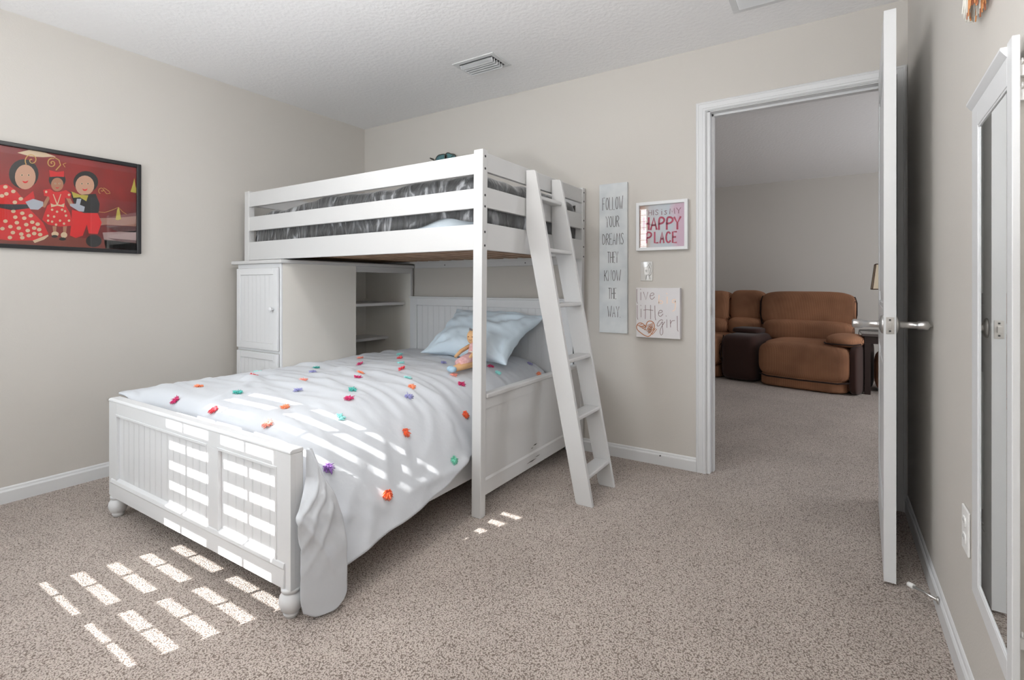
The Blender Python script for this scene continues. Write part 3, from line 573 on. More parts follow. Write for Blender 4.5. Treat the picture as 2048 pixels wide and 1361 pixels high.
20,1,0,-1,0,1,0,0,0,0,0,0,-1,1,0,0,0,0,0,0,-1,0,0,1,0,-1,0,1,-1,1,-1,0,0,0,1,0,0,0,-1,0,0,0,0,-1,0,0,0,0,
16,3,-1,3,0,-1,0,0,0,0,0,0,1,0,-1,0,0,0,0,0,1,0,0,-1,0,1,0,-1,0,0,1,0,0,0,0,0,0,-1,0,0,0,0,0,0,0,-1,0,0,
20,-4,5,-2,1,1,0,0,0,0,0,0,-1,0,1,0,0,0,0,0,-1,0,1,0,0,-1,0,0,1,-1,0,0,0,0,0,0,0,0,1,-1,0,-1,0,0,0,1,-1,0,
12,4,0,4,1,-1,0,0,0,0,0,1,0,0,-1,0,0,0,0,1,0,0,-1,0,0,0,1,0,-1,1,0,0,0,0,0,0,0,0,-1,0,0,0,0,0,0,0,0,0,
20,-2,2,-2,-1,2,2,-1,1,0,0,-1,1,-1,1,0,0,0,0,-1,0,0,1,0,0,0,-1,0,1,-1,0,0,0,0,1,0,0,-1,0,0,0,1,-1,0,0,0,0,0,
11,7,1,1,0,0,-1,1,0,0,0,1,-1,1,-1,0,0,0,0,1,0,0,-1,0,0,0,0,1,-1,1,-1,0,0,1,-1,0,0,0,0,0,0,0,0,0,1,-1,0,0,
19,-2,2,-2,0,1,1,2,0,0,0,-1,0,0,1,0,0,0,0,-1,0,0,0,0,0,1,0,-1,0,0,1,0,0,-1,1,0,-1,1,-1,1,-1,0,1,0,-1,0,1,-1,
14,6,0,0,0,0,1,-1,0,0,0,0,1,-1,0,0,0,0,0,0,0,0,1,0,0,-1,0,0,0,0,0,0,0,0,0,0,1,-1,0,0,0,0,0,0,0,1,-1,1,
19,-3,1,2,1,0,0,0,0,0,0,1,-1,1,-1,0,0,0,0,1,0,0,-1,0,0,0,0,0,1,-1,0,0,0,1,-1,0,0,0,1,-1,0,0,0,0,0,0,0,0,
17,0,0,1,2,1,-1,0,0,0,0,0,0,0,0,0,0,0,1,-1,0,0,0,0,0,0,0,0,0,0,0,0,0,0,0,0,0,0,-1,0,1,0,0,0,0,0,0,0,
20,-1,1,0,0,0,0,0,0,0,0,0,0,0,1,0,0,0,-1,0,0,0,0,0,0,0,0,0,-1,1,0,0,0,0,1,-1,0,0,0,0,0,0,-1,1,0,0,1,-1,
18,2,-1,1,0,0,0,0,0,0,0,0,0,0,0,0,0,0,0,0,0,0,0,0,0,0,0,0,0,0,0,0,0,0,0,0,0,0,0,0,0,-1,1,0,0,0,0,1,
21,-1,0,0,0,0,0,0,1,0,0,-1,0,0,0,0,0,0,0,0,0,0,0,0,0,0,0,0,0,0,0,0,0,0,0,0,0,0,0,0,-1,1,0,0,0,0,0,0,
19,1,0,0,0,0,0,0,-1,0,0,1,0,0,0,0,0,0,0,0,0,0,0,0,0,0,0,0,0,0,0,0,0,0,0,0,0,-1,1,0,0,0,0,-1,1,0,0,0,
21,-1,0,0,0,0,0,0,1,0,0,-1,0,0,0,0,0,0,0,0,0,0,0,0,0,0,-1,0,0,1,0,0,0,0,-1,1,-1,1,-1,0,1,0,0,0,0,0,0,0,
20,0,0,0,0,0,0,0,0,0,-1,1,0,0,0,0,0,0,0,0,0,0,0,0,0,-1,0,0,1,-1,1,0,0,0,0,0,0,0,0,0,0,-1,1,0,0,0,1,0,
20,0,0,-1,0,-1,0,1,-1,1,1,0,1,-1,0,0,0,0,0,0,0,1,0,-1,0,-2,1,0,0,1,0,0,0,0,0,0,0,-1,1,0,-1,1,-1,1,0,0,0,0,
21,-1,-1,0,-1,1,0,-1,1,0,1,0,-1,1,0,0,0,0,0,0,0,0,0,0,-4,3,0,1,0,0,-1,1,0,0,0,0,0,0,-1,0,1,0,0,0,0,0,0,0,
20,0,0,0,0,0,0,0,0,0,0,0,1,-1,0,0,0,0,1,0,0,-1,-1,-3,4,-2,1,0,1,0,0,0,0,0,0,0,-1,0,1,0,-1,1,0,0,0,0,0,1,
21,-1,0,0,0,0,0,0,0,0,0,0,-1,1,0,0,0,0,0,0,0,-1,-4,5,-4,4,0,0,0,0,0,0,0,0,0,-1,1,0,-1,0,1,-1,1,-1,1,0,0,0,
20,0,0,0,1,-1,0,0,0,0,0,0,1,-1,0,0,1,0,-1,0,-1,-4,5,-5,5,-1,1,0,0,0,0,0,0,0,0,0,-1,0,0,1,0,0,-1,1,-1,1,0,0,
20,0,0,0,0,0,-1,1,0,0,0,0,-1,1,0,0,0,0,0,-1,-4,5,-4,4,0,0,0,0,0,0,0,0,0,-1,1,0,0,0,0,-1,0,0,1,0,0,0,0,0,
20,0,0,-1,-1,0,2,-1,1,0,0,0,1,0,0,0,-1,0,-1,-4,5,-5,5,0,0,0,-1,1,0,-1,1,0,0,0,0,0,-1,0,0,0,0,1,0,0,0,0,0,0,
20,0,-1,1,-1,0,0,1,0,0,0,0,-1,0,0,1,0,-1,-4,5,-5,6,-1,0,0,0,0,0,0,0,0,0,0,0,-1,0,1,-1,0,1,0,-1,0,0,1,0,0,0,
20,0,0,0,0,0,0,0,-1,0,0,0,1,1,0,-1,-1,-4,5,-5,6,-1,0,0,0,0,0,0,-1,1,0,0,0,0,0,0,-1,0,0,0,0,1,-1,1,-1,0,1,0,
19,1,0,0,0,0,0,0,0,-1,-1,1,1,0,0,-1,-4,6,-6,6,-1,0,0,0,0,0,0,0,0,0,0,0,0,0,0,-1,0,0,0,0,0,0,1,-1,1,0,0,0,
20,0,0,0,1,-1,0,0,0,0,0,0,1,-1,-1,-3,5,-6,6,-1,0,0,0,1,-1,-1,1,-1,1,0,0,0,0,0,-1,0,0,-1,1,0,0,0,0,0,0,0,0,1,
19,-1,0,0,0,2,0,-2,0,1,1,0,0,-1,-3,4,-5,5,0,0,0,0,0,0,0,-1,0,1,1,0,-1,0,0,-1,-1,-1,0,2,0,-1,1,0,0,0,0,0,0,0,
20,-2,0,0,1,1,-1,1,-1,0,1,0,-4,0,4,-5,6,0,0,-1,1,0,0,-2,-3,3,0,1,0,0,0,-1,-1,-2,0,0,1,1,1,0,-1,1,0,0,0,0,0,0,
18,2,0,1,0,-1,-1,0,1,1,-1,-2,2,0,-4,5,-1,0,0,1,-1,0,-2,-3,6,-2,1,0,0,0,-1,-2,-1,-1,0,1,1,2,-1,1,0,-1,0,0,0,0,1,0,
20,-1,2,-1,-3,0,2,1,1,-1,1,-3,-2,1,4,0,0,-1,0,0,0,-7,2,6,-6,4,0,1,-1,-1,-1,-2,-1,1,0,1,2,1,0,0,0,0,-1,0,-1,1,0,0,
17,3,-1,-2,4,-1,-1,2,-4,-1,-1,4,1,0,0,0,0,1,0,-4,-7,9,0,-5,6,0,0,-1,-1,-2,-1,0,0,0,1,2,1,0,0,0,0,-1,0,-1,1,-1,1,0,
20,-2,0,2,-4,2,2,-4,4,1,-1,-2,2,0,0,0,1,-2,-9,2,9,-4,-4,7,1,-1,-1,-2,-1,-1,-1,0,0,2,2,1,1,-1,0,-1,0,0,-1,0,0,1,0,0,
18,-1,0,0,3,-1,0,1,-4,0,2,3,-1,1,0,0,-6,-6,9,3,-9,1,8,-1,0,-2,-1,-1,-2,0,1,0,1,2,1,1,-1,0,0,-1,0,-1,1,0,0,0,0,1,
20,0,1,0,0,-1,-2,0,3,0,-1,0,1,-1,-3,-8,3,9,-3,-9,8,4,-1,0,0,-3,-1,-1,0,0,0,2,2,0,1,-1,-1,0,0,1,-1,0,0,1,0,0,-1,-1,
18,2,0,0,0,0,0,1,-1,0,1,0,-4,-7,1,8,1,-8,-2,10,0,0,0,-2,-6,4,-1,0,0,1,1,2,0,1,-1,0,0,-1,1,-1,0,0,1,0,-1,0,0,0,
20,-1,1,1,-1,0,1,-1,1,-1,-4,-7,2,8,1,-5,-6,6,6,-1,1,-2,-3,0,4,-4,0,0,1,1,1,0,1,0,0,-1,0,0,0,0,0,1,-1,0,0,-1,-1,0,
18,2,0,0,1,0,-1,-1,-5,-3,3,6,1,-6,-5,3,7,1,-1,0,-2,1,1,-1,-6,4,0,1,1,0,1,1,0,-1,0,0,-1,0,0,1,-1,0,0,0,-1,0,0,-1,
20,-3,-3,-1,-1,0,0,1,4,4,-1,-6,-4,3,6,2,-1,0,0,0,0,-3,-2,0,4,-1,1,0,1,0,1,-1,0,0,0,0,0,0,-1,0,1,-1,0,0,0,-1,-1,0,
18,2,1,-1,0,0,1,0,-2,-7,-1,5,3,2,-1,0,1,-1,0,-1,0,1,1,0,0,-1,0,0,0,1,-1,0,0,0,0,0,0,0,0,-1,0,0,0,-1,0,0,0,0,
20,-4,-2,-1,-1,0,-1,0,2,6,1,1,0,-1,1,-1,0,1,0,-1,0,0,0,0,0,0,0,1,-1,0,0,1,-1,0,0,0,0,-1,0,1,-1,0,0,0,0,-1,0,-1,
17,3,0,0,1,-1,0,0,0,0,0,0,0,0,0,0,0,0,0,1,-1,0,0,0,0,0,0,0,0,0,0,0,0,1,-1,0,0,0,0,-1,0,0,-1,1,0,0,-1,0,
20,0,0,1,-1,1,-1,0,0,1,0,-1,0,1,-1,1,-1,0,0,0,1,-1,0,0,0,0,1,-1,1,-1,0,0,1,-1,0,0,0,0,-1,0,1,-1,1,-2,1,0,0,-1,
18,0,1,0,1,0,0,0,0,0,0,0,0,0,0,0,0,0,0,0,0,0,0,0,0,0,0,0,0,0,1,-1,0,0,0,-1,0,0,0,1,-1,0,-1,1,-1,0,-1,1,
20,-1,1,1,-1,0,0,0,0,0,0,0,0,0,0,0,1,-1,0,0,0,0,0,0,0,0,0,0,0,1,-1,0,0,0,0,0,0,0,0,-1,0,0,0,-1,0,0,0,-1,
18,2,-1,0,1,-1,1,0,0,0,0,0,0,0,0,0,0,0,0,0,-1,1,0,0,0,0,0,0,0,0,0,0,0,-1,1,0,0,0,-1,0,0,0,0,0,-1,-1,0,1,
20,-1,1,0,0,1,-1,0,0,0,0,0,0,0,0,0,0,0,0,0,1,-1,0,0,0,0,0,0,0,0,0,0,-1,1,0,0,0,-1,1,-1,0,0,0,0,0,-1,0,-1,
19,1,0,0,0,-1,1,0,0,-1,1,0,0,0,0,0,0,0,0,0,-1,1,0,0,0,1,-1,0,0,0,0,0,0,0,-1,1,-1,1,-1,1,-1,0,0,-1,0,1,-1,0,
20,0,0,0,0,0,0,0,0,1,-1,0,0,0,1,-1,0,0,0,0,0,0,0,0,0,0,0,0,0,0,0,0,0,0,0,0,0,0,0,-1,1,0,-1,0,0,-1,0,0,
20,0,0,0,0,0,0,0,0,-1,1,0,0,0,0,0,0,0,0,0,0,0,0,0,0,0,0,0,0,0,0,0,0,0,0,0,0,-1,0,1,-1,0,-1,1,-1,1,-1,0,
20,-1,0,0,0,1,0,0,0,1,-1,0,1,-1,0,0,0,0,0,0,0,0,0,0,0,0,0,0,0,0,0,0,0,0,0,-1,1,0,0,-1,0,-1,1,-1,1,-1,1,0,
19,-1,0,1,0,1,0,0,0,-1,1,0,0,0,0,0,0,0,0,0,0,0,0,0,0,0,0,1,-1,0,0,0,0,0,0,0,0,0,0,-1,0,1,-1,0,0,0,-1,0,
20,0,0,0,0,0,0,0,0,0,0,0,0,0,0,0,0,0,0,0,0,0,0,0,0,0,0,0,0,0,0,0,0,0,0,0,-1,1,-1,1,0,-1,0,0,-1,1,0,0,
19,1,0,-1,1,0,0,0,0,0,0,0,0,0,0,0,0,0,0,0,0,0,0,0,0,0,0,0,0,0,0,0,0,0,0,0,0,-1,1,-1,0,0,1,-1,0,-1,0,0,
20,0,0,0,0,0,0,0,0,0,0,0,0,0,0,0,0,1,-1,0,0,0,0,0,0,0,0,0,0,0,0,0,0,-1,0,0,0,0,0,0,0,0,-1,1,0,0,0,0,
19,0,1,0,0,0,0,0,0,0,-1,1,0,0,0,1,-1,0,0,0,0,0,0,0,0,0,0,0,0,0,0,0,0,0,0,-1,0,0,0,1,-1,0,0,0,0,0,0,-1,
20,0,0,0,0,0,0,0,0,0,0,0,0,0,0,0,0,0,0,0,0,0,0,0,0,0,0,0,0,0,0,0,0,0,-1,1,-1,0,0,0,1,0,0,-1,0,0,0,0,
18,1,0,1,0,0,0,0,0,0,0,0,0,0,0,0,0,0,0,-1,1,0,0,0,0,0,0,0,0,0,0,-1,0,0,0,0,1,-1,0,0,0,0,0,0,0,0,0,0,
19,1,0,0,0,0,0,0,1,-1,0,0,0,1,-1,0,0,0,0,1,-1,0,0,0,0,0,1,-1,1,-1,0,0,0,0,0,0,-1,1,0,0,-1,0,1,0,0,0,-1,1,
18,0,-3,-1,0,-1,1,1,0,3,2,0,0,0,0,0,0,0,0,-1,1,0,-1,1,0,0,0,0,0,0,0,0,0,0,0,0,0,0,0,-1,1,0,-1,1,-1,0,1,0,
20,-2,2,1,-1,1,-1,0,0,0,-1,1,0,0,0,0,1,-1,0,1,-1,0,0,0,1,-1,-1,1,-1,1,0,0,0,0,0,0,0,0,-1,1,-1,0,1,-1,1,0,-1,0,
17,2,-5,-1,1,-1,1,0,1,1,3,1,0,0,1,-1,0,0,1,-2,-2,0,1,1,1,-1,1,-1,1,-1,0,1,0,0,0,-1,1,-1,1,-1,1,0,-1,0,0,-1,1,-1,
20,-4,5,0,-1,1,-1,1,0,-1,-2,-2,0,-1,0,0,0,1,-1,3,2,-2,1,0,-3,3,-1,0,0,1,1,0,0,0,0,0,-1,0,0,1,-1,0,0,1,-1,0,0,0,
17,4,-1,0,0,0,1,-1,0,0,-2,2,0,1,-1,1,0,0,0,-4,1,2,0,-2,3,-3,0,1,-1,1,-1,1,0,0,1,-1,0,1,-1,0,1,0,0,-1,0,0,0,0,
20,-1,1,0,1,-1,0,0,0,-1,1,-3,-2,-1,1,0,0,1,1,4,0,0,-1,0,-3,2,0,-1,1,-1,1,0,0,1,-1,1,0,-1,1,0,0,0,-1,0,1,0,-1,0,
19,-1,0,0,0,2,0,1,-2,0,1,0,1,0,-1,0,1,-1,1,-1,0,0,0,0,0,-1,0,0,0,1,-1,0,1,-1,1,0,0,0,0,0,0,-1,1,0,-1,1,0,1,
20,-1,-1,0,1,0,1,0,1,0,-2,0,0,0,1,1,-1,1,-1,0,0,0,1,-1,1,-1,0,0,0,0,0,0,0,0,0,0,0,1,-1,0,-1,1,0,0,0,0,0,0,
18,2,0,1,-1,0,1,-1,0,0,-1,-1,0,2,1,-1,1,-1,0,1,0,0,-1,1,-1,1,-1,1,0,-1,1,-1,0,1,-1,0,0,0,0,0,0,0,0,0,0,-1,1,-1,
21,-2,2,-1,0,0,0,1,0,-1,1,0,0,-1,0,1,-1,1,0,-1,0,0,0,0,0,0,1,-1,0,0,0,1,-1,0,0,0,1,-1,0,0,0,0,0,-1,0,1,-1,0,
18,2,0,0,1,-3,-3,-2,0,1,1,2,3,1,0,-1,1,-1,0,1,-1,0,1,-1,1,-1,0,1,-1,1,-1,0,0,0,0,1,-2,1,0,0,0,0,-1,1,0,-1,0,0,
20,0,0,1,-2,1,0,1,0,0,-1,1,-1,0,0,1,-1,0,1,-1,1,0,-5,2,0,1,1,0,1,-1,0,-1,1,0,0,-1,1,-1,0,0,1,-1,1,-1,0,0,0,0,
19,1,0,0,-1,-3,-2,0,-1,1,1,1,3,2,0,-1,1,0,-1,1,-2,-3,5,-3,0,2,0,0,0,-1,0,1,-1,0,0,1,-1,0,1,0,0,0,0,0,0,-1,0,0,
20,-2,0,0,0,2,1,-1,1,-1,1,-1,-3,-2,0,0,-1,1,0,0,3,3,-4,3,1,-1,0,0,0,0,0,-1,0,0,0,0,1,0,-1,1,0,0,-1,1,-1,1,0,-1,
18,1,-1,-1,2,1,0,0,0,1,-1,-1,0,1,0,1,0,0,0,-1,-3,0,4,-1,0,0,0,-1,0,1,-1,1,0,-1,1,-1,1,0,1,-1,0,0,0,0,0,0,-1,1,
20,-1,1,0,0,0,1,0,0,-1,0,1,-1,-3,-2,0,0,0,0,1,4,0,0,1,-1,0,-1,1,0,-1,1,0,0,1,-1,0,0,0,0,0,-1,1,0,-1,1,-1,1,0,
17,2,-1,0,0,1,0,1,0,0,1,-1,0,0,1,-1,0,0,1,0,-1,1,-1,0,0,0,0,0,-1,1,1,-1,0,0,0,1,-1,0,0,0,0,0,0,0,0,0,0,0,
21,-4,1,0,0,1,2,0,0,0,-1,0,0,0,0,0,1,-1,0,0,0,0,1,-1,1,-1,0,0,0,1,-1,0,1,-1,1,-1,0,1,-1,0,0,0,0,0,-1,1,0,0,
17,3,-1,1,0,0,-1,1,0,0,0,0,0,1,-1,0,0,0,0,0,0,0,0,0,0,0,0,0,1,-1,0,0,0,0,0,0,0,0,0,0,0,-1,1,0,0,0,0,0,
20,0,0,0,1,-1,1,-1,0,0,0,0,0,0,1,0,-1,1,-1,0,0,0,0,0,0,0,0,0,0,0,0,0,0,0,0,0,0,0,0,0,0,0,-1,1,0,0,0,0,
18,0,2,0,0,0,-1,1,0,0,0,0,0,0,0,0,0,0,0,0,0,0,0,0,0,0,0,0,0,0,0,0,0,0,0,0,1,-1,0,-1,1,0,0,-1,1,0,0,0,
20,-1,1,0,0,0,1,-1,0,0,0,0,0,0,0,0,0,0,1,0,-1,0,0,0,0,0,0,0,0,0,0,0,0,0,0,0,0,0,0,0,0,0,0,0,-1,0,-1,0,
18,2,-1,1,0,0,-1,1,0,0,0,0,0,0,0,0,0,0,0,0,0,0,0,0,0,0,0,0,0,0,0,0,0,1,-1,0,0,0,0,0,-1,0,0,1,-1,-1,1,0,
20,0,0,0,0,0,0,0,0,0,1,0,-1,0,0,0,0,0,0,0,1,-1,0,0,0,0,0,0,0,0,0,0,0,0,0,0,0,0,0,0,0,0,0,-1,0,0,-1,-1,
19,0,1,0,0,0,0,0,0,0,0,0,0,0,0,0,0,0,0,0,-1,1,0,0,0,0,0,0,0,0,0,0,0,0,0,0,0,0,0,0,0,0,0,-1,0,0,-1,0,
20,0,0,0,0,0,0,0,0,1,-1,0,0,0,0,0,0,0,0,0,1,-1,0,0,0,-1,1,0,-1,0,0,1,0,0,0,0,-1,1,0,0,0,0,-1,1,-1,-1,0,0,
19,1,0,0,0,0,0,0,0,0,0,0,0,0,0,0,0,0,0,0,0,0,0,0,0,-1,0,0,1,0,0,0,0,-1,0,1,0,-1,1,0,-1,0,1,-1,0,-1,-1,0,
20,0,0,0,0,0,0,0,-2,-2,0,0,2,2,0,0,0,0,0,0,0,0,0,-1,-6,4,0,1,1,0,1,-1,-1,0,1,-1,1,1,-1,-1,1,0,0,-1,0,0,0,0,
19,1,0,0,0,0,0,-1,1,0,0,0,0,0,0,0,-1,-1,-2,-1,-1,0,0,2,5,-5,1,0,1,1,0,-1,-1,-1,-1,1,1,0,0,0,0,-3,1,1,0,0,0,0,
20,0,-1,0,0,0,-1,-1,-2,-2,-2,1,2,2,3,-1,0,2,0,0,0,0,0,-1,-8,5,0,2,0,2,-1,-2,-3,-2,-2,1,1,0,0,0,-2,-4,5,0,1,0,1,0,
20,-1,1,0,0,0,0,0,0,0,1,-1,1,-1,0,1,-1,-8,-3,-2,-2,0,1,1,11,-2,0,1,2,0,-1,-4,-3,-4,-3,2,2,1,-1,0,-2,-8,7,2,0,1,0,1,
560,-5,-23,-25,-19,-13,-6,-4,-3,-1,-1,-1,-1,0,0,-1,0,0,1,0,0,0,0,1,0,0,1,-1,-4,-6,-7,-9,-11,-13,-15,-10,-16,-18,-22,-22,-27,-27,-27,-28,-28,-29,-28,-14,
0,-7,1,8,7,7,2,1,1,0,0,0,0,0,0,1,0,0,-1,0,0,1,0,-1,0,1,-1,0,0,0,0,-1,0,-1,0,-2,-2,-2,-1,-2,-1,0,-1,-1,-1,1,-1,-1,
0,0,3,6,7,3,1,1,0,-1,0,0,1,-1,0,0,0,0,0,0,1,-1,0,0,1,-1,0,0,0,0,-1,0,-1,1,-1,-3,-1,-1,-2,-2,0,-2,-1,0,0,-1,-1,1,
0,-2,14,5,2,0,0,0,0,1,0,0,0,1,-1,0,0,0,0,1,-1,0,0,0,0,-1,0,0,0,0,0,0,-1,-1,0,-2,-2,-2,-1,-1,-1,0,-1,0,-1,-1,0,-1,
0,0,9,7,0,1,1,0,0,0,0,1,-1,0,1,0,0,0,0,-1,0,0,1,0,-1,-1,0,0,0,0,-1,0,1,-1,-1,-2,0,-2,-1,-2,-1,0,0,-1,-1,0,0,0,
0,1,8,2,1,0,1,1,1,0,0,0,1,-1,0,0,0,1,0,0,0,0,-1,0,0,-1,0,0,0,-1,1,0,-1,0,-1,-1,-1,-1,-2,0,0,-1,-1,0,0,-1,0,0,
0,1,4,0,1,2,0,1,0,1,1,-1,0,1,0,1,0,-1,0,0,0,0,0,0,0,0,0,-1,0,0,0,-1,0,0,0,0,-2,-1,1,-2,0,-1,1,-1,0,0,0,0,
0,2,-1,-1,2,0,1,0,1,0,0,2,0,0,0,-1,1,0,0,0,0,0,0,0,0,0,0,0,0,0,0,0,0,-1,0,0,0,0,-1,0,0,0,-1,0,1,0,-1,0,
0,1,0,0,-1,0,0,0,0,1,0,-1,1,0,0,1,-1,0,0,0,0,0,0,0,0,2,0,0,0,0,0,0,-1,1,0,0,0,0,0,1,-1,0,1,0,-1,0,1,-1,
0,1,-1,1,-1,0,0,1,0,-1,1,0,-1,1,0,0,0,0,0,1,0,0,0,-1,0,1,-1,1,-1,0,0,0,1,-1,0,0,1,1,0,-1,1,0,0,0,0,0,0,1,
0,2,-1,-2,1,0,1,-1,0,1,-1,1,0,0,0,0,0,0,1,-1,0,0,0,1,-1,0,0,-1,1,0,0,0,0,0,1,0,0,0,0,1,0,0,-1,1,0,1,-1,0,
0,6,3,-9,0,0,0,0,1,-1,1,-1,1,-1,1,0,0,1,-1,0,0,0,0,0,0,0,0,0,0,0,-1,1,-1,1,0,0,0,1,0,0,0,1,0,0,0,-1,1,0,
1,12,-10,4,-7,1,-1,1,-1,1,-1,1,0,0,0,0,0,0,0,0,0,0,0,0,1,-1,0,0,-1,1,0,-1,1,0,0,0,1,-1,1,1,-1,0,1,-1,1,0,0,0,
-1,-14,2,6,8,-1,0,0,0,0,1,0,-1,1,0,0,0,0,0,1,0,0,-1,0,0,0,0,0,0,0,0,0,0,0,0,0,0,1,0,0,1,-1,0,1,-1,1,0,0,
1,8,-8,8,3,-4,-7,0,0,0,-1,0,1,0,0,0,0,0,0,0,0,0,1,-1,0,0,0,0,0,-1,1,0,0,0,0,0,0,0,1,0,0,1,-1,0,1,-1,0,0,
-1,-11,19,-3,-4,3,4,-7,0,0,1,0,0,0,0,0,0,0,1,-1,0,0,0,0,0,0,0,0,0,1,-1,0,0,0,0,1,0,0,0,0,0,0,1,0,-1,1,0,0,
1,10,-18,-5,0,1,4,7,1,0,-1,0,0,1,0,0,0,0,0,0,0,0,0,1,-1,0,0,0,1,-1,1,0,0,0,0,1,0,0,0,0,0,0,0,0,0,0,0,0,
0,-8,8,0,0,1,-1,0,0,0,1,0,0,-1,0,0,1,0,0,0,1,0,-1,0,0,0,0,1,-1,1,-1,1,1,0,0,-1,1,0,0,0,0,0,0,0,0,0,-1,0,
0,12,-1,-2,-8,-1,1,-1,0,0,1,0,0,0,0,0,0,0,0,1,-1,0,0,0,0,0,0,0,0,0,1,0,-1,1,0,1,-1,1,0,0,0,0,0,-1,1,-1,1,0,
0,-11,0,2,8,1,0,1,0,0,-1,0,1,0,0,0,1,-1,0,0,0,0,1,-1,0,0,0,-1,1,0,0,0,0,0,1,-1,1,0,0,0,1,0,-1,1,0,0,0,-1,
0,-4,4,0,0,0,0,0,0,0,0,0,0,0,0,0,0,0,0,0,0,0,0,0,0,0,0,1,-1,0,0,0,1,0,-1,1,0,0,1,0,0,0,1,-1,0,1,-1,1,
0,0,0,0,0,0,0,0,0,0,0,0,0,0,0,0,0,0,0,0,0,0,0,0,0,0,0,0,1,0,0,0,0,-1,1,0,0,1,-1,1,0,0,0,1,0,-1,1,0,
0,0,0,0,0,0,0,0,0,0,0,0,0,0,0,0,-1,1,0,0,0,0,0,0,0,1,0,0,0,0,0,0,0,1,-1,0,1,-1,1,0,0,0,0,0,0,1,0,0,
0,-1,1,0,0,0,0,0,0,0,0,0,0,0,0,0,0,0,0,0,0,0,0,0,0,0,1,1,0,0,0,0,0,0,1,0,-1,1,0,0,-1,1,0,0,0,0,0,0,
0,0,0,0,0,0,0,0,0,0,0,0,0,0,0,0,0,0,0,0,0,0,0,0,0,2,1,-1,0,0,0,0,0,0,0,0,0,0,0,0,1,0,0,0,0,0,0,0,
0,0,0,0,0,0,0,0,0,0,0,0,0,0,0,0,0,0,0,0,0,0,0,0,0,3,-1,-2,0,0,0,0,0,0,0,1,0,0,1,0,0,0,0,1,0,0,0,0,
0,0,1,6,1,1,0,-1,0,-2,-6,0,-1,1,0,0,0,0,0,0,0,0,0,0,5,-2,-3,-2,0,0,0,1,0,0,1,-1,1,1,0,0,1,0,0,0,1,0,1,0,
0,0,-1,-6,-1,-1,0,1,0,2,6,0,0,0,0,0,0,0,0,0,0,0,-1,6,7,-13,-2,1,0,0,1,-1,1,1,-1,1,1,-1,1,1,0,0,1,0,0,0,0,0,
0,0,0,0,0,0,0,0,0,0,0,0,0,0,0,0,0,0,0,0,0,0,6,7,-17,1,1,2,0,0,0,1,0,0,0,0,0,2,-1,1,0,0,0,0,0,1,0,0,
0,0,0,0,0,0,0,0,0,0,0,0,0,0,0,0,0,0,0,0,0,6,7,-17,-8,9,2,1,0,1,0,0,0,0,2,0,0,0,1,-1,0,1,0,0,0,0,0,0,
0,0,0,0,0,0,0,0,0,0,0,0,0,0,0,0,0,0,0,-1,7,7,-17,-9,13,-1,1,0,1,0,0,0,1,0,-1,1,1,-1,1,1,0,-1,1,0,0,0,0,0,
0,0,0,0,0,0,0,5,-5,0,0,0,0,0,0,0,0,0,0,6,7,-18,-8,12,1,0,0,0,0,0,0,1,-1,1,1,-1,0,2,-1,0,1,1,-1,1,0,0,0,1,
0,1,-1,6,2,0,-2,-11,5,0,0,0,0,0,0,0,0,0,6,7,-17,-9,12,2,-1,0,0,0,0,0,1,-1,1,0,0,1,0,-1,1,1,0,0,1,-1,1,0,0,0,
0,0,0,-6,-2,0,2,6,-1,1,0,0,0,0,0,0,0,6,7,-17,-10,13,1,-1,1,0,0,0,0,0,0,1,-1,0,0,1,0,1,1,0,0,0,0,1,0,1,0,0,
0,0,0,0,0,0,0,0,5,2,1,-2,-6,0,0,0,5,8,-17,-9,12,1,0,0,0,0,0,0,0,1,-1,0,1,0,0,0,1,0,0,1,0,1,0,0,0,0,1,0,
0,1,-1,0,0,0,0,0,-4,-3,-1,2,6,0,-1,6,8,-17,-10,12,2,0,0,1,-1,1,0,-1,1,-1,1,0,0,0,1,-1,0,1,0,0,2,0,0,1,0,0,1,0,
0,2,-2,0,0,0,0,-1,1,0,0,0,0,-1,7,7,-17,-10,13,2,-1,0,0,0,0,3,-1,-1,-1,1,-1,1,0,1,-1,1,1,-1,1,1,-1,1,1,-1,1,1,-1,1,
0,10,-1,0,-1,-7,0,10,-2,-2,-6,-1,0,6,6,-16,-9,12,1,-1,1,0,0,-1,4,0,-3,1,0,-1,1,0,0,0,1,1,-1,1,0,0,1,0,0,1,0,0,1,0,
0,-9,0,0,1,7,9,-10,-7,2,5,4,11,0,-17,-10,13,1,0,0,0,0,0,6,7,-13,0,-1,1,1,0,0,1,0,0,0,1,0,1,1,0,0,1,0,0,0,0,0,
0,-2,2,0,0,0,-9,0,8,0,3,8,-8,-9,-6,13,0,0,0,0,0,1,8,5,-16,-1,1,2,0,0,1,0,0,0,1,0,0,2,0,0,1,1,0,0,0,0,1,0,
0,9,-9,0,11,2,-5,-8,0,1,-2,-9,-5,3,12,0,0,0,0,0,5,11,-2,-18,-9,11,2,0,2,0,0,0,0,1,0,0,1,0,1,0,1,-1,0,1,0,1,-1,0,
0,-7,8,12,-9,-7,-6,10,9,3,1,-6,-8,0,0,0,0,-1,3,9,7,-9,-15,-8,13,0,2,2,2,1,-1,0,1,0,0,0,0,0,0,1,-1,1,0,-1,0,0,1,0,
0,11,-1,-12,-12,4,14,9,-8,-5,-5,-5,10,0,-1,0,1,8,9,0,-14,-14,-5,15,1,1,2,3,2,0,0,1,-1,0,0,1,-1,1,-1,0,0,-1,0,0,0,0,0,0,
0,-11,0,0,10,8,1,-12,-9,-1,4,10,0,0,0,5,8,5,-7,-15,-12,1,14,1,0,5,2,0,-1,-1,1,0,0,0,1,-1,1,-1,1,-1,1,0,-1,1,0,-1,0,0,
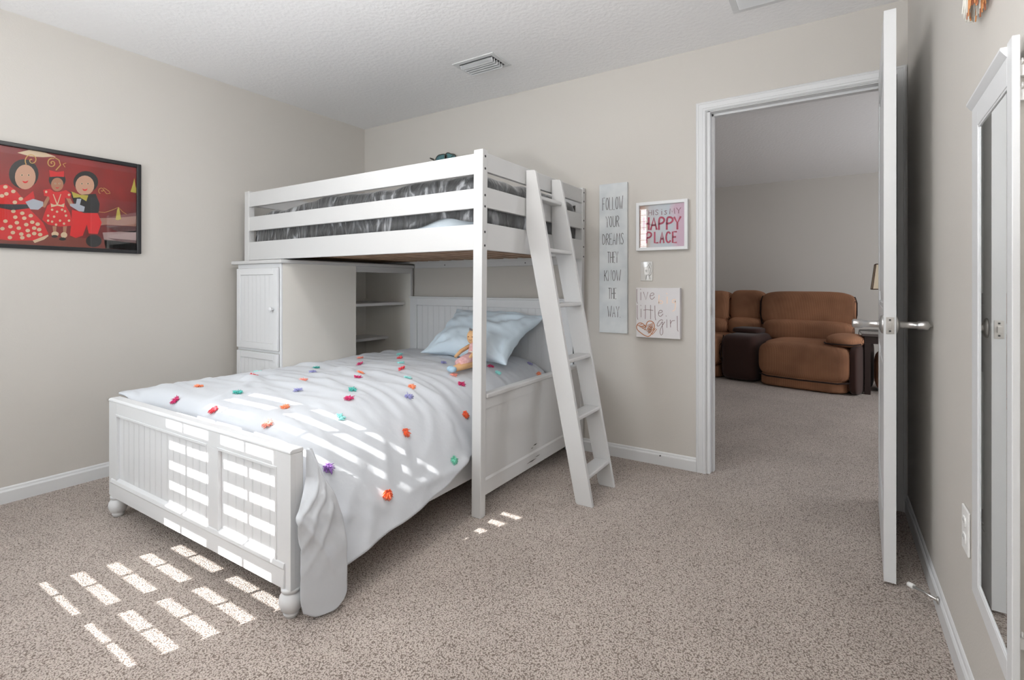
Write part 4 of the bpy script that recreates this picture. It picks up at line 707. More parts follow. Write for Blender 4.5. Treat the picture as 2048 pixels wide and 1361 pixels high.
0,-2,2,0,0,-7,-4,1,8,2,0,-1,0,4,8,7,-2,-12,-15,-6,6,11,0,-1,5,2,0,-2,-5,-1,0,0,1,1,0,1,0,0,1,1,0,1,1,0,0,1,0,0,
0,0,0,0,0,0,0,0,0,0,0,4,7,7,-1,-9,-13,-12,0,10,8,-1,1,8,7,-12,-4,-4,-3,0,1,0,0,0,0,1,1,1,1,1,1,1,2,0,2,0,1,0,
0,7,-7,0,0,0,-1,1,0,4,8,6,-1,-9,-11,-11,-4,5,10,3,0,5,8,0,-11,-5,-3,-2,1,1,0,0,1,0,1,0,0,1,1,1,2,1,0,2,0,1,0,1,
0,-5,4,1,1,0,2,3,8,3,-3,-9,-9,-9,-5,2,9,7,0,1,8,-1,-7,-9,-8,10,0,1,1,2,-1,1,0,0,0,1,1,1,0,1,0,1,1,0,0,1,0,0,
0,12,3,1,1,0,0,-1,-5,-9,-8,-9,-4,3,9,6,2,0,1,3,-8,-9,-3,2,7,1,1,2,1,0,1,0,0,1,0,0,1,-1,1,0,1,1,0,0,0,0,1,0,
0,2,-2,0,0,0,-1,-2,-6,-7,-2,6,7,5,0,0,-1,0,0,-5,-1,6,1,0,1,-3,1,0,1,1,0,0,0,0,1,0,0,1,0,0,0,0,1,0,1,-1,0,0,
0,-14,-1,-1,-1,0,0,-1,2,9,5,2,1,-1,0,0,0,0,-1,1,1,-1,0,0,0,0,0,0,0,0,0,0,1,0,0,0,0,1,0,1,0,0,0,0,0,1,0,0,
0,-2,2,0,-1,0,-1,1,1,0,0,0,0,0,0,0,0,0,0,0,0,0,0,0,0,0,0,0,0,0,0,1,-1,1,0,0,0,0,0,1,0,1,0,1,0,0,0,-1,
0,2,-1,-1,0,0,1,-1,0,0,0,0,0,0,0,0,0,0,0,0,0,0,0,0,0,0,0,0,0,0,1,-1,1,-1,0,1,0,0,0,0,1,0,0,0,1,0,0,1,
0,8,-4,-4,0,0,0,0,0,0,0,0,-1,1,0,0,0,0,0,0,0,0,0,0,0,0,0,0,0,0,0,0,0,1,0,0,0,0,1,0,0,0,0,1,-1,0,1,0,
0,-8,3,5,0,0,0,0,0,0,0,0,0,0,0,0,0,0,0,0,0,0,0,0,0,0,0,0,0,0,0,0,0,0,0,0,1,0,0,0,0,1,0,0,1,0,-1,0,
0,-1,2,-1,0,0,0,0,0,0,0,0,0,0,0,0,0,0,0,0,-1,1,0,0,0,0,0,1,0,-1,0,0,0,0,1,0,-1,1,0,0,0,0,1,0,0,0,1,0,
0,3,-3,0,0,0,0,0,0,0,0,0,0,0,0,0,0,0,0,0,0,0,0,0,0,0,0,0,0,0,0,1,0,0,-1,1,0,0,0,0,1,0,0,0,0,1,-1,0,
0,-3,2,1,0,0,0,0,0,0,0,0,0,0,0,0,0,0,0,0,0,0,0,0,0,0,0,0,0,0,0,0,0,1,0,0,1,-1,0,1,0,0,0,1,0,-1,1,0,
0,0,0,0,0,0,0,0,0,0,0,0,0,0,0,0,0,0,0,0,0,0,0,0,0,0,0,0,0,1,0,0,0,-1,1,0,0,1,0,0,0,0,1,-1,0,0,0,0,
0,1,-1,0,0,0,0,0,0,0,0,0,0,0,0,0,0,0,0,0,0,0,0,0,0,0,1,-1,0,0,0,0,1,0,0,0,0,0,0,0,1,0,0,0,0,0,0,0,
0,7,0,0,-1,-5,-1,0,0,0,0,0,0,0,0,0,0,0,0,0,0,0,0,0,0,0,0,0,0,0,0,0,0,1,0,0,0,0,0,0,0,0,0,0,0,1,-1,0,
0,-6,-1,0,1,5,0,1,0,0,0,0,0,0,0,0,0,0,0,0,0,0,0,0,0,0,0,0,0,0,0,0,0,0,0,0,0,0,1,0,0,0,0,1,0,0,0,0,
0,-2,2,0,0,0,0,0,0,0,0,0,0,0,0,0,0,0,0,0,0,0,0,0,0,0,0,0,0,0,1,0,-1,0,0,0,1,0,-1,1,-1,1,0,0,1,-1,1,0,
0,0,0,0,0,0,0,0,0,0,0,0,0,-1,1,0,0,0,0,0,0,0,0,0,0,0,0,0,0,0,0,0,0,0,0,0,0,0,1,-1,1,0,1,0,-1,1,0,0,
0,-1,1,0,0,0,0,0,0,0,0,0,0,0,0,0,0,0,0,0,0,0,0,0,0,0,0,0,0,0,0,0,1,-1,1,0,-1,1,0,0,0,0,0,0,1,0,-1,1,
0,0,0,0,0,0,0,0,0,0,0,0,0,0,0,0,0,0,0,0,0,0,0,0,0,0,0,0,0,0,0,0,0,0,0,0,1,-1,0,1,0,0,0,0,0,0,1,-1,
0,0,0,0,0,0,0,0,0,0,0,0,0,0,0,0,0,0,0,0,0,0,0,0,0,0,0,0,0,0,0,0,0,0,0,0,0,0,0,0,0,1,-1,1,0,0,0,0,
0,0,0,0,0,0,0,0,0,0,0,0,0,0,0,0,0,0,0,0,0,0,0,0,0,0,0,0,0,0,0,0,0,1,-1,0,0,0,1,-1,1,-1,1,-1,1,0,0,0,
0,-1,1,0,1,-1,1,0,-1,0,0,0,0,0,0,0,0,0,0,0,0,0,0,0,0,0,0,0,0,0,0,0,0,0,0,0,0,1,-1,1,-1,1,0,1,-1,0,0,1,
0,8,5,2,0,1,-1,-1,-1,-4,-9,0,0,0,0,0,0,0,0,0,0,0,0,0,0,1,-1,0,0,0,0,0,0,0,1,0,0,-1,1,0,0,0,0,0,0,1,0,0,
0,10,-8,-2,0,0,0,0,1,2,4,-7,0,0,-1,1,0,0,0,-1,1,0,0,0,0,1,0,0,0,0,0,0,0,0,0,0,0,1,-1,0,1,-1,1,-1,1,0,0,0,
0,-5,-10,0,0,-1,1,0,1,2,5,7,0,1,0,-1,0,0,0,4,8,-1,-1,-8,-2,3,0,0,0,0,-1,1,0,-1,0,0,0,0,0,0,0,1,-1,1,-1,0,0,0,
0,-13,13,0,-1,1,-1,1,0,5,7,2,0,0,0,0,0,-1,1,-4,-12,-8,2,17,3,-10,1,0,0,0,0,-1,0,1,0,0,0,-1,1,0,-1,0,0,-1,1,-1,0,0,
0,-1,1,0,0,0,0,0,0,-5,-3,7,1,0,0,0,0,0,-4,-8,2,9,-1,-7,8,2,-1,0,0,0,1,0,0,0,0,0,0,1,-1,0,0,0,0,1,-1,1,0,-1,
0,3,-3,0,0,0,0,1,5,1,-11,-9,-1,-1,1,0,0,1,3,9,1,0,0,-2,-9,8,0,1,0,-1,1,0,0,0,0,1,0,0,0,1,0,0,1,-1,1,0,0,0,
0,11,-1,0,0,-2,-6,-3,-5,-1,7,0,0,0,-1,1,0,0,0,0,0,0,0,0,0,-3,0,0,0,1,-1,1,0,1,0,-1,1,0,1,-1,1,0,0,1,0,0,0,0,
0,-10,0,0,0,2,7,1,0,2,6,1,0,-2,-6,-1,0,0,0,0,0,0,0,0,0,-1,0,-1,0,0,1,0,0,0,0,1,-1,1,-1,1,0,1,0,0,0,0,0,1,
0,4,-4,0,0,0,-1,1,0,-2,-6,-1,0,2,6,1,0,0,0,0,0,0,0,0,0,0,0,0,0,0,0,0,0,0,0,0,1,-1,1,0,0,0,0,0,1,0,0,0,
0,-7,7,0,0,0,0,0,0,0,0,0,0,0,0,0,0,0,0,0,0,0,0,0,0,0,0,0,0,0,0,0,1,-1,0,0,0,0,0,0,1,0,0,0,0,0,1,0,
0,-1,1,0,0,10,5,1,0,0,-2,-4,-10,0,0,0,0,0,0,0,0,0,0,0,0,1,-1,0,0,1,0,0,-1,1,0,0,0,0,0,0,0,0,0,1,-1,0,0,0,
0,1,-1,0,8,-4,-3,-1,0,0,1,2,4,-7,0,-1,1,0,0,-1,1,2,10,0,-2,-9,0,-1,1,0,0,0,1,-1,0,0,0,0,0,0,0,0,0,0,0,0,0,0,
0,1,-1,0,-7,-7,-2,0,0,0,1,2,6,7,0,1,-1,0,0,1,4,7,-13,-9,0,10,0,1,-1,1,0,0,-1,1,0,0,0,0,0,0,0,0,0,0,0,0,0,0,
0,11,-1,1,-2,-4,-5,0,0,0,0,6,6,2,1,-1,0,0,0,0,-3,-15,-7,9,2,0,1,0,1,-2,-1,0,1,-1,1,0,-1,1,0,0,0,0,0,0,1,0,0,0,
0,-10,0,-1,1,5,5,0,0,0,0,-6,-2,7,1,0,0,0,0,-1,-10,0,11,0,0,-1,2,0,-1,0,-1,0,0,0,0,0,1,-1,1,0,0,0,1,0,0,0,0,0,
0,0,0,0,0,0,0,0,0,0,0,0,-4,-9,-2,1,0,0,0,0,9,6,-1,0,0,0,-1,0,0,0,0,0,0,0,0,0,0,1,-1,1,0,0,0,0,0,1,0,0,
0,10,0,0,0,-2,-6,-2,0,0,0,0,0,0,0,-1,1,0,0,0,0,0,0,0,0,-1,0,0,0,0,1,0,0,0,0,0,0,0,1,-1,0,1,0,0,0,0,1,-1,
0,-11,1,0,0,2,6,2,0,0,0,0,0,0,0,0,0,0,0,0,0,0,0,0,0,0,-1,0,1,0,0,0,0,1,-1,0,1,-1,0,0,1,-1,0,1,0,0,0,1,
0,-2,1,1,0,0,0,0,0,0,0,0,0,0,0,0,0,0,0,0,0,0,0,0,0,0,0,0,-1,0,1,0,0,0,0,1,-1,1,-1,1,-1,1,0,0,0,1,-1,0,
0,2,-2,0,0,0,0,0,0,0,0,0,0,0,0,0,0,0,0,0,0,0,0,0,0,0,0,0,0,1,-1,0,0,0,0,0,0,0,1,-1,1,0,0,0,0,0,0,0,
0,8,-7,-1,0,0,0,0,0,0,0,0,0,0,0,0,0,0,0,0,0,0,0,0,0,0,0,0,1,-1,0,0,0,0,1,-1,0,0,0,1,-1,0,1,0,0,0,1,0,
0,-9,8,1,0,0,0,0,0,0,0,0,0,0,0,0,0,0,0,0,0,0,0,0,0,0,0,0,0,0,0,0,0,0,0,1,0,0,0,0,0,0,0,0,1,-1,0,0,
0,-1,1,0,0,0,0,0,0,0,0,0,0,0,0,0,0,0,0,0,0,0,0,0,0,0,0,0,0,0,0,1,0,0,0,-1,1,0,0,0,0,1,-1,0,0,1,0,0,
0,0,0,0,0,0,0,0,0,0,0,0,0,0,0,0,-1,1,0,0,0,0,0,0,0,0,0,0,0,0,1,-1,0,0,0,1,0,0,0,0,0,0,0,1,-1,0,0,0,
0,0,0,0,0,0,0,0,0,0,0,0,0,0,0,0,0,0,0,0,0,0,0,0,0,0,0,1,-1,0,0,0,1,0,0,0,-1,1,0,0,0,-1,1,-1,1,0,-1,0,
0,0,0,0,0,0,0,0,0,0,0,0,0,0,0,0,0,0,-1,1,0,0,0,0,0,2,0,-1,-1,0,0,1,-1,0,0,0,1,-1,0,0,1,0,0,0,-1,0,1,0,
0,0,0,0,0,0,0,0,0,0,0,0,0,0,0,0,0,-1,1,0,0,-1,1,0,1,2,0,-1,-1,-1,0,0,0,0,0,0,0,0,0,0,0,0,0,0,1,0,-1,0,
0,-1,1,0,1,-1,1,0,8,3,1,0,-3,-9,0,0,-1,0,1,0,0,1,1,4,8,-12,-1,-1,-2,0,0,1,0,1,0,0,-1,1,0,0,-1,0,0,0,0,0,1,0,
0,0,-2,0,-1,1,0,5,-5,0,0,-1,1,4,-5,0,9,5,2,2,0,0,-1,-1,-10,-5,0,-1,0,0,2,1,1,-1,0,0,0,0,0,-1,1,0,0,0,0,0,0,0,
0,1,-9,0,0,0,-1,-4,-1,-2,-1,1,1,3,4,0,-1,7,0,-2,1,-1,0,-4,-8,10,0,2,1,1,0,0,0,0,0,0,0,-1,0,0,0,1,1,0,-1,0,-1,0,
0,6,0,-3,0,0,0,-1,-2,-1,-1,0,2,2,1,0,-7,-12,-3,0,-1,0,0,1,8,3,2,1,4,0,-2,-2,-1,0,1,-1,1,-1,0,0,0,2,0,1,0,-1,0,0]
POMS = [(5, 20, 'm'), (12, 14, 'o'), (5, 37, 'r'), (12, 32, 't'), (25, 15, 'r'), (31, 7, 'a'), (29, 32, 'c'), (20, 43, 'l'), (11, 52, 'o'), (5, 56, 'c'), (45, 16, 't'), (37, 25, 'l'), (65, 13, 'c'), (56, 25, 'm'), (43, 40, 'o'), (37, 45, 'm'), (27, 54, 't'), (22, 59, 'm'), (16, 64, 'a'), (7, 74, 'p'), (71, 28, 'r'), (61, 39, 'a'), (54, 47, 'r'), (47, 56, 'a'), (41, 63, 'o'), (36, 66, 'l'), (79, 19, 'a'), (70, 50, 'l'), (59, 65, 'c'), (57, 71, 'm'), (48, 82, 'f'), (27, 75, 'f'), (36, 89, 'g'), (16, 85, 'f'), (77, 66, 'm'), (75, 72, 'a'), (94, 73, 'l'), (92, 81, 'o')]

# ================================================================ LOFT BED
LX0, LX1, LY0, LY1 = -3.316, -1.365, 1.878, 3.014
def lean(bm):
    for v in bm.verts: v.co.x += .0085 * v.co.z
    return bm
loft = thing('loft_bed', 'tall white wooden loft bed frame with slatted guard rails', 'loft bed', (LX1, LY0, 0))
def post(x0, x1, y0, y1, z0, z1, bolt_z=(), bolt_x=None):
    bm = B(); bx(bm, x0, x1, y0, y1, z0, z1); o = finish('post', lean(bm), M_white, loft, bevel=.0025)
    for z in bolt_z:
        bm = B(); lathe(bm, [(.0, -.002), (.0058, -.002), (.0058, .0009), (.0045, .0011), (.0, .0002)], (x1, (y0 + y1) / 2, z), axis=0, seg=14)
        finish('bolt', lean(bm), M_dark, o)
BZ = (1.675, 1.618, 1.495, 1.443, 1.325, 1.262)
post(LX1 - .052, LX1, LY0, LY0 + .040, 0, 1.706, BZ)
post(LX1 - .052, LX1, LY1 - .040, LY1, 0, 1.706, BZ)
CT = 1.238                                   # top of the cabinet the other end rests on
post(LX0, LX0 + .05, LY0, LY0 + .040, CT, 1.70)
post(LX0, LX0 + .05, LY1 - .040, LY1, CT, 1.70)
CX1_ = .44     # the lower back rail stops at the cabinet
zr = ((1.595, 1.690, 'guard_rail'), (1.436, 1.528, 'guard_rail'), (1.243, 1.362, 'bed_rail'))
for z0, z1, nm in zr:
    for y0 in (LY0 + .003, LY1 - .025):
        z0_ = 1.212 if (nm == 'bed_rail' and y0 > 2.5) else z0
        bm = B(); bx(bm, LX0 + .045 + (CX1_ if z0_ < 1.24 else 0), LX1 - .050, y0, y0 + .022, z0_, z1); o = finish(nm, lean(bm), M_white, loft, bevel=.002)
        if nm == 'bed_rail' and y0 > 2.5:
            for x in (-2.52, -2.24, -1.80, -1.50):
                bm = B(); lathe(bm, [(.0, 0), (.0045, 0), (.0045, -.001), (.0, -.001)], (x, y0 + .0002, 1.232), axis=1, seg=10); finish('screw', lean(bm), M_dark, o)
for z0, z1, nm in ((1.607, 1.694, 'guard_rail'), (1.440, 1.535, 'guard_rail'), (1.243, 1.368, 'bed_rail')):
    for x0 in (LX0 + .003, LX1 - .025):
        bm = B(); bx(bm, x0, x0 + .022, LY0 + .038, LY1 - .038, z0, z1); finish(nm, lean(bm), M_white, loft, bevel=.002)
for y0, y1 in ((LY0 + .026, LY0 + .046), (LY1 - .046, LY1 - .026)):
    bm = B(); bx(bm, LX0 + .05, LX1 - .052, y0, y1, 1.248, 1.264); finish('cleat', lean(bm), M_white, loft)
for i in range(16):
    x = LX0 + .09 + i * .118
    bm = B(); bx(bm, x, x + .068, LY0 + .028, LY1 - .028, 1.2645, 1.280); finish('bed_slat', lean(bm), M_slat, loft, bevel=.002)
# end panel below, between the two right posts
bm = B(); x1 = LX1 - .001
bx(bm, x1 - .020, x1 - .006, LY0 + .038, LY1 - .038, .095, .556)
bx(bm, x1 - .022, x1 - .002, LY0 + .038, LY1 - .038, .097, .165)
bx(bm, x1 - .022, x1 - .002, LY0 + .038, LY1 - .038, .500, .548)
prism(bm, [(x1 - .002, .165), (x1 - .006, .176), (x1 - .007, .176), (x1 - .007, .165)], 1, LY0 + .04, LY1 - .04)
pan = finish('end_panel', lean(bm), M_white, loft, bevel=.0015)
bm = B(); bx(bm, x1 - .034, x1 + .008, LY0 + .041, LY1 - .041, .548, .572); finish('panel_cap', lean(bm), M_white, pan, bevel=.006, seg=3)
for (y0, y1, z, dz) in ((2.375, 2.415, .205, .004), (2.35, 2.372, .195, .002), (2.30, 2.40, .128, .003), (2.39, 2.44, .138, .002)):
    bm = B(); prism(bm, [(y0, z), (y0 + (y1 - y0) * .4, z + dz), (y1, z + dz * .8), (y0 + (y1 - y0) * .6, z - dz * .6)], 0, x1 - .008, x1 - .0012 if z < .165 else x1 - .0052)
    finish('paint_chip', lean(bm), M_chip, pan, label='dark chip in the white paint')

# ---------------------------------------------------------------- ladder
lad = thing('bunk_ladder', 'white wooden ladder leaning on the end of the loft bed', 'ladder', (-1.02, 2.26, 0))
def lad_x(z):
    return -1.067 - (z / 1.36) * (1.338 - 1.067)     # inner edge
for y0 in (2.262, 2.548):
    bm = B()
    xi = LX1 + .0085 * 1.6 + .002
    prof = [(-1.067, .012), (-1.060, .0), (-.976, .0), (-1.292, 1.664), (-1.300, 1.676), (xi, 1.680), (xi, 1.372)]
    prism(bm, prof, 1, y0, y0 + .021)
    finish('rail', bm, M_white, lad, bevel=.002)
for z in (.145, .425, .705, .985, 1.268, 1.548):
    xc = -1.020 - .194 * z + .006
    w = .082 if z < 1.4 else .060
    bm = B(); bx(bm, xc - w / 2, xc + w / 2, 2.283, 2.548, z - .020, z); finish('tread', bm, M_white, lad, bevel=.006, seg=3)

# ---------------------------------------------------------------- loft mattress and comforter
bm = B(); rbox(bm, (-2.345, 2.446, 1.382), (.935, .530, .100), n=7, res=12); 
o = finish('loft_mattress', bm, M_matt); tag(o, 'pale mattress in the loft bed under the dark velvet cover', 'mattress')
# comforter: heavy crushed velvet, hangs down the sides of the mattress
def comforter():
    nx, ny = 120, 90; X0, X1, Y0, Y1 = -3.215, -1.402, 1.906, 2.985
    top, r = 1.600, .050
    bm = B(); grid = []
    for j in range(ny + 1):
        row = []
        for i in range(nx + 1):
            a = -1 + 2 * i / nx; b = -1 + 2 * j / ny
            # map square to box surface: parameter beyond |.86| hangs down
            def axis(p, lo, hi):
                k = .84; c = (lo + hi) / 2; hw = (hi - lo) / 2
                if abs(p) < k: return c + p / k * (hw - r), 0.0
                t = (abs(p) - k) / (1 - k); s = 1 if p > 0 else -1; L = r * math.pi / 2 + .19; d = t * L
                if d < r * math.pi / 2: th = d / r; return c + s * (hw - r + r * math.sin(th)), r * (1 - math.cos(th))
                return c + s * hw, r + (d - r * math.pi / 2)
            x, dx = axis(a, X0, X1); y, dy = axis(b, Y0, Y1)
            drop = max(dx, dy) if max(dx, dy) > r else (dx + dy)
            drop = min(drop, .295)
            z = top - drop
            z += .012 * max(0, 1 - abs(x - X1) / .25)
            n = noise.noise(Vector((x * 3.1, y * 3.1, 1.7))) * .022 + noise.noise(Vector((x * 9, y * 9, z * 5))) * .010 + abs(noise.noise(Vector((x * 5 + y * 2, y * 2, 4)))) * .014
            z += n * (1 if drop < r else .3) + .015 * math.sin(min(1, max(0, (x - X0) / 1.0)) * math.pi)
            z -= .06 * max(0, 1 - (x - X0) / .9)
            sidew = 1 if drop > .04 else 0
            y += sidew * .006 * noise.noise(Vector((x * 16, z * 6, 0)))
            if b < -.9 and drop > .19: z += .085 * math.exp(-((x + 1.60) / .13) ** 2) * (drop - .19) / .105
            y = min(max(y, Y0), Y1); x = min(max(x, X0), X1)
            row.append(bm.verts.new((x, y, z)))
        grid.append(row)
    for j in range(ny):
        for i in range(nx): bm.faces.new((grid[j][i], grid[j][i + 1], grid[j + 1][i + 1], grid[j + 1][i]))
    return bm
o = finish('velvet_comforter', comforter(), M_velvet, smooth=True); tag(o, 'dark grey crushed velvet comforter over the loft mattress', 'comforter')
sm = o.modifiers.new('thickness', 'SOLIDIFY'); sm.thickness = .006; sm.offset = -1

# ================================================================ CABINET WITH OPEN SHELVES
CX0, CX1, CY0, CY1 = -3.345, -2.862, 1.862, 2.435
cab = thing('storage_cabinet', 'white cabinet with beadboard doors and open corner shelves under the loft', 'cabinet', (CX1, CY0, 0))
bm = B()
bx(bm, CX0, CX1, CY0 + .004, CY1, .0, 1.214)
finish('carcass', bm, M_cab, cab, bevel=.001)
bm = B()
for x0, x1, z0, z1 in ((CX0, CX0 + .012, 0, 1.214), (CX1 - .020, CX1, 0, 1.214), (CX0 + .012, CX1 - .020, 1.188, 1.214), (CX0 + .012, CX1 - .020, .652, .668), (CX0 + .012, CX1 - .020, 0, .09)):
    bx(bm, x0, x1, CY0 - .003, CY0 + .004, z0, z1)
finish('face_frame', bm, M_white2, cab)
bm = B()
bx(bm, -3.395, -2.842, CY0 - .024, 3.010, 1.2145, CT - .0005)
finish('top_panel', bm, M_white, cab, bevel=.005, seg=3)
def bead_panel(bm, axis, a0, a1, z0, z1, f, depth=.003, step=.041, gap=.0012, pair=True):
    """grooved board facing -axis side; a runs across, front plane at f, thickness .006"""
    a = a0
    while a < a1 - 1e-6:
        b = min(a + step - gap, a1)
        if axis == 'y': bx(bm, a, b, f, f + .006, z0, z1)
        else: bx(bm, f - .006, f, a, b, z0, z1)
        c = b + gap + .005
        if pair and c < a1:
            if axis == 'y': bx(bm, b + gap * .55, c - gap * .45, f, f + .006, z0, z1)
            a = c
        else: a = b + gap
def cab_door(z0, z1, knob):
    x0, x1 = CX0 + .010, CX1 - .022; y1 = CY0 - .0035; y0 = y1 - .016
    bm = B(); w = .042
    bx(bm, x0, x0 + w, y0, y1, z0, z1); bx(bm, x1 - w, x1, y0, y1, z0, z1); bx(bm, x0 + w, x1 - w, y0, y1, z0, z0 + w); bx(bm, x0 + w, x1 - w, y0, y1, z1 - w, z1)
    bx(bm, x0 + w - .001, x1 - w + .001, y0 + .008, y1, z0 + w - .001, z1 - w + .001)
    d = finish('door', bm, M_white2, cab, bevel=.0025)
    bm = B(); bead_panel(bm, 'y', x0 + w + .001, x1 - w - .001, z0 + w + .001, z1 - w - .001, y0 + .005); finish('beadboard', bm, M_white2, d)
    if knob:
        bm = B(); lathe(bm, [(.0, -.001), (.008, -.0008), (.006, .008), (.008, .013), (.015, .018), (.016, .023), (.011, .029), (.0, .031)], (x1 - .040, y0, knob), axis=1, seg=20)
        for v in bm.verts: v.co.y = 2 * y0 - v.co.y
        bmesh.ops.recalc_face_normals(bm, faces=bm.faces)
        finish('knob', bm, M_white2, d, smooth=True)
cab_door(.670, 1.186, .928); cab_door(.092, .650, .55)
# open shelf section behind, facing +x
bm = B(); bx(bm, -3.41, -3.395, CY1 + .001, 3.010, .0, 1.2135); finish('back_panel', bm, M_cab, cab)
bm = B(); bx(bm, -3.394, -2.868, 2.993, 3.010, .0, 1.2135); finish('end_panel', bm, M_cab, cab)
bm = B(); bx(bm, -2.884, -2.864, CY1 + .001, 2.993, 1.172, 1.2135); bx(bm, -2.868, -2.861, CY1 + .001, 3.008, 1.195, 1.2135); finish('apron', bm, M_white, cab, bevel=.002)
bm = B(); bx(bm, -2.868, -2.860, 2.990, 3.012, .0, 1.195); finish('edge_strip', bm, M_white, cab, bevel=.001)
for z, x in ((.942, -2.927), (.655, -3.121)):
    bm = B(); bx(bm, -3.394, x, CY1 + .001, 2.9925, z - .022, z); sh = finish('shelf', bm, M_white, cab, bevel=.002)
    for yy in (2.986, 2.47):
        bm = B(); lathe(bm, [(.004, -.014), (.004, 0)], (x - .03, yy, z - .0225), axis=2, seg=8); finish('shelf_pin', bm, M_steel, sh)

# ================================================================ LOWER BED
bed = thing('panel_bed', 'white beadboard panel bed with bun feet standing crosswise under the loft', 'bed', (-2.16, 1.0, 0))
FX0, FX1, FY0, FY1, FZ0, FZ1 = -2.858, -1.461, .980, 1.026, .098, .536
def recess_frame(bm, ax, holes, x0, x1, z0, z1, y0, y1):
    pass
bm = B()
# core (recessed) and frame with two openings
bx(bm, FX0 + .004, FX1 - .004, FY0 + .016, FY1 - .006, FZ0 + .004, FZ1 - .004)
P1, P2, PZ0, PZ1 = (-2.775, -1.983), (-1.897, -1.540), .175, .478
for x0, x1, z0, z1 in ((FX0, P1[0], FZ0, FZ1), (P1[1], P2[0], PZ0, PZ1), (P2[1], FX1, FZ0, FZ1), (P1[0], P2[1], PZ1, FZ1), (P1[0], P2[1], FZ0, PZ0)):
    bx(bm, x0, x1, FY0, FY0 + .018, z0, z1)
bx(bm, FX0, FX1, FY1 - .008, FY1, FZ0, FZ1)
bx(bm, FX0 + .0003, FX0 + .012, FY0 + .0005, FY1 - .0005, FZ0 + .0003, FZ1 - .0003); bx(bm, FX1 - .012, FX1 - .0003, FY0 + .0005, FY1 - .0005, FZ0 + .0003, FZ1 - .0003)
foot = finish('footboard', bm, M_white2, bed, bevel=.0012)
bm = B(); prism(bm, [(FY0 - .001, FZ1 + .0002), (FY0 - .0025, FZ1 + .004), (FY0, FZ1 + .011), (FY0 + .006, FZ1 + .014), (FY1 - .002, FZ1 + .014), (FY1 + .001, FZ1 + .010), (FY1 + .001, FZ1 + .0002)], 0, FX0 - .0005, FX1 + .0005)
finish('top_cap', bm, M_white2, foot, bevel=.002)
for (a, b) in (P1, P2):
    bm = B(); bead_panel(bm, 'y', a + .001, b - .001, PZ0 + .001, PZ1 - .001, FY0 + .0105, step=.047, gap=.0026); finish('beadboard', bm, M_white2, foot)
    bm = B()   # thin moulding round the opening
    m_ = .006
    for x0, x1, z0, z1 in ((a - m_, a + .004, PZ0 - m_, PZ1 + m_), (b - .004, b + m_, PZ0 - m_, PZ1 + m_), (a, b, PZ1 - .004, PZ1 + m_)):
        bx(bm, x0, x1, FY0 - .0022, FY0 + .011, z0, z1)
    finish('panel_moulding', bm, M_white2, foot, bevel=.0012)
bm = B(); prism(bm, [(FY0 + .011, PZ0 + .012), (FY0 - .003, PZ0 + .004), (FY0 - .007, PZ0 - .010), (FY0 - .004, PZ0 - .016), (FY0 - .006, PZ0 - .050), (FY0 - .006, FZ0 + .002), (FY0 + .002, FZ0 + .001)], 0, FX0 + .030, FX1 - .030)
finish('base_moulding', bm, M_white2, foot, bevel=.0012)
for x in (FX0 + .038, FX1 - .030):
    bm = B(); lathe(bm, [(.0, .0), (.019, .0), (.021, .004), (.024, .010), (.025, .013), (.021, .016), (.030, .024), (.0365, .040), (.0385, .053), (.036, .068), (.029, .079), (.026, .083), (.031, .086), (.031, .0985)], (x, 1.003, 0), seg=32)
    finish('bun_foot', bm, M_white2, foot, smooth=True)
# headboard
HX0, HX1, HY0, HY1, HZ1 = -2.856, -1.420, 2.972, 3.006, .975
bm = B(); bx(bm, HX0 + .003, HX1 - .003, HY0 + .012, HY1, .10, HZ1 - .003)
for x0, x1, z0, z1 in ((HX0, HX0 + .072, .10, HZ1), (HX1 - .072, HX1, .10, HZ1), (HX0 + .072, HX1 - .072, HZ1 - .055, HZ1), (HX0 + .072, HX1 - .072, .10, .30)):
    bx(bm, x0, x1, HY0, HY0 + .013, z0, z1)
hb = finish('headboard', bm, M_white2, bed, bevel=.0015)
bm = B(); bx(bm, HX0 - .006, HX1 + .004, HY0 - .008, HY1 + .004, HZ1 + .0005, HZ1 + .014); finish('top_cap', bm, M_white2, hb, bevel=.004)
bm = B(); bead_panel(bm, 'y', HX0 + .074, HX1 - .074, .302, HZ1 - .057, HY0 + .006, step=.052); finish('beadboard', bm, M_white2, hb)
for x in (HX0 + .04, HX1 - .04):
    bm = B(); lathe(bm, [(.0, .0), (.019, .0), (.025, .013), (.021, .016), (.0365, .040), (.0385, .053), (.029, .079), (.026, .083), (.031, .099)], (x, 2.985, 0), seg=20)
    finish('bun_foot', bm, M_white2, hb, smooth=True)
for x0, x1 in ((-1.500, -1.480), (-2.852, -2.828)):
    bm = B(); bx(bm, x0, x1, FY1, HY0, .135, .245); finish('side_rail', bm, M_white2, bed, bevel=.002)
bm = B(); bx(bm, -2.828, -1.500, FY1 + .002, HY0 - .002, .222, .242); finish('platform', bm, M_slat, bed)
bm = B(); rbox(bm, (-2.225, 2.020, .390), (.588, .900, .135), n=7, res=12)
o = finish('bed_mattress', bm, M_matt); tag(o, 'white mattress of the lower bed, hidden under its duvet', 'mattress')

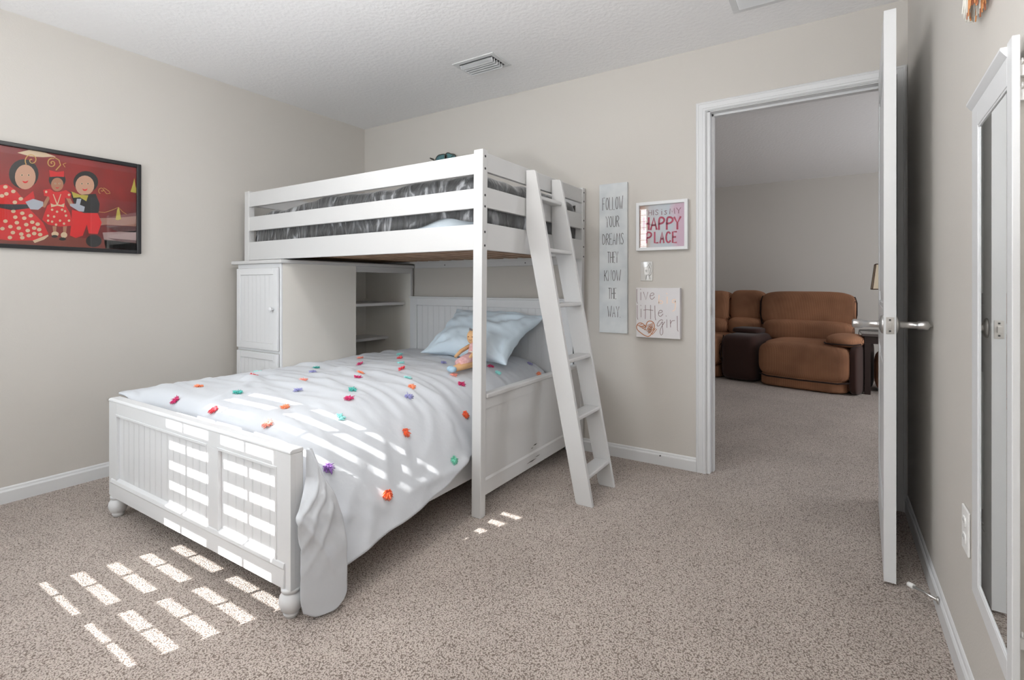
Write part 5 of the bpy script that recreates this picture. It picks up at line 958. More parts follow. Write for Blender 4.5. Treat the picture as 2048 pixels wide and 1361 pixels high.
# ---------------------------------------------------------------- duvet with tassels
raw = np.array(DUVET, dtype=float).reshape(3, 100, 48).transpose(1, 2, 0)
half = np.cumsum(np.cumsum(raw, axis=1), axis=0) * .001 + np.array([-2.9, 1.0, 0])
DV = np.zeros((100, 94, 3)); DV[:, 0:94:2] = half[:, :47]; DV[:, 93] = half[:, 47]; DV[:, 1:93:2] = (DV[:, 0:92:2] + DV[:, 2:94:2]) / 2
for _ in range(2):      # relax the rounding of the numbers
    S_ = DV.copy(); S_[1:-1] += (DV[2:] + DV[:-2] - 2 * DV[1:-1]) * .2; S_[:, 1:-1] += (DV[:, 2:] + DV[:, :-2] - 2 * DV[:, 1:-1]) * .2; DV = S_
fl = np.clip((.34 - DV[..., 2]) / .25, 0, 1) * (DV[..., 0] > -1.6) * (DV[..., 1] < 1.84)
m_ = DV[..., 1] > 1.82; DV[..., 0] = np.where(m_, np.maximum(DV[..., 0], -2.853), DV[..., 0])
gu = np.gradient(DV, axis=1); gv_ = np.gradient(DV, axis=0); NV_ = np.cross(gu, gv_); NV_ /= np.linalg.norm(NV_, axis=2)[..., None]
RIDGES = [  # (points, height, width)
 ([(-2.74, 1.53, .57), (-2.62, 1.50, .57), (-2.48, 1.47, .57), (-2.36, 1.33, .57), (-2.28, 1.19, .57)], .014, .022),
 ([(-2.70, 1.60, .57), (-2.55, 1.66, .57), (-2.30, 1.62, .57)], .014, .022), ([(-2.62, 1.44, .57), (-2.55, 1.52, .57), (-2.52, 1.62, .57)], .012, .018),
 ([(-2.80, 1.95, .57), (-2.60, 2.02, .57), (-2.35, 2.0, .57)], .014, .022), ([(-2.80, 2.15, .57), (-2.62, 2.12, .57)], .012, .018), ([(-2.3, 1.8, .57), (-1.95, 1.74, .57), (-1.7, 1.80, .57)], .007, .018),
 ([(-1.46, 1.10, .50), (-1.45, 1.22, .36), (-1.45, 1.36, .22)], .010, .018), ([(-1.5, 1.45, .52), (-1.45, 1.58, .40), (-1.45, 1.66, .26)], .007, .018),
 ([(-1.52, 1.62, .54), (-1.45, 1.78, .36), (-1.44, 1.87, .26)], .010, .014), ([(-1.60, 1.78, .56), (-1.46, 1.84, .42), (-1.44, 1.87, .27)], .008, .012), ([(-1.45, 1.50, .25), (-1.45, 1.72, .24), (-1.44, 1.87, .25)], .010, .016),
 ([(-1.46, 1.15, .30), (-1.45, 1.30, .18), (-1.44, 1.36, .14)], .008, .016), ([(-1.75, 1.5, .57), (-1.60, 1.48, .56), (-1.48, 1.50, .50)], .006, .014)]
def ridge(p):
    h = 0
    for pts, ht, wd in RIDGES:
        best = 9
        for a_, b_ in zip(pts, pts[1:]):
            a_, b_ = Vector(a_), Vector(b_); t_ = max(0, min(1, (p - a_).dot(b_ - a_) / (b_ - a_).length_squared)); best = min(best, (p - a_ - (b_ - a_) * t_).length)
        if best < 3 * wd: h += ht * math.exp(-(best / wd) ** 2)
    return h
for j in range(100):
    for i in range(94):
        p = Vector(DV[j, i]); top_ = max(0, min(1, (p.z - .46) / .06))
        wx = p.x + .05 * noise.noise(Vector((p.x * 3, p.y * 3, 1)))
        a_ = noise.noise(Vector((wx * 1.7 + 5, p.y * 13 + .8 * math.sin(p.x * 3), 2.0))); b_ = noise.noise(Vector((wx * 3.4, p.y * 24, 7.0)))
        amt = .5 + .9 * max(0, noise.noise(Vector((p.x * 2, p.y * 2.2, 11))) + .3)
        h = top_ * amt * (.0145 * (1 - min(1, abs(a_) * 3.2)) + .0065 * (1 - min(1, abs(b_) * 3)))
        c_ = noise.noise(Vector((p.y * 7 - p.z * 5, p.z * 3 + p.y * 2, 3)))
        h += (1 - top_) * .009 * (1 - min(1, abs(c_) * 2.5)) * (p.y < 1.86)
        h += ridge(p)
        if i < 2: h *= .2
        DV[j, i] = p + Vector(NV_[j, i]) * h
def duvet_mesh():
    bm = B(); g = []
    for j in range(100):
        g.append([bm.verts.new(DV[j, i]) for i in range(94)])
    for j in range(99):
        for i in range(93): bm.faces.new((g[j][i], g[j][i + 1], g[j + 1][i + 1], g[j + 1][i]))
    return bm
def flap(bm):
    """bunched corner hanging out beside the footboard"""
    g = []; NT, NS = 52, 40
    ip = lambda z, zs, vs: float(np.interp(z, zs, vs))
    for jt in range(NT + 1):
        t = jt / NT; row = []; z = .545 - t * (.545 - .034)
        yr = ip(z, [.03, .05, .217, .306, .393, .463, .545], [1.112, 1.129, 1.127, 1.115, 1.085, 1.052, 1.034])
        yl = ip(z, [.03, .08, .25, .345, .40, .45, .545], [.998, .986, .984, .966, 1.000, 1.030, 1.031])
        xl = ip(z, [.03, .33, .40, .45, .545], [-1.420, -1.415, -1.432, -1.448, -1.450])
        xr = ip(z, [.03, .2, .40, .50, .545], [-1.385, -1.382, -1.395, -1.425, -1.448])
        for js in range(NS + 1):
            s = js / NS
            if s < .70:
                q = s / .70; y = yl + (yr - yl) * q; x = xl + (xr + .012 - xl) * math.sin(q * math.pi / 2) ** .8
            else:
                q = (s - .70) / .30; y = yr + .008 * math.sin(q * math.pi) * (1 - t * .3) - .06 * q ** 1.5 * min(1, t * 2); x = xr + .012 - (xr + .012 + 1.448) * q
            k = math.sin(math.pi * min(1, t * 1.1 + .04)) * (1 - max(0, s - .6) * 2)
            u_ = s * 1.1 + 1.6 * (t - .5)
            w = .009 * k * (math.exp(-((u_ - .15) / .045) ** 2) + .9 * math.exp(-((u_ - .42) / .04) ** 2) * (s < .6) + .8 * math.exp(-((s * .9 - t + .35) / .03) ** 2) * (s < .5) + .9 * math.exp(-((u_ + .12) / .05) ** 2))
            w += .007 * k * noise.noise(Vector((s * 6 + t * 4, t * 8 - s * 5, 2.2)))
            row.append(bm.verts.new((x + w, y, max(.014, z - .028 * math.sin(math.pi * min(1, s / .7)) * t ** 5))))
        g.append(row)
    for j in range(NT):
        for i in range(NS): bm.faces.new((g[j][i], g[j][i + 1], g[j + 1][i + 1], g[j + 1][i]))
duv = finish('duvet', duvet_mesh(), M_duvet, smooth=True)
tag(duv, 'white duvet with rows of small coloured tassels on the lower bed', 'duvet')
ss = duv.modifiers.new('smooth', 'SUBSURF'); ss.levels = 1; ss.render_levels = 1
so = duv.modifiers.new('thickness', 'SOLIDIFY'); so.thickness = .008; so.offset = 0.2
bm = B(); flap(bm); fo = finish('duvet_corner_fold', bm, M_duvet, duv, smooth=True, label='bunched white corner of the duvet hanging beside the footboard')
ss = fo.modifiers.new('smooth', 'SUBSURF'); ss.levels = 1; ss.render_levels = 1
so = fo.modifiers.new('thickness', 'SOLIDIFY'); so.thickness = .006; so.offset = 0.2
POM = {'m': srgb(205, 30, 105), 'o': srgb(252, 152, 108), 'r': srgb(236, 66, 80), 't': srgb(76, 186, 176), 'a': srgb(160, 236, 232), 'c': srgb(252, 160, 142), 'l': srgb(158, 158, 208), 'p': srgb(146, 100, 182), 'f': srgb(242, 96, 44), 'g': srgb(116, 206, 178)}
PNAME = {'m': 'magenta', 'o': 'orange', 'r': 'red', 't': 'teal', 'a': 'aqua', 'c': 'coral', 'l': 'lavender', 'p': 'purple', 'f': 'bright orange', 'g': 'mint green'}
PM = {k: mat('yarn_' + PNAME[k].replace(' ', '_'), v, .9, sheen=.3) for k, v in POM.items()}
rng = random.Random(5)
def pom(j, i, key):
    c = Vector(DV[j, i]); a = Vector(DV[min(j + 1, 99), i]) - Vector(DV[max(j - 1, 0), i]); b = Vector(DV[j, min(i + 1, 93)]) - Vector(DV[j, max(i - 1, 0)])
    n = b.cross(a).normalized()
    if n.z < -.1 or (abs(n.z) < .3 and n.x < 0): n = -n
    t1 = n.orthogonal().normalized(); t2 = n.cross(t1)
    bm = B(); lie = Vector((0, 0, -1)) - n * Vector((0, 0, -1)).dot(n)
    for k in range(84):
        th = rng.uniform(0, 2 * math.pi); el = rng.uniform(.0, .55) if rng.random() < .75 else rng.uniform(.5, 1.2); L = rng.uniform(.015, .026) * (1 if el < .55 else .55)
        d = (t1 * math.cos(th) + t2 * math.sin(th)) * math.cos(el) + n * math.sin(el)
        p0 = c + n * .007; p1 = p0 + d * L * .55 + n * .002; p2 = p0 + d * L * rng.uniform(.8, 1.05) + lie * .008 + n * rng.uniform(-.003, .002)
        if (p2 - c).dot(n) < .006: p2 += n * (.006 - (p2 - c).dot(n))
        tube(bm, (p0, p1, p2), .0016, seg=4, radii=(.0012, .0019, .0012))
    finish('tassel', bm, PM[key], duv, smooth=True, label=PNAME[key] + ' yarn tassel')
for j, i, key in POMS: pom(j, i, key)

# ---------------------------------------------------------------- pillow, leaning on the headboard
def pillow():
    bm = B(); g = {}; NA, NB = 44, 34
    # frame: origin at centre, ea along x, eb up the slope
    eb = Vector((0.02, .36, .245)); L = eb.length; eb.normalize(); ea = Vector((1, -.035, -.030)).normalized(); n = ea.cross(eb).normalized()
    o = Vector((-1.985, 2.735, .750)); ha, hb_ = .350, .235
    for side in (1, -1):
        for jb in range(NB + 1):
            for ja in range(NA + 1):
                a, b = -1 + 2 * ja / NA, -1 + 2 * jb / NB
                edge = ja in (0, NA) or jb in (0, NB)
                if side == -1 and edge: continue
                fa = 1 - abs(a) ** 2.6; fb = 1 - abs(b) ** 2.6
                th = .088 * (max(0, fa * fb)) ** .55
                # concave sides, pulled-out corners
                x = a * ha * (1 - .10 * (1 - b * b) * abs(a) ** 3) * (1 + .05 * b); y = b * hb_ * (1 - .10 * (1 - a * a) * abs(b) ** 3)
                cr = (abs(a) * abs(b)) ** 3
                x += .035 * cr * (1 if a > 0 else -1); y += .02 * cr * (1 if b > 0 else -1)
                w = 0
                ra = math.hypot(a - .9, b - .8); rb = math.hypot(a - .9, b + .95); rc = math.hypot(a + .9, b + .9)
                for r_, aa in ((ra, math.atan2(b - .8, a - .9)), (rb, math.atan2(b + .95, a - .9)), (rc, math.atan2(b + .9, a + .9))):
                    w += .006 * math.sin(aa * 9 + 2 * noise.noise(Vector((a, b, 0)))) * math.exp(-((r_ - .45) ** 2) / .09)
                w += .010 * noise.noise(Vector((a * 1.6 + 3, b * 3.2, side * 2))) + .005 * noise.noise(Vector((a * 5, b * 7 + a * 3, side)))
                w *= (1.8 if not edge else .6)
                p = o + ea * x + eb * y + n * (-side * -1) * 0 + n * side * (th + w)
                if edge: p = o + ea * x + eb * y + n * (.008 * noise.noise(Vector((a * 4, b * 4, 0))))
                g[(side, ja, jb)] = bm.verts.new(p)
    def gv(s, i, j):
        return g.get((s, i, j)) or g[(1, i, j)]
    for side in (1, -1):
        for j in range(NB):
            for i in range(NA):
                q = (gv(side, i, j), gv(side, i + 1, j), gv(side, i + 1, j + 1), gv(side, i, j + 1))
                bm.faces.new(q if side == 1 else q[::-1])
    bmesh.ops.recalc_face_normals(bm, faces=bm.faces)
    return bm
o = finish('pillow', pillow(), M_blue, smooth=True); tag(o, 'pale blue pillow propped against the white headboard', 'pillow')
ss = o.modifiers.new('smooth', 'SUBSURF'); ss.levels = 1; ss.render_levels = 1

# ---------------------------------------------------------------- doll
M_skin = mat('doll_fabric', srgb(222, 178, 132), .9); M_pink = mat('doll_dress', srgb(232, 190, 190), .9, .5, 300, col2=srgb(214, 160, 160), cscale=60)
M_bluef = mat('doll_shoe', srgb(168, 196, 214), .8); M_grey = mat('doll_crown', srgb(140, 140, 145), .6, metal=.4); M_mouth = mat('doll_stitch', srgb(120, 70, 50), .8)
dl_c = Vector((-1.795, 2.385, .597))
doll = thing('rag_doll', 'small cloth doll in a pink dress and crown leaning on the pillow', 'doll', tuple(dl_c))
def chain(name, pts, radii, m, parent, seg=12):
    bm = B(); tube(bm, pts, .01, seg=seg, radii=radii); return finish(name, bm, m, parent, smooth=True)
hd = dl_c + Vector((-.030, .060, .168))
bm = B(); rbox(bm, hd, (.043, .038, .048), n=2.1, res=8); head = finish('head', bm, M_skin, doll, smooth=True)
bm = B()
for sx in (-1, 1): rbox(bm, hd + Vector((sx * .014, -.0365, .004)), (.0035, .003, .0035), n=2, res=3)
tube(bm, [hd + Vector((x, -.037 + abs(x) * .2, -.016 + 30 * x * x)) for x in (-.012, -.006, 0, .006, .012)], .0012, seg=5)
finish('face_stitching', bm, M_mouth, head)
bm = B()
for k in range(8):
    th = k / 8 * 2 * math.pi; p = hd + Vector((.026 * math.cos(th), .023 * math.sin(th), .040))
    tube(bm, [p, p + Vector((.003 * math.cos(th), .003 * math.sin(th), .015))], .004, seg=5, radii=(.0065, .0008))
finish('crown', bm, M_grey, head)
chain('torso', [dl_c + Vector((0, .012, .02)), dl_c + Vector((-.006, .028, .07)), dl_c + Vector((-.018, .046, .115)), dl_c + Vector((-.024, .054, .138))], (.038, .036, .030, .014), M_pink, doll, 16)
bm = B(); tube(bm, [dl_c + Vector((0, .02, .062)), dl_c + Vector((-.005, -.055, .038)), dl_c + Vector((-.002, -.110, .026))], .03, seg=22, radii=(.032, .038, .036))
for v in bm.verts: v.co += Vector((0, 0, .006)) * noise.noise(v.co * 40); v.co.z = max(v.co.z, dl_c.z - .0)
finish('skirt', bm, M_pink, doll, smooth=True)
bm = B(); tube(bm, [dl_c + Vector((0, .018, .058)), dl_c + Vector((0.001, .026, .070))], .03, seg=22, radii=(.0385, .0385)); finish('sash', bm, mat('doll_sash', srgb(240, 236, 228), .8), doll, smooth=True)
for s_ in (0, 1):
    dx = (.0, .0) if s_ == 0 else (.040, -.012)
    pts = [dl_c + Vector((-.02 + dx[0], .0, .020)), dl_c + Vector((-.010 + dx[0], -.10 + dx[1], .018)), dl_c + Vector((.004 + dx[0] * .6, -.185 + dx[1], .012))]
    leg = chain('leg', pts, (.020, .017, .013), M_skin, doll)
    bm = B(); rbox(bm, pts[-1] + Vector((.002, -.018, .004)), (.021, .021, .017), n=2.2, res=6); finish('shoe', bm, M_bluef, leg, smooth=True)
for s_ in (-1, 1):
    pts = [dl_c + Vector((-.020 + s_ * .028, .046, .116)), dl_c + Vector((-.030 + s_ * .052, .000, .085)), dl_c + Vector((-.030 + s_ * .050, -.055, .058))]
    chain('arm', pts, (.012, .012, .009), M_skin, doll)

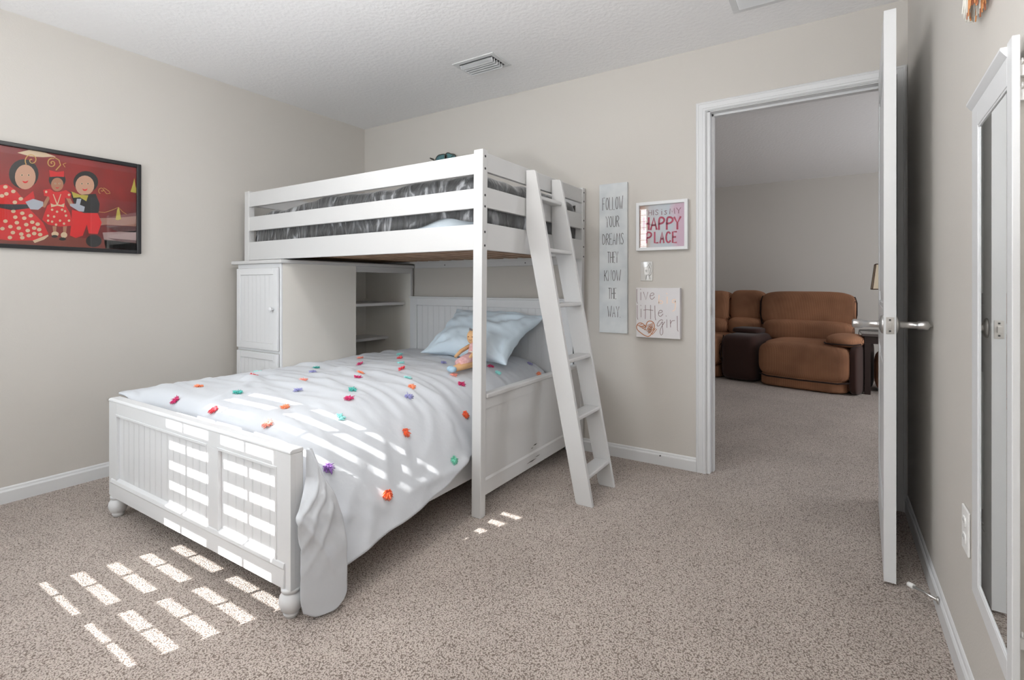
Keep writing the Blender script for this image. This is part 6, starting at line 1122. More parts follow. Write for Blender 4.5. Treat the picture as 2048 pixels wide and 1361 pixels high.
POSTER = [[["floor",1,[[0.7205,1.3253],[1.0084,1.3364],[1.3291,1.3301],[1.3291,1.2716],[0.7205,1.2527]]],["tan",1,[[1.1384,1.4521],[1.2311,1.4653],[1.3291,1.4881],[1.3291,1.4237],[1.1657,1.4189],[1.1384,1.4106]]],["dusk",1,[[1.1611,1.4128],[1.3291,1.4237],[1.3291,1.3886],[1.2216,1.3848]]],["pale",1,[[1.152,1.373],[1.3291,1.4003],[1.3291,1.2833],[1.1657,1.2849]]],["dusk",2,[[1.1749,1.3442],[1.319,1.341],[1.319,1.3235],[1.2311,1.3288]]],["cream",1,[[0.8021,1.7427],[0.8502,1.7686],[0.9077,1.7662],[0.9512,1.7549],[0.8999,1.7413],[0.8502,1.7347]]],["black",2,[[0.8825,1.6507],[0.8797,1.6265],[0.8715,1.6038],[0.8589,1.5848],[0.8432,1.5715],[0.8259,1.565],[0.8089,1.5659],[0.7936,1.574],[0.7817,1.5884],[0.774,1.6077],[0.7714,1.63],[0.774,1.6534],[0.7817,1.6755],[0.7937,1.6944],[0.8089,1.7082],[0.8259,1.7154],[0.8432,1.7154],[0.8589,1.7079],[0.8715,1.6936],[0.8797,1.6739]]],["skin",3,[[0.871,1.6333],[0.8691,1.6133],[0.8634,1.5946],[0.8546,1.5791],[0.8436,1.5684],[0.8315,1.5634],[0.8195,1.5645],[0.8087,1.5716],[0.8002,1.584],[0.7948,1.6003],[0.793,1.6192],[0.7948,1.6387],[0.8003,1.657],[0.8087,1.6725],[0.8195,1.6835],[0.8315,1.689],[0.8436,1.6883],[0.8546,1.6815],[0.8634,1.6692],[0.8691,1.6526]]],["red",3,[[0.7205,1.5625],[0.7625,1.5793],[0.7948,1.555],[0.8241,1.5145],[0.8615,1.5606],[0.8672,1.5259],[0.8502,1.4627],[0.8998,1.4022],[0.9214,1.3449],[0.8691,1.3074],[0.7731,1.3002],[0.7205,1.3059]]],["navy",4,[[0.7205,1.4754],[0.7839,1.4815],[0.8427,1.4895],[0.8464,1.4698],[0.7839,1.4519],[0.7205,1.4608]]],["glove",5,[[0.8315,1.5005],[0.8615,1.52],[0.8999,1.5101],[0.8999,1.4895],[0.8805,1.4665],[0.8502,1.4652]]],["cream",4,[[0.8596,1.3067],[0.9194,1.3422],[0.9213,1.3346],[0.9037,1.3151],[0.8671,1.2945]]],["cream",4,[[0.7675,1.5654],[0.765,1.5584],[0.759,1.5547],[0.753,1.5564],[0.7505,1.5626],[0.753,1.5696],[0.759,1.5733],[0.765,1.5716]]],["cream",4,[[0.7962,1.5478],[0.7937,1.5407],[0.7875,1.537],[0.7814,1.5388],[0.7789,1.545],[0.7814,1.5521],[0.7875,1.5558],[0.7937,1.554]]],["cream",4,[[0.7551,1.5193],[0.7526,1.5123],[0.7466,1.5087],[0.7407,1.5106],[0.7382,1.5167],[0.7407,1.5237],[0.7466,1.5273],[0.7526,1.5255]]],["cream",4,[[0.8237,1.5145],[0.8211,1.5074],[0.8148,1.5037],[0.8086,1.5056],[0.806,1.5119],[0.8086,1.519],[0.8148,1.5227],[0.8211,1.5208]]],["cream",4,[[0.771,1.5315],[0.7685,1.5245],[0.7625,1.5209],[0.7565,1.5227],[0.754,1.5289],[0.7565,1.5359],[0.7625,1.5395],[0.7685,1.5377]]],["cream",4,[[0.8017,1.4939],[0.7991,1.4869],[0.7929,1.4833],[0.7868,1.4852],[0.7843,1.4915],[0.7868,1.4985],[0.793,1.5021],[0.7991,1.5002]]],["cream",4,[[0.7962,1.4484],[0.7937,1.4415],[0.7875,1.438],[0.7814,1.44],[0.7789,1.4463],[0.7814,1.4532],[0.7875,1.4568],[0.7937,1.4548]]],["cream",4,[[0.8292,1.4425],[0.8266,1.4354],[0.8203,1.4319],[0.8141,1.434],[0.8115,1.4404],[0.8141,1.4474],[0.8204,1.4509],[0.8266,1.4489]]],["cream",4,[[0.8611,1.4336],[0.8584,1.4265],[0.852,1.423],[0.8456,1.4251],[0.843,1.4315],[0.8457,1.4386],[0.852,1.4422],[0.8584,1.4401]]],["cream",4,[[0.8035,1.4195],[0.8009,1.4125],[0.7947,1.409],[0.7886,1.4111],[0.7861,1.4175],[0.7886,1.4244],[0.7948,1.4279],[0.8009,1.4259]]],["cream",4,[[0.8367,1.4182],[0.834,1.4112],[0.8277,1.4077],[0.8215,1.4098],[0.8189,1.4162],[0.8215,1.4232],[0.8277,1.4267],[0.834,1.4247]]],["cream",4,[[0.809,1.3927],[0.8064,1.3857],[0.8002,1.3823],[0.794,1.3844],[0.7915,1.3908],[0.794,1.3978],[0.8002,1.4012],[0.8064,1.3991]]],["cream",4,[[0.8441,1.3863],[0.8415,1.3792],[0.8352,1.3758],[0.8289,1.378],[0.8263,1.3844],[0.8289,1.3914],[0.8352,1.3949],[0.8415,1.3928]]],["cream",4,[[0.8668,1.4013],[0.8641,1.3942],[0.8577,1.3907],[0.8513,1.3928],[0.8486,1.3993],[0.8513,1.4064],[0.8577,1.4099],[0.8641,1.4078]]],["cream",4,[[0.7853,1.3704],[0.7828,1.3635],[0.7767,1.3602],[0.7707,1.3623],[0.7681,1.3687],[0.7707,1.3756],[0.7767,1.3789],[0.7828,1.3768]]],["cream",4,[[0.8163,1.3659],[0.8137,1.359],[0.8075,1.3556],[0.8013,1.3578],[0.7987,1.3643],[0.8013,1.3712],[0.8075,1.3746],[0.8137,1.3724]]],["cream",4,[[0.8498,1.3565],[0.8471,1.3495],[0.8408,1.3461],[0.8344,1.3483],[0.8318,1.3549],[0.8344,1.3618],[0.8408,1.3652],[0.8471,1.363]]],["cream",4,[[0.7674,1.3957],[0.7649,1.3888],[0.7589,1.3855],[0.7529,1.3876],[0.7505,1.3939],[0.7529,1.4007],[0.7589,1.4041],[0.7649,1.402]]],["cream",4,[[0.8744,1.3715],[0.8717,1.3644],[0.8653,1.361],[0.8588,1.3632],[0.8562,1.3697],[0.8588,1.3768],[0.8653,1.3803],[0.8717,1.3781]]],["cream",4,[[0.7944,1.3415],[0.7918,1.3346],[0.7857,1.3313],[0.7796,1.3336],[0.7771,1.34],[0.7796,1.3468],[0.7857,1.3501],[0.7918,1.3479]]],["cream",4,[[0.8255,1.3367],[0.8229,1.3298],[0.8166,1.3265],[0.8104,1.3287],[0.8078,1.3352],[0.8104,1.3421],[0.8166,1.3455],[0.8229,1.3432]]],["cream",4,[[0.8535,1.3315],[0.8509,1.3245],[0.8445,1.3212],[0.8381,1.3235],[0.8355,1.33],[0.8382,1.337],[0.8445,1.3404],[0.8509,1.3381]]],["cream",4,[[0.8878,1.3932],[0.8851,1.3861],[0.8786,1.3826],[0.8721,1.3848],[0.8694,1.3914],[0.8721,1.3985],[0.8786,1.402],[0.8851,1.3998]]],["cream",4,[[0.8975,1.3403],[0.8948,1.3332],[0.8882,1.3298],[0.8817,1.3321],[0.879,1.3387],[0.8817,1.3458],[0.8882,1.3493],[0.8948,1.347]]],["cream",4,[[0.7568,1.3578],[0.7543,1.351],[0.7483,1.3477],[0.7424,1.3499],[0.7399,1.3562],[0.7424,1.363],[0.7483,1.3663],[0.7543,1.3641]]],["cream",4,[[0.7835,1.3158],[0.781,1.309],[0.7749,1.3058],[0.7689,1.308],[0.7664,1.3144],[0.7689,1.3213],[0.7749,1.3245],[0.781,1.3223]]],["cream",4,[[0.8292,1.3185],[0.8266,1.3115],[0.8203,1.3082],[0.8141,1.3105],[0.8115,1.3171],[0.8141,1.324],[0.8203,1.3273],[0.8266,1.325]]],["cream",4,[[0.8744,1.3435],[0.8717,1.3364],[0.8653,1.333],[0.8588,1.3353],[0.8562,1.3419],[0.8588,1.3489],[0.8653,1.3523],[0.8717,1.3501]]],["cream",4,[[0.8936,1.3656],[0.8909,1.3585],[0.8844,1.3551],[0.8779,1.3573],[0.8752,1.3639],[0.8779,1.371],[0.8844,1.3745],[0.8909,1.3723]]],["black",2,[[1.1317,1.6529],[1.1289,1.6337],[1.121,1.6155],[1.1087,1.6001],[1.0933,1.5892],[1.0765,1.5836],[1.0598,1.584],[1.0449,1.5901],[1.0332,1.6012],[1.0257,1.6164],[1.0231,1.6342],[1.0257,1.6528],[1.0332,1.6706],[1.0449,1.6858],[1.0598,1.697],[1.0765,1.7031],[1.0934,1.7034],[1.1087,1.6978],[1.121,1.6867],[1.1289,1.6712]]],["skin",3,[[1.1138,1.6306],[1.1118,1.6133],[1.1058,1.5971],[1.0965,1.5835],[1.0849,1.574],[1.0722,1.5694],[1.0595,1.5701],[1.0481,1.5761],[1.0392,1.5866],[1.0335,1.6006],[1.0315,1.6169],[1.0335,1.6338],[1.0392,1.6497],[1.0482,1.6632],[1.0595,1.6729],[1.0722,1.6779],[1.0849,1.6776],[1.0965,1.6719],[1.1058,1.6615],[1.1118,1.6472]]],["black",3,[[1.0085,1.5784],[1.0506,1.5689],[1.1205,1.5849],[1.1384,1.5323],[1.1339,1.482],[1.0678,1.4712],[1.0336,1.4966]]],["red2",3,[[1.0168,1.4838],[1.0678,1.474],[1.1294,1.4787],[1.1475,1.4281],[1.1294,1.3627],[1.0895,1.3621],[1.0808,1.4103],[1.0635,1.349],[1.0336,1.3331],[1.0084,1.3444],[1.0147,1.4195]]],["black",4,[[1.1474,1.3254],[1.1457,1.3147],[1.1405,1.3047],[1.1326,1.2966],[1.1226,1.2911],[1.1116,1.2887],[1.1006,1.2897],[1.0908,1.2939],[1.0831,1.3008],[1.0782,1.3099],[1.0765,1.3202],[1.0782,1.3307],[1.0831,1.3405],[1.0908,1.3486],[1.1006,1.3542],[1.1116,1.3568],[1.1226,1.3561],[1.1326,1.352],[1.1405,1.3451],[1.1457,1.3359]]],["yellow",5,[[1.0147,1.5821],[1.0506,1.5689],[1.0874,1.5717],[1.0787,1.5378],[1.0506,1.5554],[1.0231,1.5487]]],["glove",5,[[1.0379,1.5455],[1.0571,1.5482],[1.0506,1.515],[1.0721,1.507],[1.0678,1.4794],[1.0464,1.4794],[1.0085,1.504],[1.0085,1.5146],[1.0336,1.518]]],["cream",7,[[0.8244,1.6344],[0.8234,1.631],[0.8206,1.6285],[0.8172,1.6278],[0.8144,1.6293],[0.8134,1.6324],[0.8144,1.6358],[0.8172,1.6383],[0.8206,1.6389],[0.8234,1.6375]]],["black",8,[[0.8215,1.6339],[0.8207,1.6309],[0.8189,1.6294],[0.8171,1.6302],[0.8163,1.6329],[0.8171,1.6359],[0.8189,1.6374],[0.8207,1.6366]]],["cream",7,[[0.8498,1.6391],[0.8487,1.6356],[0.8459,1.6331],[0.8424,1.6324],[0.8396,1.6339],[0.8386,1.637],[0.8396,1.6405],[0.8424,1.643],[0.8459,1.6436],[0.8487,1.6421]]],["black",8,[[0.8468,1.6385],[0.846,1.6355],[0.8442,1.634],[0.8423,1.6348],[0.8416,1.6376],[0.8423,1.6406],[0.8442,1.6421],[0.846,1.6412]]],["red",7,[[0.8196,1.6055],[0.8315,1.6025],[0.8434,1.6107],[0.8382,1.5987],[0.8315,1.5945],[0.8248,1.5964]]],["cream",7,[[1.0648,1.6319],[1.0637,1.6286],[1.0608,1.6262],[1.0572,1.6256],[1.0543,1.627],[1.0532,1.63],[1.0543,1.6333],[1.0572,1.6357],[1.0608,1.6364],[1.0637,1.6349]]],["black",8,[[1.0617,1.6314],[1.0609,1.6285],[1.059,1.6271],[1.057,1.6279],[1.0563,1.6305],[1.057,1.6334],[1.059,1.6348],[1.0609,1.634]]],["cream",7,[[1.0914,1.6365],[1.0902,1.6331],[1.0873,1.6306],[1.0836,1.63],[1.0807,1.6315],[1.0796,1.6345],[1.0807,1.6378],[1.0836,1.6403],[1.0873,1.6409],[1.0902,1.6395]]],["black",8,[[1.0882,1.6359],[1.0874,1.633],[1.0855,1.6315],[1.0835,1.6324],[1.0827,1.635],[1.0835,1.6379],[1.0855,1.6394],[1.0874,1.6386]]],["red",7,[[1.0597,1.6039],[1.0722,1.601],[1.0847,1.6089],[1.0792,1.5972],[1.0722,1.5932],[1.0652,1.595]]],["cream",7,[[0.9513,1.6132],[0.9506,1.611],[0.9487,1.6094],[0.9464,1.609],[0.9446,1.61],[0.9439,1.612],[0.9446,1.6142],[0.9464,1.6158],[0.9487,1.6162],[0.9506,1.6152]]],["black",8,[[0.9493,1.6129],[0.9488,1.611],[0.9476,1.61],[0.9464,1.6106],[0.9458,1.6123],[0.9464,1.6142],[0.9476,1.6152],[0.9488,1.6146]]],["cream",7,[[0.9683,1.6161],[0.9676,1.6139],[0.9657,1.6123],[0.9634,1.6119],[0.9615,1.6129],[0.9608,1.6148],[0.9615,1.6171],[0.9634,1.6187],[0.9657,1.6191],[0.9676,1.6181]]],["black",8,[[0.9663,1.6158],[0.9658,1.6139],[0.9646,1.6129],[0.9633,1.6134],[0.9628,1.6152],[0.9633,1.6171],[0.9646,1.6181],[0.9658,1.6175]]],["red",7,[[0.9481,1.5946],[0.956,1.5926],[0.9641,1.5978],[0.9605,1.5901],[0.956,1.5874],[0.9516,1.5887]]],["black",3,[[0.9907,1.6391],[0.989,1.6266],[0.984,1.6147],[0.9763,1.6047],[0.9667,1.5975],[0.956,1.5938],[0.9455,1.594],[0.9361,1.598],[0.9286,1.6053],[0.9238,1.6154],[0.9222,1.6271],[0.9238,1.6394],[0.9286,1.6511],[0.9361,1.6611],[0.9455,1.6684],[0.9561,1.6723],[0.9667,1.6723],[0.9763,1.6685],[0.984,1.6612],[0.989,1.6511]]],["skin2",4,[[0.9812,1.6137],[0.98,1.6025],[0.9764,1.5919],[0.9708,1.5831],[0.9638,1.5769],[0.956,1.5739],[0.9483,1.5744],[0.9414,1.5784],[0.936,1.5853],[0.9325,1.5946],[0.9313,1.6053],[0.9325,1.6164],[0.936,1.6269],[0.9414,1.6357],[0.9484,1.6419],[0.9561,1.6451],[0.9638,1.6447],[0.9708,1.6409],[0.9764,1.634],[0.98,1.6246]]],["red",5,[[0.9234,1.679],[0.9553,1.6747],[0.9837,1.6854],[0.9837,1.6537],[0.9553,1.6512],[0.9273,1.6435]]],["skin2",3,[[0.9038,1.5106],[0.9194,1.549],[0.9313,1.5456],[0.9076,1.4803],[0.896,1.4839]]],["skin2",3,[[0.9878,1.5541],[1.0043,1.5565],[1.021,1.5163],[1.0085,1.504]]],["red",4,[[0.8999,1.5718],[0.9273,1.5813],[0.9432,1.5682],[0.9674,1.572],[0.9919,1.5864],[1.0147,1.5688],[1.0085,1.5412],[0.9878,1.5435],[0.9878,1.5065],[1.0084,1.4667],[1.0231,1.3991],[0.9673,1.3882],[0.9194,1.3939],[0.896,1.4172],[0.9155,1.4916],[0.9273,1.5036],[0.9234,1.5393],[0.9038,1.5415]]],["cream",6,[[0.9293,1.5064],[0.9432,1.5005],[0.9572,1.505],[0.9714,1.5043],[0.9857,1.5142],[0.9837,1.4928],[0.9572,1.4972],[0.9313,1.4859]]],["cream",6,[[0.9412,1.5575],[0.956,1.5101],[0.9694,1.5618],[0.9722,1.5596],[0.9585,1.5026],[0.9536,1.5019],[0.938,1.5544]]],["cream",6,[[0.9167,1.5641],[0.9147,1.5586],[0.9104,1.5566],[0.907,1.5597],[0.907,1.5655],[0.9104,1.5697],[0.9147,1.569]]],["cream",6,[[1.0097,1.5627],[1.0077,1.557],[1.0031,1.5549],[0.9994,1.5581],[0.9994,1.5641],[1.0031,1.5684],[1.0077,1.5678]]],["cream",6,[[0.9404,1.4741],[0.9384,1.4686],[0.9341,1.4667],[0.9306,1.4699],[0.9306,1.4758],[0.9341,1.4799],[0.9384,1.4791]]],["cream",6,[[0.9605,1.4662],[0.9585,1.4606],[0.9541,1.4587],[0.9505,1.462],[0.9505,1.4679],[0.9541,1.472],[0.9585,1.4712]]],["cream",6,[[0.9808,1.4792],[0.9788,1.4736],[0.9743,1.4717],[0.9707,1.475],[0.9707,1.4809],[0.9743,1.4851],[0.9788,1.4843]]],["cream",6,[[0.9245,1.441],[0.9226,1.4355],[0.9183,1.4337],[0.9148,1.437],[0.9148,1.4428],[0.9183,1.4468],[0.9226,1.4461]]],["cream",6,[[0.9484,1.4386],[0.9464,1.4331],[0.942,1.4312],[0.9385,1.4345],[0.9385,1.4404],[0.942,1.4445],[0.9464,1.4437]]],["cream",6,[[0.9726,1.4203],[0.9706,1.4148],[0.9662,1.413],[0.9626,1.4163],[0.9626,1.4222],[0.9662,1.4263],[0.9706,1.4254]]],["cream",6,[[0.9972,1.4495],[0.9952,1.4439],[0.9907,1.442],[0.9871,1.4453],[0.9871,1.4513],[0.9907,1.4554],[0.9952,1.4546]]],["cream",6,[[1.0097,1.4243],[1.0077,1.4187],[1.0031,1.4169],[0.9994,1.4202],[0.9994,1.4262],[1.0031,1.4303],[1.0077,1.4295]]],["cream",6,[[0.9404,1.4116],[0.9384,1.4061],[0.9341,1.4044],[0.9306,1.4077],[0.9306,1.4135],[0.9341,1.4175],[0.9384,1.4167]]],["cream",6,[[0.9564,1.3976],[0.9544,1.3921],[0.95,1.3904],[0.9465,1.3937],[0.9465,1.3996],[0.95,1.4036],[0.9545,1.4028]]],["cream",6,[[0.989,1.4062],[0.987,1.4007],[0.9825,1.3989],[0.9789,1.4022],[0.9789,1.4082],[0.9825,1.4122],[0.987,1.4114]]],["cream",6,[[0.9245,1.4151],[0.9226,1.4097],[0.9183,1.4079],[0.9148,1.4112],[0.9148,1.417],[0.9183,1.421],[0.9226,1.4202]]],["cream",6,[[0.9931,1.4728],[0.9911,1.4672],[0.9866,1.4653],[0.983,1.4686],[0.983,1.4745],[0.9866,1.4787],[0.9911,1.478]]],["skin2",4,[[0.9372,1.3879],[0.9532,1.3895],[0.9512,1.3553],[0.9392,1.3543]]],["skin2",4,[[0.9796,1.3921],[0.996,1.3937],[0.9919,1.3536],[0.9804,1.3526]]],["cream",5,[[0.9625,1.3484],[0.9595,1.3402],[0.9519,1.3346],[0.9425,1.3339],[0.9349,1.3381],[0.932,1.3458],[0.9349,1.354],[0.9425,1.3596],[0.9519,1.3605],[0.9595,1.3562]]],["cream",5,[[0.9976,1.3462],[0.995,1.3366],[0.988,1.3303],[0.9793,1.3296],[0.9724,1.3348],[0.9698,1.3438],[0.9724,1.3533],[0.9793,1.3597],[0.988,1.3604],[0.995,1.3553]]],["black",6,[[0.958,1.336],[0.9556,1.3315],[0.9491,1.3283],[0.9412,1.3277],[0.9348,1.3299],[0.9324,1.3339],[0.9348,1.3384],[0.9412,1.3416],[0.9491,1.3422],[0.9556,1.3401]]],["black",6,[[0.9923,1.3245],[0.9894,1.3193],[0.982,1.3157],[0.973,1.315],[0.9657,1.3175],[0.9629,1.3223],[0.9657,1.3274],[0.973,1.331],[0.9821,1.3318],[0.9894,1.3293]]],["yellow",3,[[1.2121,1.4519],[1.2192,1.5093],[1.2263,1.5244],[1.2311,1.5108],[1.2383,1.4576],[1.224,1.4503]]],["yellow",3,[[1.2843,1.6215],[1.2966,1.6699],[1.3041,1.706],[1.309,1.6603],[1.3215,1.6186]]]],[[0.0045,[[0.9512,1.6844],[0.9694,1.7142],[0.9633,1.7392],[0.9432,1.7506],[0.9428,1.7445],[0.9355,1.7438],[0.9288,1.7399],[0.9233,1.7336],[0.9198,1.7257],[0.9186,1.7175],[0.9195,1.71],[0.9223,1.7042],[0.9264,1.7005],[0.9314,1.6993],[0.9363,1.7006],[0.9406,1.7039],[0.9437,1.7086],[0.9454,1.7139],[0.9456,1.719],[0.9445,1.7233],[0.9423,1.7263],[0.9395,1.7276],[0.9367,1.7275],[0.9342,1.7261],[0.9323,1.7238],[0.9313,1.7212],[0.9311,1.7187],[0.9316,1.7168],[0.9325,1.7157],[0.9336,1.7154],[0.9346,1.7159]]],[0.004,[[0.8348,1.6912],[0.8317,1.7014],[0.8315,1.7126],[0.834,1.7234],[0.8387,1.7326],[0.8449,1.7394],[0.8519,1.7431],[0.8587,1.7436],[0.8646,1.741],[0.869,1.736],[0.8715,1.7293],[0.8719,1.7218],[0.8705,1.7146],[0.8677,1.7085],[0.8638,1.7041],[0.8596,1.7017],[0.8555,1.7014],[0.8521,1.7029],[0.8498,1.7057],[0.8485,1.7094],[0.8485,1.7132],[0.8493,1.7165],[0.8508,1.7191],[0.8526,1.7206],[0.8543,1.721],[0.8556,1.7204],[0.8563,1.7192]]],[0.003,[[1.1407,1.5893],[1.1374,1.5922],[1.135,1.596],[1.1338,1.6005],[1.1336,1.6052],[1.1344,1.6097],[1.1361,1.6138],[1.1385,1.6172],[1.1413,1.6196],[1.1443,1.621],[1.1473,1.6213],[1.1499,1.6206],[1.1521,1.6192],[1.1537,1.617],[1.1546,1.6146],[1.1548,1.6119],[1.1545,1.6094],[1.1536,1.6072],[1.1524,1.6055],[1.151,1.6043],[1.1496,1.6037],[1.1483,1.6037],[1.1472,1.6042],[1.1465,1.605],[1.1461,1.6059],[1.1461,1.6069],[1.1464,1.6077]]],[0.003,[[1.1566,1.6127],[1.1703,1.5926],[1.1865,1.5978],[1.1818,1.6083],[1.1657,1.6198],[1.1566,1.6238]]],[0.0025,[[1.1339,1.4864],[1.1611,1.4864],[1.1934,1.5033],[1.2263,1.5244],[1.2454,1.5012],[1.2648,1.4892]]],[0.003,[[0.9878,1.7073],[0.9796,1.7215],[0.9919,1.7293]]]]]

# ================================================================ THINGS ON THE WALLS
GL = {
 'F': (.50, [[(0, 0), (0, 1), (.46, 1)], [(0, .52), (.38, .52)]]), 'O': (.58, [[(.29, 1), (.1, .88), (.02, .5), (.1, .12), (.29, 0), (.48, .12), (.56, .5), (.48, .88), (.29, 1)]]),
 'L': (.48, [[(0, 1), (0, 0), (.44, 0)]]), 'W': (.78, [[(0, 1), (.2, 0), (.38, .8), (.56, 0), (.78, 1.04)]]), 'Y': (.58, [[(0, 1), (.29, .5), (.58, 1)], [(.29, .5), (.29, 0)]]),
 'U': (.56, [[(0, 1), (0, .25), (.1, .04), (.28, 0), (.46, .06), (.56, .25), (.56, 1)]]), 'R': (.54, [[(0, 0), (0, 1), (.3, 1), (.5, .86), (.5, .68), (.3, .52), (0, .5)], [(.22, .5), (.54, 0)]]),
 'D': (.56, [[(0, 0), (0, 1), (.26, .95), (.5, .7), (.54, .4), (.4, .1), (0, 0)]]), 'E': (.48, [[(.46, 1), (0, 1), (0, 0), (.46, 0)], [(0, .52), (.36, .52)]]),
 'A': (.58, [[(0, 0), (.3, 1), (.56, 0)], [(.1, .36), (.47, .36)]]), 'M': (.70, [[(0, 0), (.06, 1), (.34, .3), (.62, 1), (.70, 0)]]), 'S': (.50, [[(.48, .88), (.3, 1), (.08, .92), (.04, .7), (.4, .42), (.48, .2), (.34, .02), (.12, 0), (0, .14)]]),
 'T': (.54, [[(0, 1), (.54, 1)], [(.27, 1), (.27, 0)]]), 'H': (.54, [[(0, 0), (0, 1)], [(.54, 0), (.54, 1)], [(0, .5), (.54, .5)]]), 'K': (.52, [[(0, 0), (0, 1)], [(.5, 1), (0, .42)], [(.16, .55), (.52, 0)]]),
 'N': (.58, [[(0, 0), (.02, 1), (.54, .02), (.58, 1.03)]]), '.': (.06, [[(.0, .0), (.05, .0)]]), 'P': (.52, [[(0, 0), (0, 1), (.32, 1.02), (.52, .86), (.50, .66), (.3, .5), (0, .48)]]),
 'C': (.54, [[(.52, .86), (.36, 1), (.14, .94), (.02, .6), (.04, .25), (.2, .02), (.42, .02), (.54, .16)]]), 'I': (.06, [[(.03, 0), (.03, 1)]]),
 'i': (.06, [[(.03, 0), (.03, .66)], [(.03, .92), (.035, .98)]]), 's': (.38, [[(.36, .62), (.2, .7), (.04, .58), (.3, .3), (.34, .1), (.16, 0), (0, .08)]]),
}
def ribbon(bm, pts, w, y, mi=0, plane='y'):
    P = [Vector((p[0], p[1])) for p in pts]; n = len(P); ls = []
    closed = n > 3 and (P[0] - P[-1]).length < 1e-6
    for i in range(n):
        a = P[i - 1] if i else (P[-2] if closed else P[0]); b = P[(i + 1)] if i < n - 1 else (P[1] if closed else P[-1])
        d = (b - a); d = d.normalized() if d.length > 1e-9 else Vector((1, 0)); nn = Vector((-d.y, d.x)) * w / 2
        e = Vector((0, 0))
        if not closed and i == 0: e = -d * w * .3
        if not closed and i == n - 1: e = d * w * .3
        ls.append((P[i] + nn + e, P[i] - nn + e))
    mk = (lambda p: (p.x, y, p.y)) if plane == 'y' else (lambda p: (y, p.x, p.y))
    V = [(bm.verts.new(mk(a)), bm.verts.new(mk(b))) for a, b in ls]
    for (a, b), (c, d) in zip(V, V[1:]):
        f = bm.faces.new((a, b, d, c)); f.material_index = mi
def chaikin(p, n=2):
    p = [tuple(q) for q in p]
    if len(p) < 4: return p
    closed = p[0] == p[-1]
    for _ in range(n):
        o = [] if closed else [p[0]]
        for a, b in zip(p, p[1:]):
            o += [(a[0] * .75 + b[0] * .25, a[1] * .75 + b[1] * .25), (a[0] * .25 + b[0] * .75, a[1] * .25 + b[1] * .75)]
        if closed: o.append(o[0])
        else: o = [o[0]] + o[2:-1] + [p[-1]]
        p = o
    return p
def text(bm, s, x0, x1, z0, z1, y, w, mi=0, gap=.16, jitter=.0):
    tot = sum(GL[c][0] if c != ' ' else .4 for c in s) + gap * (len(s) - 1); k = (x1 - x0) / tot; x = x0
    for c in s:
        if c == ' ': x += (.4 + gap) * k; continue
        gw, st = GL[c]
        for pl in st:
            if c in 'OUDSCPRs': pl = chaikin(pl)
            ribbon(bm, [(x + p[0] * k, z0 + p[1] * (z1 - z0)) for p in pl], w, y, mi)
        x += (gw + gap) * k
M_ink = mat('grey_brown_ink', srgb(72, 66, 66), .8)
M_signw = mat('whitewashed_board', srgb(214, 217, 218), .8, col2=srgb(190, 196, 200), cscale=6, bump=.2, bscale=60)
bm = B(); bx(bm, -1.252, -1.068, YB - .020, YB - .001, .778, 1.718)
sg = finish('wall_sign', bm, M_signw, bevel=.001); tag(sg, 'tall narrow whitewashed sign reading FOLLOW YOUR DREAMS THEY KNOW THE WAY', 'sign')
yy = YB - .0206
for s, x0, x1, zc_, h_ in (('FOLLOW', -1.229, -1.096, 1.592, .078), ('YOUR', -1.207, -1.121, 1.478, .068), ('DREAMS', -1.230, -1.092, 1.368, .070), ('THEY', -1.196, -1.127, 1.253, .068), ('KNOW', -1.217, -1.110, 1.138, .066), ('THE', -1.190, -1.139, 1.026, .067), ('WAY.', -1.195, -1.112, .911, .066)):
    bm = B(); text(bm, s, x0, x1, zc_ - h_ / 2, zc_ + h_ / 2, yy, .0032, gap=.20); finish('word', bm, M_ink, sg)

# framed print
fr = thing('framed_print', 'square white framed print reading THIS IS MY HAPPY PLACE by the door', 'framed picture', (-.856, YB, 1.285))
x0, x1, z0, z1, fw_ = -1.009, -.704, 1.287, 1.580, .019
bm = B()
for a, b, c, d in ((x0, x0 + fw_, z0, z1), (x1 - fw_, x1, z0, z1), (x0 + fw_, x1 - fw_, z0, z0 + fw_), (x0 + fw_, x1 - fw_, z1 - fw_, z1)): bx(bm, a, b, YB - .030, YB - .001, c, d)
finish('frame', bm, M_white2, fr, bevel=.0015)
def print_mat():
    m = bpy.data.materials.new('watercolour_print'); m.use_nodes = True; N = m.node_tree.nodes; L = m.node_tree.links; p = N['Principled BSDF']
    tc = N.new('ShaderNodeTexCoord'); sp = N.new('ShaderNodeSeparateXYZ'); L.new(tc.outputs['Generated'], sp.inputs[0])
    nz = N.new('ShaderNodeTexNoise'); nz.inputs['Scale'].default_value = 3; nz.inputs['Detail'].default_value = 4; L.new(tc.outputs['Generated'], nz.inputs['Vector'])
    ad = N.new('ShaderNodeMath'); ad.operation = 'MULTIPLY_ADD'; ad.inputs[1].default_value = .35; L.new(nz.outputs['Fac'], ad.inputs[0]); L.new(sp.outputs['X'], ad.inputs[2])
    r = N.new('ShaderNodeValToRGB'); e = r.color_ramp.elements; e[0].position = .12; e[0].color = srgb(188, 140, 122); e[1].position = 1.15; e[1].color = srgb(206, 178, 196)
    for po, co in ((.28, (205, 180, 165)), (.42, (208, 208, 212)), (.85, (196, 206, 214)), (.98, (212, 190, 204))): q = e.new(po); q.color = srgb(*co)
    L.new(ad.outputs[0], r.inputs[0]); L.new(r.outputs[0], p.inputs['Base Color']); p.inputs['Roughness'].default_value = .8
    return m
bm = B(); bx(bm, x0 + fw_, x1 - fw_, YB - .012, YB - .008, z0 + fw_, z1 - fw_); pr_ = finish('print', bm, print_mat(), fr)
M_crim = mat('crimson_paint', srgb(160, 44, 76), .7, col2=srgb(186, 70, 100), cscale=40); M_maroon = mat('maroon_ink', srgb(110, 40, 60), .7)
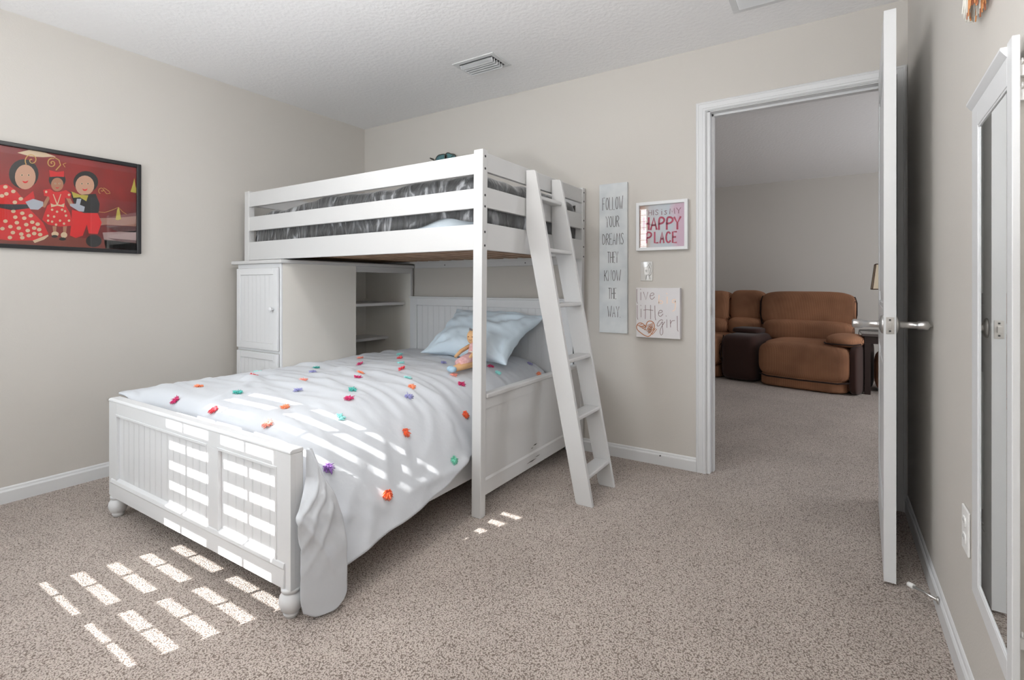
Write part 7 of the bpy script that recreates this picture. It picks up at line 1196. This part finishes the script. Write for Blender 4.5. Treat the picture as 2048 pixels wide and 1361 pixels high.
def fp(px, py):
    t = (px - 130) / 1005; top = 198 - 53 * t; bot = 1192 - 27 * t
    return (-1.009 + t * .305, 1.580 - (py - top) / (bot - top) * .293)
def ftext(bm, s, xa, xb, ya, yb, w, mi, **k):
    a = fp(xa, yb); b = fp(xb, ya); text(bm, s, a[0], b[0], a[1], b[1], YB - .0124, w, mi, **k)
def word(): global bm; finish('word', bm, M_crim, pr_, mats=[M_crim, M_maroon]); bm = B()
bm = B()
ftext(bm, 'THIS', 275, 560, 345, 460, .0030, 1, gap=.30); word(); ftext(bm, 'is', 625, 730, 330, 450, .0034, 1, gap=.35); word(); ftext(bm, 'MY', 785, 995, 318, 440, .0036, 1, gap=.25); word()
for ch, xa, xb in (('H', 272, 372), ('A', 412, 532), ('P', 575, 680), ('P', 728, 845), ('Y', 872, 990)): ftext(bm, ch, xa, xb, 505, 750, .0115, 0)
word()
for ch, xa, xb in (('P', 325, 425), ('L', 490, 560), ('A', 598, 672), ('C', 712, 795), ('E', 842, 915)): ftext(bm, ch, xa, xb, 805, 1025, .0102, 0)
word()
bm = B(); bx(bm, x0 + fw_ - .002, x1 - fw_ + .002, YB - .022, YB - .0205, z0 + fw_ - .002, z1 - fw_ + .002); finish('glass_pane', bm, M_glass, fr)

# light switch with a clear decorative cover
sw = thing('light_switch', 'small clear patterned switch plate between the framed print and canvas', 'light switch', (-.951, YB, 1.103))
bm = B(); bx(bm, -.989, -.914, YB - .007, YB - .001, 1.104, 1.222)
M_acr = mat('clear_acrylic', (.62, .61, .59, 1), .08, coat=.8); finish('plate', bm, M_acr, sw, bevel=.002)
bm = B(); bx(bm, -.963, -.940, YB - .010, YB - .0065, 1.140, 1.188); prism(bm, [(YB - .010, 1.158), (YB - .020, 1.170), (YB - .020, 1.176), (YB - .010, 1.172)], 0, -.955, -.948); finish('toggle', bm, M_plastic, sw, bevel=.001)
bm = B()
for pts in ([(-.955, 1.112), (-.948, 1.150), (-.952, 1.175), (-.945, 1.195)], [(-.930, 1.115), (-.938, 1.140), (-.928, 1.165), (-.922, 1.195), (-.930, 1.212), (-.938, 1.200), (-.930, 1.180)], [(-.935, 1.135), (-.925, 1.142), (-.920, 1.158)]):
    tube(bm, [(a, YB - .0085, b) for a, b in pts], .0016, seg=6)
finish('swirl', bm, M_steel, sw, smooth=True)

# square canvas
cv = thing('canvas_sign', 'square white canvas reading live big little girl with a copper heart', 'sign', (-.880, YB, .758))
cx0, cx1, cz0, cz1 = -1.006, -.745, .763, 1.062; yf_ = YB - .036
M_canvas = mat('white_canvas', srgb(222, 220, 222), .85, .3, 500); M_edge = mat('canvas_edge', srgb(150, 134, 120), .8)
bm = B(); bx(bm, cx0, cx1, yf_, YB - .001, cz0, cz1); finish('canvas', bm, M_canvas, cv, bevel=.0015)
M_taupe = mat('taupe_ink', srgb(128, 104, 104), .7); M_peach = mat('peach_glitter', srgb(246, 222, 204), .5); M_copper = mat('copper_pen', srgb(186, 124, 84), .45, metal=.3)
def cp(px, py):
    t = (px - 335) / 830; return (cx0 + t * (cx1 - cx0), cz1 - (py - 155) / (975 + 35 * t) * (cz1 - cz0))
def E_(x, y, w, h): return [(x, y + h * .5), (x + w * .95, y + h * .32), (x + w * .75, y), (x + w * .25, y + h * .08), (x, y + h * .5), (x + w * .2, y + h * .93), (x + w * .6, y + h * .96), (x + w, y + h * .6)]
ST = [[(350, 180), (350, 420), (362, 465)], [(428, 245), (428, 398)], [(418, 178), (424, 190)], [(480, 238), (526, 388), (566, 240)], E_(602, 250, 92, 138),
      [(356, 500), (358, 740), (370, 782)], [(432, 575), (432, 738)], [(424, 498), (430, 508)], [(518, 498), (514, 770)], [(617, 498), (617, 776)], [(480, 596), (550, 586), (665, 600)], [(700, 508), (704, 750), (716, 792)], E_(762, 592, 90, 132),
      [(848, 800), (830, 778), (785, 800), (735, 885), (748, 918), (795, 895), (848, 800), (838, 900), (856, 1040), (824, 1096), (796, 1062), (800, 965), (885, 825)], [(925, 780), (926, 938)], [(908, 704), (914, 712)], [(988, 785), (993, 928)], [(990, 865), (1018, 805), (1070, 795)], [(1115, 708), (1120, 980), (1132, 1006)]]
for n0, n1 in ((0, 5), (5, 13), (13, 99)):
    bm = B()
    for s in ST[n0:n1]: ribbon(bm, [cp(*p) for p in chaikin(s)], .0030, yf_ - .0006, 0)
    finish('word', bm, M_taupe, cv)
bm = B()
for s in ([(778, 300), (772, 455)], [(772, 440), (810, 400), (852, 430), (836, 465), (780, 462)], [(930, 330), (930, 462)], [(918, 262), (930, 274)], [(1084, 385), (1035, 385), (1022, 440), (1070, 450), (1085, 385), (1078, 590), (1030, 612)]): ribbon(bm, [cp(*p) for p in chaikin(s)], .0055, yf_ - .0006)
finish('word', bm, M_peach, cv, label='pale peach word big'); bm = B()
HO = [(530, 955), (505, 895), (440, 850), (380, 855), (342, 915), (352, 985), (430, 1050), (510, 1105), (585, 1128), (655, 1045), (695, 930), (682, 845), (620, 806), (560, 822), (530, 885), (530, 955)]
ribbon(bm, [cp(*p) for p in chaikin(HO)], .0050, yf_ - .0006)
for k in range(13):
    a = (360 + k * 24, 900 + k * 15); L_ = 90 + 40 * math.sin(k * .6)
    if a[0] < 520: e2 = (min(a[0] + L_, 525), a[1] - 20 + (10 if k % 2 else -6))
    else: e2 = (a[0] + 85, a[1] - 110)
    ribbon(bm, [cp(*a), cp((a[0] + e2[0]) / 2, (a[1] + e2[1]) / 2 + 8), cp(*e2)], .0036, yf_ - .0007)
for k in range(7): ribbon(bm, [cp(550 + k * 4, 900 + k * 26), cp(610, 880 + k * 24), cp(670 - k * 6, 850 + k * 26)], .0034, yf_ - .0007)
finish('heart', bm, M_copper, cv, label='scribbled copper heart')

# poster in a black frame, left wall
PY0, PY1, PZ0_, PZ1_ = .500, 1.334, 1.262, 1.788
po = thing('framed_poster', 'large black framed red colour photo poster on the left wall', 'framed poster', (XL, (PY0 + PY1) / 2, PZ0_))
bm = B(); f = .021
for a, b, c, d in ((PY0, PY0 + f, PZ0_, PZ1_), (PY1 - f, PY1, PZ0_, PZ1_), (PY0 + f, PY1 - f, PZ0_, PZ0_ + f), (PY0 + f, PY1 - f, PZ1_ - f, PZ1_)): bx(bm, XL + .001, XL + .022, a, b, c, d)
finish('frame', bm, M_black, po, bevel=.003)
cols = {'bg': (168, 36, 34), 'floor': (140, 62, 48), 'tan': (178, 132, 116), 'dusk': (104, 66, 66), 'pale': (186, 160, 158), 'cream': (238, 214, 180), 'black': (26, 24, 28), 'skin': (226, 178, 150), 'skin2': (196, 140, 108), 'red': (232, 30, 38), 'red2': (240, 22, 32), 'navy': (34, 38, 52), 'glove': (198, 206, 218), 'yellow': (206, 190, 80), 'gold': (222, 176, 96)}
names = list(cols); pm = [mat('poster_' + n, srgb(*cols[n]), .35, **({'col2': srgb(118, 18, 20), 'cscale': 4} if n == 'bg' else {})) for n in names]
bm = B(); bx(bm, XL + .001, XL + .006, PY0 + f, PY1 - f, PZ0_ + f, PZ1_ - f, 0)
yl, yh, zl, zh = PY0 + f, PY1 - f, PZ0_ + f, PZ1_ - f
def clip(pts):
    for ax, lim, s in ((0, yl, 1), (0, yh, -1), (1, zl, 1), (1, zh, -1)):
        out = []
        for i in range(len(pts)):
            a, b = pts[i - 1], pts[i]; ia, ib = (a[ax] - lim) * s >= 0, (b[ax] - lim) * s >= 0
            if ia != ib:
                t = (lim - a[ax]) / (b[ax] - a[ax]); out.append((a[0] + (b[0] - a[0]) * t, a[1] + (b[1] - a[1]) * t))
            if ib: out.append(b)
        pts = out
        if len(pts) < 3: return []
    return pts
for mn, ly, pts in POSTER[0]:
    pts = clip([tuple(p) for p in pts])
    if len(pts) < 3: continue
    vs = [bm.verts.new((XL + .006 + .0003 * ly, y, z)) for y, z in pts]
    fc = bm.faces.new(vs); fc.material_index = names.index(mn)
    if fc.calc_area() > 0:
        fc.normal_update()
        if fc.normal.x < 0: fc.normal_flip()
bmesh.ops.triangulate(bm, faces=[f_ for f_ in bm.faces if len(f_.verts) > 4])
for w, pts in POSTER[1]: ribbon(bm, pts, w, XL + .006 + .0010, names.index('gold'), plane='x')
finish('print', bm, None, po, mats=pm)
bm = B(); bx(bm, XL + .012, XL + .0135, yl - .002, yh + .002, zl - .002, zh + .002); finish('glass_pane', bm, M_glass, po)

# butterfly ornament on the back wall above the loft's rail
M_tin = mat('dark_tin', srgb(84, 82, 76), .5, metal=.3); M_teal = mat('teal_enamel', srgb(84, 128, 130), .4, col2=srgb(70, 104, 112), cscale=30)
bf = thing('butterfly_ornament', 'small teal metal butterfly peeking above the loft bed guard rail', 'ornament', (-2.54, YB, 1.99))
def blob(pts, n=40):
    return pts
for sgn, sc_ in ((-1, 1.0), (1, .92)):
    c0 = Vector((-2.520, 0, 2.030)); pts = []
    for k in range(28):
        t = k / 28 * 2 * math.pi; r = .048 * (1 + .25 * math.cos(2 * t + .6 * sgn) + .10 * math.cos(3 * t)) * sc_
        pts.append((c0.x + sgn * .045 + r * math.cos(t) * 1.0, c0.z + .030 + r * .85 * math.sin(t)))
    bm = B(); prism(bm, pts, 1, YB - .024, YB - .022); wg = finish('wing', bm, M_teal, bf)
    bm = B(); ps = [(x, YB - .024, z) for x, z in pts]; tube(bm, ps + [ps[0]], .004, seg=6); finish('wing_rim', bm, M_tin, wg, smooth=True)
    pts2 = [(c0.x + sgn * .040 + .032 * math.cos(k / 20 * 2 * math.pi), c0.z - .038 + .036 * math.sin(k / 20 * 2 * math.pi)) for k in range(20)]
    bm = B(); prism(bm, pts2, 1, YB - .020, YB - .018); finish('wing', bm, M_teal, bf)
bm = B(); tube(bm, [(-2.520, YB - .028, 1.965), (-2.520, YB - .030, 2.02), (-2.520, YB - .028, 2.065)], .006, seg=10, radii=(.003, .008, .004)); finish('body', bm, M_tin, bf, smooth=True)
bm = B(); tube(bm, [(-2.57, YB - .012, 2.000), (-2.60, YB - .02, 2.025), (-2.635, YB - .03, 2.062), (-2.668, YB - .03, 2.078)], .005, seg=8, radii=(.004, .008, .007, .005))
tube(bm, [(-2.53, YB - .014, 1.985), (-2.57, YB - .012, 2.000)], .004, seg=8); tube(bm, [(-2.46, YB - .022, 2.062), (-2.425, YB - .026, 2.074)], .004, seg=8); tube(bm, [(-2.46, YB - .022, 2.045), (-2.43, YB - .026, 2.048)], .005, seg=8)
finish('stem', bm, M_tin, bf, smooth=True)
bm = B(); tube(bm, [(-2.52, YB - .001, 2.01), (-2.52, YB - .026, 2.01)], .004, seg=8); finish('hanger', bm, M_tin, bf)

# ---------------------------------------------------------------- right wall: mirror, outlet, door stop, ornament
def skew(bm):      # the mirror hangs a little proud of the wall on its near side
    for v in bm.verts: v.co.x += (v.co.y - 1.272) * .037 * (1 if v.co.x < .284 else .4)
    return bm
mr = thing('wall_mirror', 'tall narrow white framed mirror on the right wall', 'mirror', (XR, 1.46, .325))
mx0, mx1 = .279, .2905; my0, my1, mz0, mz1 = 1.272, 1.668, .322, 1.518
bm = B()
for a, b, c, d in ((my0, my0 + .038, mz0, mz1 + .020), (my1 - .070, my1, mz0, mz1), (my0 + .038, my1 - .070, mz0, mz0 + .044), (my0 + .038, my1 - .070, mz1 - .060, mz1)): bx(bm, mx0, mx1, a, b, c, d)
mf = finish('frame', skew(bm), M_white2, mr, bevel=.002)
bm = B(); prism(bm, [(mx0 - .010, mz1 + .014), (mx0 - .010, mz1 + .008), (mx0 - .003, mz1 - .002), (mx0, mz1 - .006), (mx1, mz1 - .006), (mx1, mz1 + .014)], 1, my0 + .036, my1 + .006); finish('cornice', skew(bm), M_white2, mf, bevel=.001)
bm = B()
for a, b, c, d in ((my0 + .038, my0 + .042, mz0 + .044, mz1 - .060), (my1 - .075, my1 - .070, mz0 + .044, mz1 - .060), (my0 + .038, my1 - .070, mz0 + .044, mz0 + .049), (my0 + .038, my1 - .070, mz1 - .065, mz1 - .060)): bx(bm, mx0 + .001, mx0 + .0045, a, b, c, d)
finish('inner_bead', skew(bm), M_white2, mf, bevel=.0015)
bm = B(); bx(bm, mx0 + .0035, mx0 + .0045, my0 + .037, my1 - .069, mz0 + .043, mz1 - .059); finish('mirror_glass', skew(bm), M_mirror, mr)
bm = B(); bx(bm, mx1 + .0003, XR - .0005, my0 + .022, my0 + .062, mz0 + .02, mz1 - .02); finish('gap_filler_strip', bm, M_cab, mr)  # pale strip added to lighten the dark gap behind the near edge
for z in (1.475, 1.43, .42):
    bm = B(); bx(bm, mx1, XR - .0005, my0 + .010, my0 + .020, z - .010, z + .010); tube(bm, [(mx1 + .002, my0 + .012, z + .010), (mx1 + .004, my0 + .006, z + .016), (mx1 + .005, my0 + .012, z + .022)], .0018, seg=8); finish('bracket', bm, M_plastic, mr, bevel=.001)
ot = thing('wall_outlet', 'white double wall outlet low on the right wall by the mirror', 'wall outlet', (XR, 1.78, .367))
bm = B(); bx(bm, XR - .006, XR - .0005, 1.742, 1.818, .368, .486); finish('cover_plate', bm, M_plastic, ot, bevel=.003)
for z in (.405, .449):
    bm = B(); prism(bm, [(1.780 + .017 * math.cos(t * math.pi / 8), z + .0155 * max(-.85, min(.85, math.sin(t * math.pi / 8) * 1.2))) for t in range(16)], 0, XR - .0085, XR - .006)
    for yy_ in (1.773, 1.787): bx(bm, XR - .0088, XR - .0084, yy_ - .001, yy_ + .001, z - .001, z + .007, 1)
    finish('socket', bm, M_plastic, ot, mats=[M_plastic, M_dark])
ds = thing('door_stop', 'thin metal door stop with white rubber tip on the right baseboard', 'door stop', (XR - .013, 2.115, .05))
bm = B(); tube(bm, [(XR - .014, 2.115, .058), (.262, 2.145, .057), (.232, 2.178, .054)], .004, seg=10, radii=(.0055, .0042, .0042))
lathe(bm, [(.012, 0), (.011, -.004), (.006, -.006)], (XR - .0135, 2.115, .058), axis=0, seg=14); finish('rod', bm, M_steel, ds, smooth=True)
bm = B(); tube(bm, [(.234, 2.176, .054), (.222, 2.189, .053)], .009, seg=12, radii=(.009, .008)); finish('rubber_tip', bm, M_plastic, ds, smooth=True)
M_s1 = mat('straw_strand', srgb(206, 142, 92), .7); M_s2 = mat('white_strand', srgb(216, 214, 206), .7); M_s3 = mat('rust_strand', srgb(168, 104, 76), .7)
orn = thing('hanging_ornament', 'bundle of rust and white strands hanging high on the right wall', 'wall hanging', (XR, 1.575, 1.68))
r2_ = random.Random(9)
oc = Vector((XR - .022, 1.575, 0))
for k in range(96):
    th = 2 * math.pi * k / 96 + r2_.uniform(-.1, .1); rr = r2_.uniform(.55, 1.0); px, py = oc.x + .013 * rr * math.cos(th), oc.y + .092 * rr * math.sin(th)
    zb = 1.712 + .040 * (rr * abs(math.sin(th))) ** 2 + r2_.uniform(-.010, .018)
    bm = B(); tube(bm, [(px * .6 + oc.x * .4, py * .3 + oc.y * .7, 1.96), (px + r2_.uniform(-.004, .004), py, 1.86), (px, py + r2_.uniform(-.006, .006), 1.77), (px + r2_.uniform(-.005, .005), py + r2_.uniform(-.005, .005), zb)], .003, seg=6, radii=(.0013, .0019, .0022, .0014))
    c_ = M_s2 if (math.sin(th) > -.15 and k % 5) else (M_s1 if k % 3 else M_s3)
    finish('strand', bm, c_, orn, smooth=True)
bm = B(); lathe(bm, [(.020, .0), (.032, .004), (.030, .014), (.012, .018)], (oc.x, oc.y, 1.955), seg=20); tube(bm, [(oc.x, oc.y, 1.97), (oc.x, oc.y, 2.02), (XR - .002, oc.y, 2.05)], .0022, seg=6); finish('top_ring', bm, M_s1, orn, smooth=True)

# ================================================================ LIVING ROOM BEYOND THE DOOR
SM = Matrix.Translation((-.68, 6.03, 0)) @ Matrix.Rotation(math.radians(-13.5), 4, 'Z')
sofa = thing('sectional_sofa', 'brown corduroy reclining sectional sofa against the living room wall', 'sofa', (-.68, 6.03, 0))
sofa.rotation_euler.z = math.radians(-13.5)
def soft(name, c, s, n, m, tilt=0, parent=sofa):
    bm = B(); rbox(bm, (0, 0, 0), s, n=n, res=12)
    R_ = Matrix.Translation(c) @ Matrix.Rotation(math.radians(tilt), 4, 'X')
    for v in bm.verts: v.co = R_ @ v.co + base_of(sofa)
    return finish(name, bm, m, parent, smooth=True)
soft('seat_cushion', (.405, .36, .40), (.40, .34, .095), 4, M_sofa)
soft('footrest', (.425, .10, .290), (.430, .12, .190), 4.5, M_sofa)
soft('base_panel', (.41, .30, .075), (.405, .30, .075), 7, M_sofa)
soft('lumbar_cushion', (.30, .64, .56), (.45, .13, .125), 4.5, M_sofa)
soft('back_cushion', (.27, .76, .795), (.475, .15, .205), 5, M_sofa, -6)
soft('armrest_pad', (.76, .26, .520), (.155, .24, .068), 2.6, M_sofa)
soft('arm_panel', (.868, .42, .245), (.040, .40, .245), 6, M_sdark)
soft('back_cushion', (-.405, .84, .805), (.195, .15, .205), 4.5, M_sofa, -6)
soft('lumbar_cushion', (-.39, .72, .56), (.20, .13, .12), 4, M_sofa)
soft('console', (-.225, .34, .262), (.195, .33, .258), 7, M_sdark)
soft('console_lid', (-.26, .46, .545), (.16, .15, .035), 4, M_sdark)
soft('back_cushion', (-.805, .80, .79), (.205, .16, .21), 4.5, M_sofa, -6)
soft('lumbar_cushion', (-.78, .66, .55), (.20, .14, .11), 3.2, M_sofa)
soft('footrest', (-.64, .12, .31), (.205, .14, .18), 3.6, M_sofa)
soft('seat_cushion', (-.66, .40, .40), (.21, .34, .09), 4, M_sofa)
soft('base_panel', (-.64, .34, .075), (.195, .30, .075), 7, M_sofa)
M_pipe = mat('dark_piping', srgb(38, 20, 16), .9)
def piping(pts, r=.007):
    bm = B(); tube(bm, [SM @ Vector(p) - Vector((-.68, 6.03, 0)) + Vector((-.68, 6.03, 0)) for p in pts], r, seg=6)
    inv = Matrix.Rotation(math.radians(13.5), 4, 'Z')
    for v in bm.verts: v.co = Vector((-.68, 6.03, 0)) + inv @ (v.co - Vector((-.68, 6.03, 0)))
    finish('piping', bm, M_pipe, sofa, smooth=True)
piping([(-.175, .60, .625), (-.05, .555, .610), (.25, .55, .605), (.55, .55, .600), (.72, .60, .60)], .008)
piping([(.720, .76, .62), (.748, .77, .75), (.746, .78, .88), (.725, .79, .945)], .009)
piping([(-.190, .66, .63), (-.205, .66, .75), (-.205, .67, .88), (-.19, .70, .945)], .009)
piping([(.01, .03, .125), (.10, -.015, .112), (.42, -.02, .108), (.75, -.015, .112), (.84, .03, .125)], .008)
piping([(.610, .10, .50), (.64, .02, .497), (.76, .01, .495), (.88, .02, .497), (.915, .12, .50)], .007)
piping([(-.585, .70, .625), (-.50, .70, .612), (-.40, .70, .610), (-.25, .70, .612)], .008)
piping([(-.415, .15, .04), (-.42, .03, .30), (-.41, .10, .50)], .007)
tb = thing('end_table', 'dark wooden end table beside the brown sofa', 'table', (.45, 6.36, 0))
bm = B(); bx(bm, .250, .68, 6.02, 6.56, .575, .600); finish('tabletop', bm, mat('dark_glossy_top', srgb(92, 84, 82), .12), tb, bevel=.003)
bm = B(); bx(bm, .272, .65, 6.06, 6.53, .500, .5745); finish('apron', bm, M_wood, tb)
for x in (.272, .600):
    for y in (6.055, 6.485):
        bm = B(); bx(bm, x, x + .050, y, y + .050, 0, .5002); finish('leg', bm, M_wood, tb, bevel=.002)
lp = thing('table_lamp', 'table lamp with cream shade and dark trim on the end table', 'lamp', (.485, 6.40, .6))
bm = B(); c_ = (.485, 6.40)
def sq(h, z): return [(c_[0] - h, c_[1] - h, z), (c_[0] + h, c_[1] - h, z), (c_[0] + h, c_[1] + h, z), (c_[0] - h, c_[1] + h, z)]
a_ = [bm.verts.new(p) for p in sq(.135, 1.035)]; b_ = [bm.verts.new(p) for p in sq(.105, 1.290)]
for i in range(4): bm.faces.new((a_[i], a_[(i + 1) % 4], b_[(i + 1) % 4], b_[i]))
shd = finish('lamp_shade', bm, M_glass_shade, lp)
s_m = shd.modifiers.new('thickness', 'SOLIDIFY'); s_m.thickness = .004
bm = B()
for h, z in ((.137, 1.035), (.107, 1.290)):
    q = sq(h, z); tube(bm, q + [q[0]], .005, seg=6)
for p, q in zip(sq(.136, 1.035), sq(.106, 1.290)): tube(bm, [p, q], .004, seg=6)
finish('shade_trim', bm, M_brown, shd)
bm = B(); lathe(bm, [(.0, 0), (.075, 0), (.078, .012), (.04, .03), (.03, .07), (.06, .13), (.075, .20), (.05, .28), (.018, .33), (.014, .44), (.014, .50), (.0, .50)], (.485, 6.40, .6005), seg=28); finish('lamp_base', bm, M_brown, lp, smooth=True)
bm = B(); tube(bm, [(.485, 6.48, .606), (.33, 6.50, .606), (.246, 6.49, .602), (.236, 6.49, .50), (.232, 6.48, .25), (.228, 6.42, .02), (.21, 6.30, .008), (.22, 6.18, .008), (.30, 6.22, .008), (.22, 6.34, .008)], .004, seg=6)
o = finish('lamp_cord', bm, M_black, smooth=True); tag(o, 'thin dark cord hanging from the end table to the carpet', 'cord')
bm = B(); rbox(bm, (.505, 6.385, .205), (.135, .165, .204), n=4, res=10); o = finish('floor_pouf', bm, M_sofa, smooth=True); tag(o, 'tan corduroy pouf under the dark end table', 'pouf')
